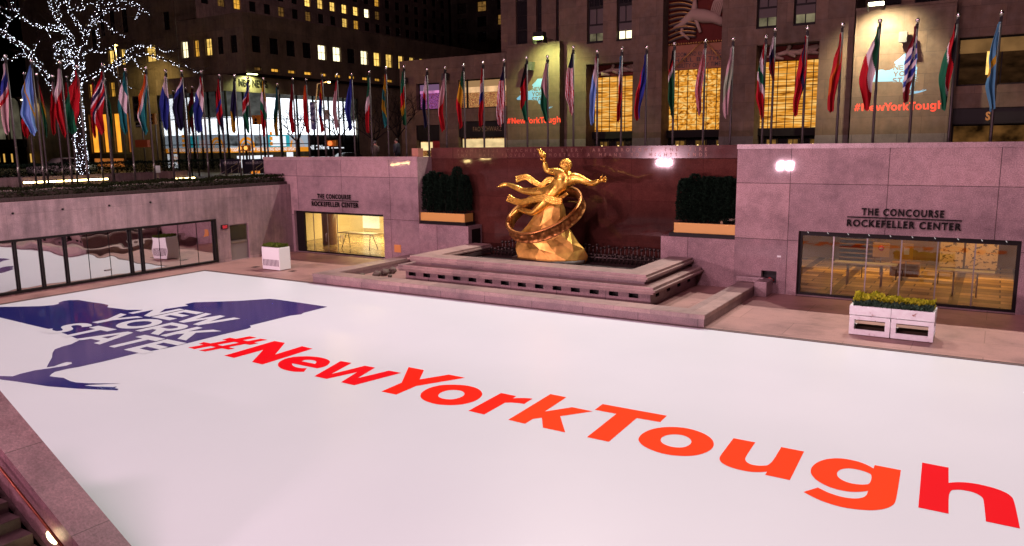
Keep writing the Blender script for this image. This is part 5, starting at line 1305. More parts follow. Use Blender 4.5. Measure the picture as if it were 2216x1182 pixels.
# ---- low wings with the projected signs drawn as glowing decals
def dress_ice(poly, x0, z0, sx, sz, ang=0.0, ox=0, oy=0):
    ca, sa = math.cos(ang), math.sin(ang); return [(x0 + ((x - ox) * ca - (y - oy) * sa) * sx, z0 + ((x - ox) * sa + (y - oy) * ca) * sz) for x, y in poly]
ICEMAP = [CM(*a) for a in nyp]; mx0 = min(p[0] for p in ICEMAP); mx1 = max(p[0] for p in ICEMAP); my0 = min(p[1] for p in ICEMAP); my1 = max(p[1] for p in ICEMAP)
M_pblue = mat('painted_projection_blue', (.12, .22, .30), .8, emit=(.07, .36, .72), es=.55); M_pred = mat('painted_projection_red', (.3, .05, .03), .8, emit=(1, .035, .012), es=.8); M_pgrey = mat('painted_projection_grey', (.12, .11, .10), .8)  # projector light put into the colour and glow of thin wall decals
def wing(x0, x1, z1, label, side, box_map, box_text, ymap):
    Y = 47.95
    t = thing('stone_wing', ((x0 + x1) / 2, Y, GZ), label, 'building'); b = MB(); body_box(b, x0, x1, Y, 52, GZ, z1, M_lime, ''); b.build('wall', None, t)
    one('plinth', M_plinth, t, box=(x0 + .003, x1 - .003, Y - .03, Y - .003, GZ, 6.3))
    one('coping', M_lime, t, box=(x0 - .03, x1 + .03, Y - .05, Y + .4, z1, z1 + .14))
    n_ = 0; a0 = px_(*( (1143, 305) if side < 0 else (1912, 300)), Y=Y)
    for i in range(3):
        for j in range(3): k = MB(); xx = a0 + i * .62; zz = 4.6 + j * .5; k.box(xx, xx + .26, Y - .05, Y - .034, zz, zz + .2); k.build('small_light_window', glow('tiny_window', (1, .6, .25), .35), t)
    p = thing('projection_decals', ((x0 + x1) / 2, Y, 7), 'blue state map and red #NewYorkTough projection decals on the ' + ('left, green lit wall' if side < 0 else 'right, warm white lit wall'), 'projection')
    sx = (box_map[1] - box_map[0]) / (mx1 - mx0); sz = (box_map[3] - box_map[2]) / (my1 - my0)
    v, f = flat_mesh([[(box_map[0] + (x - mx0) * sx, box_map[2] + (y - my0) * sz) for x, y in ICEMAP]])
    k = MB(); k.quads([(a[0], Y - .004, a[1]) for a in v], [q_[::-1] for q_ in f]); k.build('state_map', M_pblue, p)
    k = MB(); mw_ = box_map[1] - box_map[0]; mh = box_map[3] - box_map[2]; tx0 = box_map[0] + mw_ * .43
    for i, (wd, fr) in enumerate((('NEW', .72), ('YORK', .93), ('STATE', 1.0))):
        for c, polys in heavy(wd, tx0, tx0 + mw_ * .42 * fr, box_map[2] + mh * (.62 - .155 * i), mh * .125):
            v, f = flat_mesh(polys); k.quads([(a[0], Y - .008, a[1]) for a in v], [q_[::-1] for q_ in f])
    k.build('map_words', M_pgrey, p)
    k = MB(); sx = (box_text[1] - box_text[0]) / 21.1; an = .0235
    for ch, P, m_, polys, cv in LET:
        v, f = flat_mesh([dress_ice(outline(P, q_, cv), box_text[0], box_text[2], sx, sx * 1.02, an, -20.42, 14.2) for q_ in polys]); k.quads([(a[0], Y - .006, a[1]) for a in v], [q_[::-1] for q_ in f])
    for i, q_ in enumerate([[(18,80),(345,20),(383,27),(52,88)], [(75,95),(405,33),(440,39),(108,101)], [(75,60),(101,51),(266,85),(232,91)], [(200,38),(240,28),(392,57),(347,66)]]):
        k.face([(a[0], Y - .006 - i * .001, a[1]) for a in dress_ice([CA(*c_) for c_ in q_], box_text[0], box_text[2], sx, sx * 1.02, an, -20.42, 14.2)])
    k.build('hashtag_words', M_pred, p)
    return t
Yw_ = 47.95
bm = lambda l, r, tp, bt: (px_(l, 200, Yw_), px_(r, 200, Yw_), pz_((l + r) / 2, bt, Yw_), pz_((l + r) / 2, tp, Yw_))
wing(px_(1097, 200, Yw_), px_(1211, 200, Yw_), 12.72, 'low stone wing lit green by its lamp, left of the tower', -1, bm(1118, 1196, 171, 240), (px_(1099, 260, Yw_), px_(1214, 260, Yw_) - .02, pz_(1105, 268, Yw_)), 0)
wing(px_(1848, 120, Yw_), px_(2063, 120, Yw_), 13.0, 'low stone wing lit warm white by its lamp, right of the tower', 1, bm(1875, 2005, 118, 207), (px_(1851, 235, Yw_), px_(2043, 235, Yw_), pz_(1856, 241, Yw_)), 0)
def wall_lamp(px, py, label, col, power, emit, xo=0, spread=140):
    yl = 46.3; p = at(px, py, Y=yl); t = thing('wall_lamp', (p.x, yl, p.z), label, 'lamp')
    k = MB(); k.box(p.x - .38, p.x + .38, yl - .25, yl + .25, p.z + .10, p.z + .42, bev=.03); k.build('housing', M_black, t)
    k = MB(); k.tube([(p.x, yl + .1, p.z + .1), (p.x + .1, 47.9, 12.95)], .03, n=6); k.build('bracket', M_black, t)
    k = MB(); k.box(p.x - .36, p.x + .36, yl - .23, yl + .23, p.z - .02, p.z + .095); k.build('lens', glow('lens_' + label.split()[0], col, 14), t)
    for s2 in (-1, 1): one('added_side_shade', M_black, t, box=(p.x + s2 * .40 - .012, p.x + s2 * .40 + .012, yl - .25, yl + .25, p.z - .30, p.z + .10))  # side shades added to keep the beam off the adjoining tower wall
    lamp('wing_lamp', 'SPOT', (p.x, yl, p.z - .05), (p.x + xo, 47.9, p.z - 3.2), power, col, .10, spot=spread, blend=.9)
wall_lamp(1168, 84, 'greenish lamp on the parapet of the left wing', (.80, 1.0, .34), 3300, 1)
wall_lamp(1897, 10, 'white floodlamp on the parapet of the right wing', (1.0, .90, .56), 6500, 1, .5)
def speaker(px0, px1, py0, py1, Y, label):
    x0, x1, z0, z1 = px_(px0, 150, Y), px_(px1, 150, Y), pz_(px0, py1, Y), pz_(px0, py0, Y); t = thing('wall_speaker', ((x0 + x1) / 2, Y, z0), label, 'speaker', 'speakers on the walls')
    k = MB(); k.prism([(x0, Y - .62, z0), (x1, Y - .62, z0), (x1, Y - .5, z1), (x0, Y - .5, z1)], (0, .36, .0)); k.build('cabinet', mat('grey_speaker', (.03, .03, .028), .6), t)
    k = MB(); k.tube([((x0 + x1) / 2, Y - .2, (z0 + z1) / 2), ((x0 + x1) / 2, Y, (z0 + z1) / 2)], .05, n=6); k.build('bracket', M_black, t)
speaker(1144, 1160, 136, 154, 47.95, 'grey wall speaker on the green lit wing above the blue map')
speaker(1943, 1960, 72, 95, 47.95, 'grey wall speaker on the warm white lit wing above the blue map')
speaker(877, 884, 169, 184, YF, 'black wall speaker at the left corner of the toy shop wing')
speaker(964, 974, 160, 175, YF, 'black wall speaker between the two upper shop windows')
# upper storeys behind the left wing
b = MB(); Yu = 51.5; ws = [(px_(1116, 40, Yu), px_(1141, 40, Yu)), (px_(1160, 40, Yu), px_(1172, 40, Yu)), (px_(1203, 40, Yu), px_(1209, 40, Yu))]
up = thing('upper_storeys', (-30, Yu, 12), 'dim stone upper storeys with tall window strips behind the green lit wing', 'building')
x0_, x1_ = px_(1084, 50, Yu), -26.36
wall_holes(b, 'Y', Yu, x0_, x1_, 12, 46, [(a, e, 12.2, 30) for a, e in ws], .3, M_lime, mside=M_lime_y); body_box(b, x0_, x1_, Yu, 70, 12, 46, M_lime_y, 'f'); b.build('wall', None, up)
for i, (a, e) in enumerate(ws):
    window(up, 'Y', Yu, a, e, 12.25, 14.4, W_DARK, .25, (0, 0), .06); window(up, 'Y', Yu, a, e, 14.4, 16.5, W_DARK, .25, (0, 1), .06); window(up, 'Y', Yu, a, e, 16.5, 18.3, W_BLIND if i == 0 else W_LIT[2] if i == 1 else W_DARK, .25, (0, 1), .06); window(up, 'Y', Yu, a, e, 18.3, 24, W_DARK, .25, (0, 2), .06)
# ---- toy shop wing
def shop_glow(name, c1, c2, sc, st):
    m = bpy.data.materials.new(name); m.use_nodes = True; t = m.node_tree; t.nodes.remove(t.nodes['Principled BSDF']); out = t.nodes['Material Output']
    N = t.nodes.new; e = N('ShaderNodeEmission'); c = N('ShaderNodeTexCoord'); mp = N('ShaderNodeMapping'); mp.inputs['Scale'].default_value = sc
    vo = N('ShaderNodeTexVoronoi'); vo.feature = 'F1'; vo.distance = 'CHEBYCHEV'; rp = N('ShaderNodeValToRGB'); rp.color_ramp.interpolation = 'CONSTANT'
    cols = [(0, c1), (.3, c2), (.5, (.05, .02, .015)), (.68, tuple(a * .6 for a in c1)), (.85, (.35, .04, .03))]
    el = rp.color_ramp.elements
    while len(el) < len(cols): el.new(.9)
    for q_, (p, cc) in zip(el, cols): q_.position = p; q_.color = (*cc, 1)
    sp = N('ShaderNodeSeparateColor'); L = t.links.new; L(c.outputs['Object'], mp.inputs[0]); L(mp.outputs[0], vo.inputs['Vector']); L(vo.outputs['Color'], sp.inputs[0]); L(sp.outputs[0], rp.inputs[0]); L(rp.outputs[0], e.inputs[0]); e.inputs[1].default_value = st; L(e.outputs[0], out.inputs[0]); m.cycles.emission_sampling = 'NONE'; MATS[name] = m; return m
M_shop_p = shop_glow('purple_toy_shelves', (.42, .12, .42), (.16, .04, .18), (5, 1, 6), .75); M_shop_o = shop_glow('warm_toy_shelves', (.8, .42, .14), (.4, .12, .05), (6, 1, 8), .8); M_shop_d = shop_glow('warm_shop_door', (.75, .38, .10), (.35, .15, .04), (4, 1, 2.5), .6)
fw = thing('toy_shop_wing', (-35.8, YF, GZ), 'dim brown stone shop wing with lit toy displays, two upper windows', 'building')
fx0, fx1 = px_(868, 250), px_(1096, 200)
u1 = (px_(901, 210), px_(951, 210), pz_(925, 238), pz_(925, 180)); u2 = (px_(992, 200), px_(1096, 200) - .02, pz_(1040, 234), pz_(1040, 170)); g1 = (px_(901, 290), px_(951, 290), GZ + .02, pz_(925, 271)); g2 = (px_(992, 290), px_(1096, 290) - .02, GZ + .02, pz_(1040, 262))
b = MB(); wall_holes(b, 'Y', YF, fx0, fx1, GZ, 12.5, [u1, u2, g1, g2], .5, M_lime, mside=M_lime_y); body_box(b, fx0, fx1, YF, 90, GZ, 12.5, M_lime_y, 'f'); b.build('wall', None, fw)
for (a, e, f, g), pn in ((u1, M_shop_p), (u2, M_shop_o)):
    wd = window(fw, 'Y', YF, a, e, f, g, pn, .40, (0, 0), .09)
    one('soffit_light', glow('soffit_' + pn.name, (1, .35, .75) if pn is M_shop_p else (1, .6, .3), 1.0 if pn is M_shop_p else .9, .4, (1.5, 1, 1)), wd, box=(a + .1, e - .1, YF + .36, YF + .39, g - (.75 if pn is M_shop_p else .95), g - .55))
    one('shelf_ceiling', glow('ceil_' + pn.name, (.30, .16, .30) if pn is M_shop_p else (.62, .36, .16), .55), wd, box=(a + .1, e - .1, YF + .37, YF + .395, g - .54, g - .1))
one('mullion', M_frame, fw, box=(px_(1007, 200) - .05, px_(1007, 200) + .05, YF + .2, YF + .34, u2[2], u2[3]))
for a, e, f, g in (g1, g2):
    one('fascia', M_black, fw, box=(a, e, YF + .1, YF + .2, g - 1.15, g))
    wd = window(fw, 'Y', YF, a, e, f, g - 1.15, M_shop_d, .45, (2, 1), .09)
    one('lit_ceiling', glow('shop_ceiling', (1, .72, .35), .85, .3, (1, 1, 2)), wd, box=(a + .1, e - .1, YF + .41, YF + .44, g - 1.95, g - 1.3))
one('curtain', mat('red_curtain', (.25, .015, .015), .8), fw, box=(g1[0] + 1.35, g1[1] - .1, YF + .3, YF + .38, GZ, g1[3] - 1.2))
k = MB(); words(k, 'FAO SCHWARZ', (px_(1022, 270), YF + .09, g2[3] - .75), UX, UZ, px_(1084, 270) - px_(1022, 270), .34, 0.0); k.build('shop_name', mat('dull_gold', (.16, .10, .05), .5), fw)
k = MB(); words(k, 'ROCKEFELLER', (px_(877, 250), YF - .01, 8.0), UX, UZ, .95, .17, .01); k.build('street_name', M_ins, fw); k = MB(); words(k, 'PLAZA', (px_(880, 250), YF - .01, 7.72), UX, UZ, .5, .17, .01); k.build('street_name', M_ins, fw)
# ---- right wing with restaurant windows
rx0 = px_(2064, 150); rw2 = thing('restaurant_wing', (2, YF, GZ), 'stone wing with a dim restaurant window band at the right edge', 'building')
b = MB(); wall_holes(b, 'Y', YF, rx0, 16, GZ, 13.3, [(rx0 + .15, 15.5, 8.75, 11.25), (rx0 + .1, 15.5, GZ + .02, 7.6)], .5, M_lime, mside=M_lime_y); body_box(b, rx0, 16, YF, 60, GZ, 13.3, M_lime_y, 'f'); b.build('wall', None, rw2)
wd = window(rw2, 'Y', YF, rx0 + .15, 15.5, 8.75, 11.25, glow('dim_restaurant', (.10, .045, .018), .22, .7, (1.2, 1, 3)), .4, (8, 0), .09)
one('soffit', glow('restaurant_soffit', (.55, .28, .10), .35, .3, (1, 1, 1)), wd, box=(rx0 + .2, 15.4, YF + .35, YF + .39, 10.45, 11.15)); xx = px_(2145, 150)
one('wall_sconce', glow('sconce_gold', (1, .62, .16), 1.2, .4, (3, 1, 2)), wd, box=(xx - .25, xx + .1, YF + .30, YF + .34, 9.3, 10.5))
one('fascia', M_black, rw2, box=(rx0 + .1, 15.5, YF + .1, YF + .2, 6.75, 7.6)); wd = window(rw2, 'Y', YF, rx0 + .1, 15.5, GZ + .02, 6.75, glow('restaurant_door', (.5, .22, .06), .16, .9, (1.2, 1, 1.5)), .45, (9, 1), .09)
k = MB(); words(k, 'S', (px_(2134, 235), YF + .09, 6.95), UX, UZ, .22, .42, .04); k.build('logo_letter', M_gild, rw2)
b = MB(); body_box(b, -7.54, 16, 52.0, 75, 12.5, 46, M_lime, ''); ub = b.build('upper_storeys', None, None, 'dark upper storeys with windows above the right wing', 'building', base=(0, 52, 12.5))
for i in range(5): window(ub, 'Y', 51.8, -7.2 + i * 2.3, -5.6 + i * 2.3, 13.2, 16.5, W_DARK, .16, (1, 1), .08)

# ---- corner building with the bright glass ground floor
nb = thing('corner_building', (-58.4, YF, GZ), 'brown stone corner building with a few lit windows over a bright glass corner', 'building')
XN = -58.4; ZT = 17.95
fx = lambda px, py=100: at(px, py, Y=YF).x
ry = lambda px, py=120: at(px, py, X=XN).y
FW_ = []   # front windows (X range)
for p0, p1, lit in [(357, 377, 0), (392, 406, 2), (419, 430, 1), (444, 458, 0), (470, 483, -1), (498, 513, -1)]: FW_.append((fx(p0), fx(p1), 14.5, 16.05, lit))
RW_ = []
for p0, p1, lit in [(547, 566, -1), (585, 604, -1), (621, 640, -1), (656, 674, -1), (689, 706, 2), (721, 738, 2), (752, 768, -1), (781, 796, 2), (809, 823, 0), (835, 849, 0), (862, 873, 0), (886, 896, 0), (908, 917, 0)]: RW_.append((ry(p0), ry(p1), 14.55, 16.0, lit))
SW_ = [(ry(a, 160), ry(e, 160), 12.95, 13.26, 1 if i not in (0,) else -2) for i, (a, e) in enumerate([(551, 567), (588, 605), (624, 640), (659, 675), (694, 707), (725, 738), (755, 768), (784, 796), (811, 823), (838, 850)])]
b = MB(); wall_holes(b, 'Y', YF, -67.9, XN, 12.5, ZT, [w_[:4] for w_ in FW_ if w_[0] > -67.9], .22, M_old_x); wall_holes(b, 'X', XN, YF, 120, 12.5, ZT, [w_[:4] for w_ in RW_ + SW_], .22, M_old)
b.face([(-67.9, YF, ZT), (XN, YF, ZT), (XN, 120, ZT), (-67.9, 120, ZT)], M_old); b.build('wall', None, nb)
def pick(l): return {0: W_LIT[0], 1: W_LIT[1], 2: W_LIT[2], -1: W_DARK, -2: W_DIM}[l]
for a, e, f, g, l in FW_:
    if a > -67.9: window(nb, 'Y', YF, a, e, f, g, pick(l), .18, (1, 1))
for a, e, f, g, l in RW_: window(nb, 'X', XN, a, e, f, g, pick(l), .18, (1, 1))
for a, e, f, g, l in SW_: window(nb, 'X', XN, a, e, f, g, pick(l), .18, (1, 0), .04)
one('dark_ledge', M_frame, nb, box=(-68.2, XN + .25, YF - .25, YF - .003, 12.36, 12.62)); one('dark_ledge', M_frame, nb, box=(XN + .003, XN + .25, YF, 118, 12.36, 12.62))
# podium: sign band and glass
YP = 46.0; gy1 = at(775, 230, X=XN).y; gx0 = at(343, 260, Y=YP).x
b = MB(); zg = 10.95
b.box(-68.0, XN - .003, YP, YF - .003, zg, 12.36, M_old_x); b.box(XN - .9, XN, YF, 118, zg, 12.36, M_old)
b.box(XN - .9, XN, gy1, 118, GZ, zg, M_old); b.box(gx0 - 4.5, gx0, YP, YF, GZ, zg, M_old_x); b.build('podium_wall', None, nb)
M_wpanel = glow('lit_white_blind', (.93, .97, 1), 3.0, .12, (.6, .6, 1.4)); M_grey = glow('ad_grey', (.50, .58, .66), .85); M_or = glow('ad_orange', (1, .34, .02), .95); M_teal = glow('ad_teal', (.03, .45, .52), .9); M_wht = glow('ad_white', (.95, .97, 1), 1.2); M_dk = glow('shop_dark', (.30, .22, .12), .10, .6, (2, 2, 2)); M_gr2 = glow('upper_room', (.30, .30, .27), .32, .5, (1, 1, 2))
gz = [GZ, 5.75, 6.22, 7.72, 10.1, zg]
za0, za1, zt0 = pz_(600, 330, 0) if False else at(590, 329, X=XN).z, at(590, 291, X=XN).z, at(590, 319, X=XN).z
zw1 = at(590, 222, X=XN).z
gg = thing('glass_corner', (XN, YP, GZ), 'two storey glass corner with bright white blinds and orange advertising band', 'shop front')
def band(name, m, z0, z1, ya=None, yb=None, xa=None, xb=None, d=.5):
    k = MB()
    k.box(xa if xa is not None else gx0, xb if xb is not None else XN - d, YP + d, YP + d + .03, z0, z1) if ya is None else None
    if xa is None: k.box(XN - d - .03, XN - d, (ya if ya is not None else YP + d + .03), (yb if yb is not None else gy1), z0, z1)
    return k.build(name, m, gg)
band('lower_shop', M_dk, GZ, za0); band('ticker', M_or, za0, zt0); band('ad_panel', M_grey, zt0, za1); band('white_blind', M_wpanel, za1, at(590, 255, X=XN).z); band('upper_room', M_gr2, at(590, 255, X=XN).z, zg)
# bright blinds reaching up along parts of both faces
k = MB(); zz0, zz1 = at(590, 255, X=XN).z + .003, zg - .35
k.box(XN - .49, XN - .46, at(585, 230, X=XN).y, at(757, 230, X=XN).y, zz0, zz1); k.box(at(348, 260, Y=YP).x, at(425, 260, Y=YP).x, YP + .46, YP + .49, zz0, zz1); k.build('tall_blind', M_wpanel, gg)
k = MB(); k.box(XN - .45, XN - .40, at(673, 300, X=XN).y, gy1, GZ, at(720, 292, X=XN).z); k.build('dark_shop_bay', mat('dark_bay', (.03, .028, .03), .4), gg)
# advertising: plain arcs, teal list, pictures, words
k = MB()
def arch(cy, z, r, face, m):
    for rr in (r, r * .62):
        P = [(math.cos(math.pi * i / 16), math.sin(math.pi * i / 16)) for i in range(17)]
        for i in range(16):
            q_ = [(P[i][0] * rr, P[i][1] * rr), (P[i + 1][0] * rr, P[i + 1][1] * rr), (P[i + 1][0] * rr * .74, P[i + 1][1] * rr * .74), (P[i][0] * rr * .74, P[i][1] * rr * .74)]
            if face == 'X': k.face([(XN - .47, cy + a, z + c_) for a, c_ in q_], m)
            else: k.face([(cy + a, YP + .47, z + c_) for a, c_ in q_], m)
arch(at(541, 300, X=XN).y, zt0 + .02, .95, 'X', M_or); arch(at(650, 300, X=XN).y, zt0 + .02, .95, 'X', M_or); arch(at(460, 310, Y=YP).x, zt0 + .02, .95, 'Y', M_or); arch(at(368, 330, Y=YP).x, za0 - 1.0, .7, 'Y', M_or)
def adbox(face, p0, p1, z0, z1, m, off=.465):
    if face == 'X': a, e = at(p0, 305, X=XN).y, at(p1, 305, X=XN).y; k.box(XN - off - .01, XN - off, a, e, z0, z1, m)
    else: a, e = at(p0, 310, Y=YP).x, at(p1, 310, Y=YP).x; k.box(a, e, YP + off, YP + off + .01, z0, z1, m)
adbox('X', 587, 634, zt0 + .05, za1 - .05, M_teal); adbox('X', 594, 626, zt0 + .12, za1 - .14, M_wht, .45); adbox('Y', 402, 412, zt0 + .05, za1 - .1, M_teal); adbox('Y', 416, 420, zt0 + .05, za1 - .1, M_teal)
for i in range(3): adbox('X', 591, 597, zt0 + .2 + i * .48, zt0 + .5 + i * .48, M_or, .44); adbox('Y', 385, 391, zt0 + .15 + i * .42, zt0 + .42 + i * .42, M_or, .44)
adbox('X', 499, 522, zt0 + .12, za1 - .12, glow('ad_photo', (.16, .17, .18), .5, .7, (2, 2, 2))); adbox('X', 558, 574, zt0 + .1, za1 - .1, glow('ad_photo2', (.2, .2, .2), .5, .9, (3, 3, 3))); adbox('Y', 484, 489, zt0 + .1, za1 - .1, MATS['ad_photo2'])
adbox('Y', 350, 376, GZ + .3, za0 - .1, M_wht, .47); adbox('X', 518, 596, GZ + .3, za0 - .3, M_wht, .47); adbox('X', 626, 640, GZ + .2, za0 - .05, M_wht, .47); adbox('X', 640, 672, zt0 + .05, za1 - .05, M_grey, .47)
k.build('advertisement', None, gg)
k = MB(); zt_ = za0 + .12
words(k, 'DOWNLOAD THE TODAY MOBILE APP FOR NEWS UPDATES  GO TO TODAY.COM OR DOWNLOAD THE', (gx0 + .4, YP + .465, zt_), UX, UZ, XN - gx0 - 1.2, .28, .015); words(k, 'TODAY MOBILE APP  FOR BREAKING NEWS AND UPDATES', (XN - .465, YP + .7, zt_), UY, UZ, at(655, 320, X=XN).y - YP - .9, .28, .015); k.build('ticker_words', M_wht, gg)
k = MB(); words(k, 'NBC News', (XN - .38, at(676, 320, X=XN).y, at(690, 323, X=XN).z), UY, UZ, at(718, 320, X=XN).y - at(676, 320, X=XN).y, .4, .03)
z_ = at(735, 320, X=XN).z; y0_, y1_ = at(720, 320, X=XN).y, at(754, 320, X=XN).y; k.box(XN - .39, XN - .37, y0_, y1_, z_ - .05, z_ + .05); k.box(XN - .39, XN - .37, y1_ - .1, y1_, GZ, z_ - .05); k.build('lit_shop_sign', M_wht, gg)
# glazing bars and panes
k = MB(); nbar = 12
for i in range(9): x = gx0 + (XN - gx0) * i / 8; k.box(x - .07, x + .07, YP + .05, YP + .2, GZ, zg)
for i in range(1, 9): y = YP + (gy1 - YP) * i / 8; k.box(XN - .2, XN - .05, y - .07, y + .07, GZ, zg)
for z in (za0 + .75, at(590, 257, X=XN).z): k.box(gx0, XN - .06, YP + .06, YP + .12, z - .04, z + .04); k.box(XN - .12, XN - .06, YP + .12, gy1, z - .04, z + .04)
k.build('glazing_bar', M_frame, gg)
k = MB(); k.box(gx0, XN - .02, YP + .02, YP + .03, GZ, zg); k.box(XN - .03, XN - .02, YP + .03, gy1, GZ, zg); k.build('pane', glass('clear_glass', (.97, .98, 1), .03), gg)
k = MB(); words(k, 'NBC NEWS', (XN + .03, at(517, 180, X=XN).y, at(517, 186, X=XN).z), UY, UZ, at(577, 180, X=XN).y - at(517, 180, X=XN).y, .62, .015, .03); k.build('building_name', M_letter, nb)
pl = at(546, 161, X=XN + .8); t = thing('sign_lamp', tuple(pl), 'small lamp shining on the NBC NEWS letters', 'lamp')
k = MB(); k.box(pl.x - .12, pl.x + .12, pl.y - .5, pl.y + .5, pl.z - .02, pl.z + .05); k.build('lens', glow('sign_lens', (.9, 1, .45), 8), t); k = MB(); k.box(pl.x - .16, pl.x + .16, pl.y - .55, pl.y + .55, pl.z + .05, pl.z + .16); k.box(XN, pl.x, pl.y - .03, pl.y + .03, pl.z + .08, pl.z + .12); k.build('hood', M_black, t)
lamp('sign_lamp_light', 'SPOT', (pl.x, pl.y, pl.z - .08), (XN, pl.y + .1, pl.z - 2.0), 900, (.88, 1, .42), .1, spot=150, blend=.5)
lamp('pier_lamp_light', 'SPOT', (fx(304, 200), YP - .7, 11.2), (fx(304, 200), YP, 8), 200, (.9, 1, .5), .1, spot=110, blend=.5)
# ---- taller block to the left with the orange windows
lb2 = thing('left_block', (-80, YF, GZ), 'dim brown stone block with three tall orange windows on the left', 'building')
LW = [(fx(233, 110), fx(245, 110), 14.4, 16.1, 0), (fx(259, 110), fx(269, 110), 14.5, 16.1, 0), (fx(315, 110), fx(336, 110), 14.5, 16.1, 0), (fx(191, 190), fx(201, 190), 11.4, 12.9, 1), (fx(237, 190), fx(248, 190), 11.4, 12.9, 1),
      (fx(235, 40), fx(247, 40), 17.6, 20.2, -1), (fx(262, 40), fx(275, 40), 17.6, 20.2, -1), (fx(352, 40), fx(366, 40), 17.3, 19.0, -1), (fx(195, 70), fx(206, 70), 16.2, 18.4, -1), (fx(150, 120), fx(160, 120), 14, 15.6, -1), (fx(215, 60), fx(226, 60), 17.6, 20.2, -1)]
OW = [(fx(195, 290), fx(212, 290)), (fx(221, 290), fx(237, 290)), (fx(246, 290), fx(261, 290)), (fx(273, 300), fx(282, 300))]
zo0, zo1 = pz_(230, 331), pz_(230, 246)
b = MB(); wall_holes(b, 'Y', YF, -96, -68.0, GZ, 44, [w_[:4] for w_ in LW] + [(*o, zo0, zo1) for o in OW], .3, M_old_x, mside=M_old); body_box(b, -96, -68.0, YF, 51, GZ, 44, M_old, 'f'); b.build('wall', None, lb2)
for a, e, f, g, l in LW: window(lb2, 'Y', YF, a, e, f, g, pick(l), .2, (1, 1))
M_orw = glow('orange_window', (1, .36, .03), 1.25, .3, (.8, .8, .7)); M_orw2 = glow('dull_orange_window', (1, .30, .06), .35, .3, (.8, .8, .7))
for i, (a, e) in enumerate(OW): window(lb2, 'Y', YF, a, e, zo0, zo1, M_orw if i < 3 else M_orw2, .25, (0, 0), .06)
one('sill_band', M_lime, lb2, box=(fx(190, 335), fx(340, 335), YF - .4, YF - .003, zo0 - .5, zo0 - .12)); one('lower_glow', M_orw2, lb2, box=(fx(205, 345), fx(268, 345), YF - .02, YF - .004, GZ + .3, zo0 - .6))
# ---- glass arcade at the far left edge
ga = thing('arcade_building', (-104, YF - 1, GZ), 'dark shop building with tall arched glass panes at the far left edge', 'building')
xa0, xa1 = fx(-60, 260), fx(62, 260); zl = pz_(20, 303)
b = MB(); body_box(b, -125, -96.0, YF - .6, 75, GZ, 12.1, mat('pale_stone_dim', (.26, .20, .16), .8)); b.build('wall', None, ga); k = MB()
for p0, p1 in ((-55, -8), (0, 24), (33, 60)):
    a, e = fx(p0, 260), fx(p1, 260); zr = pz_(20, 235); n_ = 12; pts = [(a, YF - .72, zl), (e, YF - .72, zl)] + [((a + e) / 2 + (e - a) / 2 * math.cos(math.pi * i / n_), YF - .72, zr + (e - a) * .42 * math.sin(math.pi * i / n_)) for i in range(n_ + 1)]
    kk = MB(); kk.prism(pts, (0, .04, 0)); kk.build('arched_pane', glow('arcade_glass', (.34, .30, .20), .28, .7, (.5, 1, .6)), ga); kk = MB(); kk.tube(pts + [pts[0]], .11, n=6, smooth=False); kk.build('arch_frame', M_frame, ga)
one('lintel', M_frame, ga, box=(xa0, xa1 + .3, YF - 1.0, YF - .605, zl - .9, zl)); one('shop_glazing', W_DARK, ga, box=(xa0, xa1, YF - .68, YF - .605, GZ, zl - .9))
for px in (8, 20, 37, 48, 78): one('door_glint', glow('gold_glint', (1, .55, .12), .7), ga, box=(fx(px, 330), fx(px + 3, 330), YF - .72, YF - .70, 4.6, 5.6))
for px, py in ((53, 216), (5, 228)):
    p = at(px, py, Y=YF - 1.1); t = thing('wall_lamp', tuple(p), 'small bright lamp above the arched panes ' + ('on the right side' if px > 20 else 'by the left edge'), 'lamp'); k = MB(); k.box(p.x - .6, p.x + .6, p.y - .1, p.y + .1, p.z - .06, p.z + .06); k.build('lens', glow('arcade_lens', (1, .8, .45), 8), t); k = MB(); k.box(p.x - .65, p.x + .65, p.y - .12, YF - .61, p.z + .06, p.z + .2); k.build('hood', M_black, t)
    lamp('arcade_lamp', 'SPOT', (p.x, p.y, p.z - .12), (p.x, YF - .4, p.z - 3), 160, (1, .8, .5), .1, spot=150, blend=.5)
# ---- tall office blocks behind
XT = -112.0; ty = lambda px, py: at(px, py, X=XT).y
tb = thing('office_tower', (XT, 120, GZ), 'tall dim office tower with rows of yellow lit windows behind the corner building', 'building')
ya_, yb_ = ty(609, 26), ty(747, 52); pitch = (yb_ - ya_) / 5.0 if False else (ty(771, 56) - ty(609, 26)) / 6
zA1, zA0 = at(609, 15, X=XT).z, at(609, 36, X=XT).z; hh = zA1 - zA0; zrow = at(650, -10, X=XT).z - at(650, 22, X=XT).z
rowsW = []; rg = random.Random(9)
lit = {(0, 0): -2, (0, 2): -2, (0, 5): 0, (0, 6): 1, (1, 2): 0, (1, 3): 0, (1, 4): 0, (1, 5): 0, (1, 6): 0, (1, 7): 2, (2, 3): 0, (2, 8): 1, (0, -3): 1}
holes = []; endY = ty(972, 90)
for r_ in range(4):
    for i in range(-8, 16):
        y0_ = ya_ + i * pitch - .42 * pitch * .5; y1_ = y0_ + pitch * .44
        if y1_ > endY - .5: continue
        holes.append((y0_, y1_, zA0 + r_ * hh * 1.55, zA0 + r_ * hh * 1.55 + hh, lit.get((r_, i), -2 if rg.random() < .08 else -1)))
b = MB(); y00 = ya_ - 9 * pitch; wall_holes(b, 'X', XT, y00, endY, GZ, 60, [h[:4] for h in holes], .3, M_tower); body_box(b, XT - 30, XT, y00, endY, GZ, 60, M_tower, 'r'); b.build('wall', None, tb)
for a, e, f, g, l in holes: window(tb, 'X', XT, a, e, f, g, pick(l), .24, (1, 1), .07)
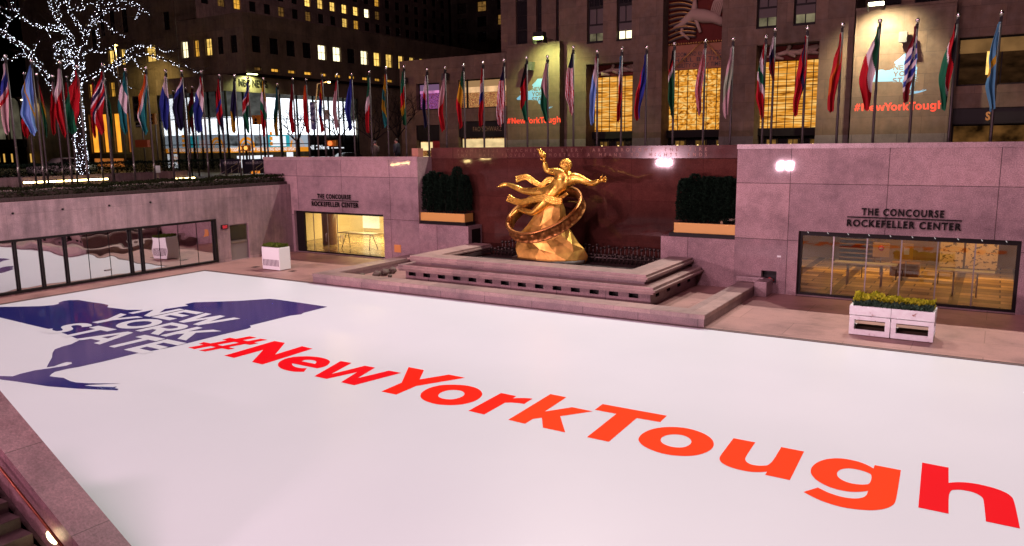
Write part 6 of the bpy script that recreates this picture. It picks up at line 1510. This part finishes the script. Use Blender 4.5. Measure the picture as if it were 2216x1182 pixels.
YT = 118.0; tb2 = thing('office_tower', (-60, YT, GZ), 'nearly black office tower between the yellow lit tower and the stone tower', 'building'); x0_, x1_ = at(976, 60, Y=YT).x, at(1100, 60, Y=YT).x; holes = []
for r_ in range(5):
    for i in range(5): a = x0_ + 1.5 + i * 4.6 * .92; holes.append((a, a + 1.9, at(1030, 92 - 33 * r_, Y=YT).z, at(1030, 70 - 33 * r_, Y=YT).z, -2 if (r_, i) in ((1, 2), (1, 3), (2, 1)) else -1))
b = MB(); wall_holes(b, 'Y', YT, x0_, x1_, GZ, 70, [h[:4] for h in holes], .3, granite('black_stone', (.11, .085, .07), 'X', (3, 9), rough=.85, streak=.2, speck=.1)); body_box(b, x0_, x1_, YT, YT + 30, GZ, 70, MATS['black_stone'], 'f'); b.build('wall', None, tb2)
for a, e, f, g, l in holes: window(tb2, 'Y', YT, a, e, f, g, pick(l), .24, (1, 1), .08)

lamp('roof_uplight', 'SPOT', (-66.0, 58.0, 18.6), (-112, 78, 28), 16000, (1.0, .62, .66), .4, spot=95, blend=.8)

# ================================================================== street furniture and people
def fixture(p, tgt):
    t = thing('floodlight', (p[0], p[1], GZ), 'event floodlight with four bright panels on the near plaza ' + ('left of the stair' if p[0] < -20 else 'nearer the photographer'), 'floodlight', 'event floodlights')
    k = MB(); k.box(p[0] - .62, p[0] + .62, p[1] - .32, p[1] - .12, p[2] - .3, p[2] + .3, bev=.02); k.build('housing', M_black, t)
    k = MB(); k.box(p[0] - .25, p[0] + .25, p[1] - .5, p[1] + .1, GZ, GZ + .06); k.build('stand', M_black, t)
    for i in (-1, 1):
        for j in ((-1, 1) if p[0] > -20 else (0,)): one('panel', glow('flood_panel', (1, .93, 1), 45), t, box=(p[0] + i * .33 - .26, p[0] + i * .33 + .26, p[1] - .115, p[1] - .10, p[2] + j * .13 - .08, p[2] + j * .13 + .08))
for p in FLOOD: fixture(p, None)
# strip lights across the rink that show as a dotted line in the polished wall
M_dot = glow('far_strip', (1, .72, .28), 170)
for (a0, a1, Yr, n_) in [((682, 365), (768, 360), 31.2, 9), ((845, 357), (888, 352), 31.2, 4), ((1040, 343), (1062, 342), 32.4, 3), ((1004, 350), (1018, 348), 32.4, 2)]:
    pts = []
    for q_ in (a0, a1):
        h = at(*q_, Y=Yr); d = (h - CAM).normalized(); r_ = Vector((d.x, -d.y, d.z)); t_ = (-2.0 - h.y) / r_.y; pts.append(h + r_ * t_)
    t = thing('strip_light', tuple(pts[0]), 'row of warm strip lights along the far side of the near plaza, group of %d' % n_, 'light', 'strip lights on the near plaza')
    for i in range(n_):
        c = pts[0].lerp(pts[1], (i + .5) / n_); w_ = abs(pts[1].x - pts[0].x) / n_ * .36; one('tube', M_dot, t, box=(c.x - w_, c.x + w_, c.y, c.y + .03, c.z - .10, c.z + .10))
    one('channel', M_black, t, box=(min(pts[0].x, pts[1].x) - .3, max(pts[0].x, pts[1].x) + .3, -2.12, -2.02, min(pts[0].z, pts[1].z) - .2, max(pts[0].z, pts[1].z) + .2))
# near stair with its sloping parapet at the lower left
y1s, y0s = 5.8, 5.25
pa, pb = at(285, 1182, Y=y1s), at(0, 845, Y=y1s); sl = (pb.z - pa.z) / (pb.x - pa.x)
Zs = lambda x: pa.z + (x - pa.x) * sl
xl, xr = -14.4, -9.4
sn = thing('stair', (-13, 4, .03), 'granite stair with a sloping parapet at the lower left corner of the rink', 'stair')
k = MB(); k.prism([(xl, y0s, Zs(xl)), (xr, y0s, Zs(xr)), (xr, y0s, .03), (xl, y0s, .03)], (0, y1s - y0s, 0))
M_par = granite('granite_parapet', (.25, .135, .155), 'X', (1.62, 9), (.78, 3, 0), .42, 0, .42, mortar=.008, cm=.4); k.build('parapet', M_par, sn)
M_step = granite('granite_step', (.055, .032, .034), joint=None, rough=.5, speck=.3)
rise, run = .165, .165 / abs(sl); n_ = 15
for i in range(n_):
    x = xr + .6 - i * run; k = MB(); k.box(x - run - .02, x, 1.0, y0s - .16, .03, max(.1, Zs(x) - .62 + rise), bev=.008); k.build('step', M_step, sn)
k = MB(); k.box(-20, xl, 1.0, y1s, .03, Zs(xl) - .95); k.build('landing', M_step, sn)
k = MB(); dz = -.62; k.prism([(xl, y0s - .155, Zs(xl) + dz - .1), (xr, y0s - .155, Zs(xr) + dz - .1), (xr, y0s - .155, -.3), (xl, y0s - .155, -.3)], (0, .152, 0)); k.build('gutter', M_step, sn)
k = MB(); k.tube([(xl, y0s - .10, Zs(xl) - .16), (xr, y0s - .10, Zs(xr) - .16)], .022, n=8); k.build('handrail', mat('copper_rail', (.16, .035, .015), .4, .6), sn)
p = at(112, 1164, Y=y0s - .06); t = thing('step_light', tuple(p), 'small bright oval step light under the copper handrail of the stair', 'lamp')
k = MB(); k.ball((p.x, y0s - .06, p.z), .05, n=12); [None for _ in ()]; k.v = [(p.x + (v[0] - p.x) * 2.2, v[1], v[2] + (v[0] - p.x) * sl * 2.2) for v in k.v]; k.build('lens', glow('step_light_lens', (1, .85, .45), 5), t)
lamp('step_lamp', 'POINT', (p.x, y0s - .22, p.z + .05), (0, 0, 0), 2, (1, .82, .45), .05)
# barrier banners and stair railings behind the left hedge
def barrier(px0, px1, label):
    XB = -46.2; p0, p1 = at(px0, 345, X=XB), at(px1, 345, X=XB); z1 = p0.z; z0 = at(px0, 377, X=XB).z
    t = thing('banner_barrier', (XB, (p0.y + p1.y) / 2, z0), label, 'barrier', 'banner barriers'); one('banner', mat('navy_banner', (.012, .013, .035), .7), t, box=(XB - .03, XB, p0.y, p1.y, z0, z1))
    k = MB(); words(k, 'ROCKEFELLER CENTER', (XB + .01, p0.y + (p1.y - p0.y) * .12, z0 + (z1 - z0) * .66), UY, UZ, (p1.y - p0.y) * .76, .17, .005); k.build('banner_words', mat('banner_white', (.5, .5, .52), .6), t)
    for y in (p0.y, p1.y): k = MB(); k.tube([(XB, y, GZ), (XB, y, z1)], .03, n=6); k.build('post', M_steel, t)
    return t, p0.y, p1.y, z0, z1
barrier(476, 520, 'navy ROCKEFELLER CENTER banner barrier nearer the clipped hedge'); t, ya_b, yb_b, z0b, z1b = barrier(524, 583, 'navy ROCKEFELLER CENTER banner barrier with a small orange panel')
one('orange_panel', glow('banner_orange', (1, .30, .03), .8), t, box=(-46.19, -46.18, at(543, 370, X=-46.2).y, at(562, 370, X=-46.2).y, at(550, 376, X=-46.2).z, at(550, 370, X=-46.2).z))
for i, (q0, q1) in enumerate([((473, 379), (515, 353)), ((525, 385), (570, 352))]):
    XB = -45.0; a, e = at(*q0, X=XB), at(*q1, X=XB); t = thing('stair_railing', (XB, a.y, GZ), ['steel stair railing in front of the first navy banner', 'steel stair railing in front of the second navy banner'][i], 'railing', 'stair railings')
    for dz, nm in ((0, 'top_rail'), (-.32, 'lower_rail')): k = MB(); k.tube([a + Vector((0, 0, dz)), e + Vector((0, 0, dz))], .022, n=6); k.build(nm, M_steel, t)
    for f_ in (0, .33, .66, 1): q_ = a.lerp(e, f_); k = MB(); k.tube([(XB, q_.y, max(GZ, q_.z - 1.0)), q_], .022, n=6); k.build('baluster', M_steel, t)
p0, p1 = at(60, 396, X=-38.5), at(470, 384, X=-38.5); k = MB(); k.tube([(-38.5, p0.y, 4.25), (-38.5, p1.y, 4.25)], .014, n=6)
for i in range(14): y = p0.y + (p1.y - p0.y) * i / 13; k.tube([(-38.5, y, GZ), (-38.5, y, 4.25)], .016, n=5)
k.build('low_rail', M_steel, None, 'thin low steel rail running behind the front flagpoles', 'railing')
# small white notice board by the hedge
p = at(342, 367, X=-44.5); t = thing('notice_sign', (-44.5, p.y, GZ), 'small pale notice on a post before the clipped hedge', 'sign'); one('board', M_white_paint, t, box=(-44.52, -44.5, p.y - .16, p.y + .16, p.z - .2, p.z + .24)); one('post', M_steel, t, box=(-44.55, -44.525, p.y - .015, p.y + .015, GZ, p.z))
p = at(560, 386, X=-35.4); t = thing('garden_lamp', (p.x, p.y, 4.2), 'small round pale garden lamp at the right end of the low hedge', 'lamp'); k = MB(); k.ball((p.x, p.y, p.z + .05), .09, n=10); k.build('globe', mat('pale_globe', (.6, .5, .5), .4), t); one('stem', M_black, t, box=(p.x - .015, p.x + .015, p.y - .015, p.y + .015, 4.0, p.z))
# street lamp, signals
t = thing('street_lamp', tuple(at(690, 300, Y=44.0))[:2] + (GZ,), 'tall street lamp with a curved arm and an amber glowing head', 'street lamp')
a, h = at(688, 300, Y=44), at(712, 178, Y=44); top = at(690, 205, Y=44)
k = MB(); k.tube([(a.x, 44, GZ), (a.x, 44, top.z - .4), (a.x + .08, 44, top.z), (a.x + .25, 44, h.z - .05), (h.x - .2, 44, h.z + .05), (h.x - .12, 44, h.z + .06)], [.07, .055, .05, .045, .04, .04], n=8); k.build('post', mat('grey_post', (.3, .25, .22), .5, .5), t)
k = MB(); k.box(h.x - .22, h.x + .22, 43.9, 44.1, h.z + .03, h.z + .12, bev=.02); k.build('hood', M_black, t); k = MB(); k.ball((h.x, 44, h.z), .12, n=12, sz=.6); k.build('lamp_globe', glow('amber_street_lamp', (1, .62, .16), 22), t); lamp('street_lamp_light', 'POINT', (h.x, 43.8, h.z - .15), (0, 0, 0), 260, (1, .62, .2), .15)
M_sig = mat('signal_yellow', (.40, .16, .012), .5)
h = at(251, 98, Y=43.5); bx = at(268, 300, Y=43.5).x
t = thing('street_lamp', (bx, 43.5, GZ), 'tall street lamp with amber head among the lit branches before the orange windows', 'street lamp')
k = MB(); k.tube([(bx, 43.5, GZ), (bx, 43.5, h.z - .5), (bx - .1, 43.5, h.z - .1), (h.x + .3, 43.5, h.z + .06), (h.x, 43.5, h.z + .08)], [.07, .055, .05, .045, .04], n=8); k.build('post', mat('grey_post', (.3, .25, .22), .5, .5), t)
k = MB(); k.box(h.x - .22, h.x + .22, 43.4, 43.6, h.z + .04, h.z + .13, bev=.02); k.build('hood', M_black, t); k = MB(); k.ball((h.x, 43.5, h.z), .12, n=12, sz=.5); k.build('lamp_globe', glow('amber_street_lamp', (1, .62, .16), 22), t)
lamp('street_lamp_light', 'SPOT', (h.x, 43.5, h.z - .15), (h.x - 3, 49.5, GZ), 1500, (1, .72, .26), .15, spot=125, blend=.6)
def signal(px0, px1, py0, py1, Y, label, litcol=None, m=None, pole_to=None, lens=3):
    x0, x1, z0, z1 = at(px0, py0, Y=Y).x, at(px1, py0, Y=Y).x, at(px0, py1, Y=Y).z, at(px0, py0, Y=Y).z
    t = thing('traffic_signal', ((x0 + x1) / 2, Y, z0), label, 'traffic signal'); k = MB(); k.box(x0, x1, Y - .12, Y + .12, z0, z1, bev=.02); k.build('housing', m or M_sig, t); r = min((x1 - x0) * .28, (z1 - z0) / lens * .4)
    for i in range(lens):
        c = ((x0 + x1) / 2, Y - .13, z1 - (z1 - z0) * (i + .5) / lens); k = MB(); k.tube([c, (c[0], c[1] - .12, c[2])], r, n=12); k.build('visor', M_black if not (litcol and i == 0) else glow('signal_' + label.split()[0], litcol, 1.6), t)
    k = MB(); k.tube([((x0 + x1) / 2, Y + .16, GZ), ((x0 + x1) / 2, Y + .16, z1)], .06, n=8); k.build('post', mat('signal_post', (.12, .1, .09), .5, .5), t); return t
signal(547, 566, 250, 270, 45.0, 'yellow traffic signal with a red light before the glass corner', (1, .12, .03)); signal(706, 729, 304, 317, 44.5, 'orange pedestrian signal with a red glow under the street lamp', (1, .2, .05), lens=1)
signal(517, 527, 315, 327, 44.8, 'small amber pedestrian signal left of the white one', (1, .45, .1), lens=1); signal(530, 540, 314, 327, 44.8, 'small white glowing pedestrian signal', (.85, .85, 1), lens=1); signal(325, 336, 246, 270, 43.5, 'yellow traffic signal head behind the orange white teal flag', None)
tt = signal(288, 309, 209, 264, 43.0, 'dark traffic signal head on the pole at the left', None, mat('signal_grey', (.07, .06, .055), .6)); x_ = at(303, 270, Y=43).x; one('one_way_sign', M_black, tt, box=(x_ - .45, x_ + .32, 42.86, 42.87, at(303, 276, Y=43).z, at(303, 265, Y=43).z))
k = MB(); words(k, 'ONE WAY', (x_ - .36, 42.85, at(303, 274, Y=43).z), UX, UZ, .58, .13, .01); k.build('sign_words', M_white_paint, tt)
one('orange_box', mat('orange_box', (.45, .10, .03), .6), tt, box=(at(299, 310, Y=43).x, at(325, 310, Y=43).x, 42.7, 43.0, at(310, 319, Y=43).z, at(310, 303, Y=43).z))
# blue hanging banner and grey sign on a post near the street lamp
t = thing('hanging_banner', tuple(at(678, 250, Y=44.3)), 'narrow blue hanging banner left of the street lamp post', 'banner'); x0_, x1_ = at(672, 250, Y=44.3).x, at(683, 250, Y=44.3).x
k = MB(); k.box(x0_, x1_, 44.28, 44.31, at(678, 281, Y=44.3).z, at(678, 221, Y=44.3).z); mb_ = mat('blue_banner', (.04, .06, .20), .7); qn = NB(mb_); qn.l(qn.ramp(qn.noise(qn.coord(), 3, 4), [(.45, (.04, .05, .18)), (.62, (.32, .34, .45))]), qn.b.inputs['Base Color']); k.build('cloth', mb_, t); k = MB(); k.tube([(x0_, 44.3, at(678, 221, Y=44.3).z), (a.x, 44.1, at(678, 221, Y=44.3).z)], .02, n=5); k.build('bracket', M_black, t)
t = thing('road_sign', tuple(at(705, 300, Y=44.3))[:2] + (GZ,), 'grey back of a road sign on a post right of the street lamp', 'sign'); k = MB(); k.tube([(at(705, 300, Y=44.3).x, 44.3, GZ), (at(705, 300, Y=44.3).x, 44.3, at(705, 222, Y=44.3).z)], .05, n=8); k.build('post', mat('grey_post', (.3, .25, .22), .5, .5), t); k = MB(); k.box(at(703, 250, Y=44.3).x, at(714, 250, Y=44.3).x, 44.2, 44.24, at(708, 259, Y=44.3).z, at(708, 238, Y=44.3).z); k.build('plate', mat('grey_plate', (.2, .19, .19), .6), t)
# bare street trees right of the glass corner
def street_tree(px, py0, py1, Y, spread, label, seed):
    rg = random.Random(seed); b0, t0 = at(px, py0, Y=Y), at(px, py1, Y=Y); hgt = t0.z - GZ
    t = thing('bare_street_tree', (b0.x, Y, GZ), label, 'tree', 'bare street trees'); tk, br = MB(), MB(); fk = Vector((b0.x, Y, GZ + hgt * .42)); tk.tube([(b0.x, Y, GZ), (b0.x + .04, Y, GZ + hgt * .2), fk], [.13, .11, .09], n=8); tk.build('trunk', M_bark, t)
    def grow(p, d, L, r, dep):
        pts = [p]
        for i in range(4):
            d = (d + Vector((rg.uniform(-.3, .3), rg.uniform(-.3, .3), rg.uniform(-.08, .2)))).normalized(); p = p + d * L / 4; pts.append(p)
        br.tube(pts, [max(.004, r * (1 - .14 * i)) for i in range(5)], n=5 if dep > 1 else 3, cap=False)
        if dep:
            for i in range(3 if dep > 2 else 4):
                o = pts[rg.randint(2, 4)]; grow(o, (d + Vector((rg.uniform(-1, 1), rg.uniform(-1, 1), rg.uniform(-.3, .6)))).normalized(), L * rg.uniform(.5, .72), r * .55, dep - 1)
    for i in range(5): an = i * 1.26 + rg.random(); grow(fk, Vector((math.cos(an) * spread, math.sin(an) * spread, .75)).normalized(), hgt * .30, .055, 3)
    br.build('branches', M_bark, t)
street_tree(645, 340, 205, 42.0, .9, 'bare street tree in front of the bright white blinds', 51); street_tree(735, 335, 190, 42.5, .8, 'bare street tree right of the amber street lamp', 52); street_tree(812, 325, 200, 43.5, .9, 'bare street tree behind the two people', 53); street_tree(862, 320, 185, 45.0, .7, 'bare street tree by the corner of the toy shop wing', 54)
# two people standing behind the left granite wall
def person(px, pytop, Y, face, coat, hair_c, label, arm):
    tp = at(px, pytop, Y=Y); z0 = tp.z - 1.74; x = tp.x; fx_, fy_ = math.cos(face), math.sin(face); F = Vector((fx_, fy_, 0)); Sd = Vector((-fy_, fx_, 0))
    one('step_block', M_gran, None, 'granite step the person in ' + coat + ' stands on behind the wall', 'step', 'steps behind the wall', box=(x - .6, x + .6, Y - .4, Y + .5, GZ, z0))
    o = Vector((x, Y, z0)); V = [o + Vector((0, 0, .93)), o + Vector((0, 0, 1.15)), o + Vector((0, 0, 1.36)) + F * .01, o + Vector((0, 0, 1.50)), o + Vector((0, 0, 1.60)) + F * .03]; Rr = [(.17, .14), (.17, .13), (.20, .13), (.075, .075), (.085, .095)]; E2 = [(0, 1), (1, 2), (2, 3), (3, 4)]
    V.append(o + Vector((0, 0, 1.67)) + F * .03); Rr.append((.085, .095)); E2.append((4, 5))
    for s2 in (-1, 1):
        i = len(V); V += [o + Sd * s2 * .2 + Vector((0, 0, 1.40)), o + Sd * s2 * .25 + Vector((0, 0, 1.12)) - F * .03, o + Sd * s2 * (.12 if arm else .24) + Vector((0, 0, 1.10 if arm else .88)) + F * (.24 if arm else .06)]; Rr += [(.075,) * 2, (.06,) * 2, (.042,) * 2]; E2 += [(2, i), (i, i + 1), (i + 1, i + 2)]
        i = len(V); V += [o + Sd * s2 * .1 + Vector((0, 0, .86)), o + Sd * s2 * .11 + Vector((0, 0, .48)) + F * .02, o + Sd * s2 * .11 + Vector((0, 0, .09)), o + Sd * s2 * .12 + Vector((0, 0, .045)) + F * .16]; Rr += [(.10,) * 2, (.075,) * 2, (.05,) * 2, (.04,) * 2]; E2 += [(0, i), (i, i + 1), (i + 1, i + 2), (i + 2, i + 3)]
    t = thing('person', tuple(o), label, 'person'); sk = mat('skin', (.35, .18, .13), .55)
    b = skin('body', sk, V, E2, Rr, None); hd = V[5] - Vector((0, 0, .03)); b.tube([hd + F * .09, hd + F * .125 - Vector((0, 0, .03))], [.012, .018], n=6)
    for s2 in (-1, 1):
        b.ball(hd + Sd * s2 * .09, .022, n=6); i = 8 if s2 < 0 else 15; w_ = V[5 + (3 if s2 < 0 else 10)]
        for q_ in range(4): b.tube([w_, w_ + F * (.10 if arm else .03) + Vector((0, 0, -.0 if arm else -.13)) + Sd * (q_ - 1.5) * .018], [.014, .009], n=5)
        b.tube([w_, w_ + F * .06 - Sd * s2 * .05], [.014, .009], n=5)
    b.build('body', sk, t)
    cl = MB(); cl.tube([o + Vector((0, 0, .78)), o + Vector((0, 0, .95)), o + Vector((0, 0, 1.2)), o + Vector((0, 0, 1.40)), o + Vector((0, 0, 1.50))], [.225, .22, .21, .215, .11], n=16)
    for s2 in (-1, 1): i = 6 if s2 < 0 else 13; cl.tube([V[i] + Vector((0, 0, .03)), V[i + 1], V[i + 2] - (V[i + 2] - V[i + 1]) * .12], [.10, .078, .058], n=10)
    cl.build('coat', mat('coat_' + coat.split()[0], (.012, .014, .022) if 'navy' in coat else (.05, .04, .03), .8), t)
    tr = MB()
    for s2 in (-1, 1): i = 9 if s2 < 0 else 16; tr.tube([V[i] + Vector((0, 0, .02)), V[i + 1], V[i + 2]], [.115, .09, .068], n=10)
    tr.build('trousers', mat('dark_trousers', (.015, .014, .016), .8), t)
    hr = MB(); hr.ball(hd + Vector((0, 0, .04)) - F * .025, .108, n=12, sz=.98); hr.build('hair', mat('hair_' + coat.split()[0], hair_c, .6), t)
person(811, 306, 37.0, R(100), 'dark coat', (.05, .04, .04), 'person in a dark coat with a grey cap looking away behind the left granite wall', True)
person(858, 301, 37.5, R(200), 'navy jacket', (.03, .02, .015), 'person in a navy jacket standing at the right end of the left granite wall', False)
# parked cars beyond the left hedge
def car(px, py, X, L, col, label):
    p = at(px, py, X=X); y0 = p.y; t = thing('parked_car', (X, y0, GZ), label, 'car', 'cars beyond the hedge'); prof = [(-L / 2, .35), (-L / 2, .82), (-L * .42, .95), (-L * .2, 1.02), (-L * .08, 1.50), (L * .22, 1.54), (L * .40, 1.06), (L / 2, .95), (L / 2, .35)]
    bmx = bmesh.new(); vs = [[bmx.verts.new((X + s2 * (.86 if z < 1.2 else .68), y0 + y, GZ + z)) for y, z in prof] for s2 in (-1, 1)]
    bmx.faces.new(vs[0]); bmx.faces.new(vs[1][::-1])
    for i in range(len(prof)): j = (i + 1) % len(prof); bmx.faces.new((vs[0][i], vs[1][i], vs[1][j], vs[0][j]))
    bmesh.ops.recalc_face_normals(bmx, faces=bmx.faces); bmesh.ops.bevel(bmx, geom=list(bmx.edges), offset=.05, segments=2, affect='EDGES'); k = MB(); k.addbm(bmx, None, True); k.build('body', col, t)
    for s2 in (-1, 1):
        k = MB(); k.face([(X + s2 * .80, y0 - L * .16, GZ + 1.06), (X + s2 * .80, y0 + L * .34, GZ + 1.08), (X + s2 * .70, y0 + L * .21, GZ + 1.46), (X + s2 * .70, y0 - L * .07, GZ + 1.44)]); k.v = [(v[0] + s2 * .045, v[1], v[2]) for v in k.v]; k.build('side_window', W_DARK, t)
        for f_ in (-.31, .31): k = MB(); k.tube([(X + s2 * .70, y0 + L * f_, GZ + .33), (X + s2 * .90, y0 + L * f_, GZ + .33)], .33, n=18); w_ = k.build('wheel', M_black, t); k = MB(); k.tube([(X + s2 * .90, y0 + L * f_, GZ + .33), (X + s2 * .915, y0 + L * f_, GZ + .33)], .2, n=12); k.build('rim', M_steel, w_)
        k = MB(); k.box(X + s2 * .62 - .16, X + s2 * .62 + .16, y0 - L / 2 - .01, y0 - L / 2 + .05, GZ + .68, GZ + .82); k.build('headlight', mat('headlight_glass', (.6, .6, .6), .15), t)
car(134, 350, -62.0, 4.6, mat('white_car_paint', (.62, .60, .58), .25), 'white car beyond the hedge left of the lit tree trunk'); car(747, 330, -54.0, 4.6, mat('dark_car_paint', (.02, .02, .022), .2), 'dark car just showing over the left granite wall near the lit shop sign')
# wall flags of the left block, seen behind the poles
for i, (px, py, c) in enumerate([(152, 255, 'd'), (205, 265, 'd')]):
    p = at(px, py, Y=47.6); t = thing('wall_flag', tuple(p), ['dark red furled flag on a slanting staff left of the orange windows', 'dark red furled flag on a slanting staff before the orange windows'][i], 'flag', 'slanting wall flags')
    k = MB(); k.tube([(p.x - 1.2, 48.55, p.z - .6), (p.x + 1.0, 46.6, p.z + 1.3)], .035, n=6); k.build('staff', mat('wood_staff', (.2, .12, .06), .6), t); k = MB(); k.sheet([0, .2, .4, .6, .8, 1], [j / 8 for j in range(9)], lambda u, v: (p.x - .5 + 1.3 * u + .1 * math.sin(v * 6), 47.8 - 1.1 * u + .12 * math.sin(u * 9), p.z + 1.0 * u - .1 - v * (1.5 - .5 * u))); k.build('cloth', cloth(c), t)
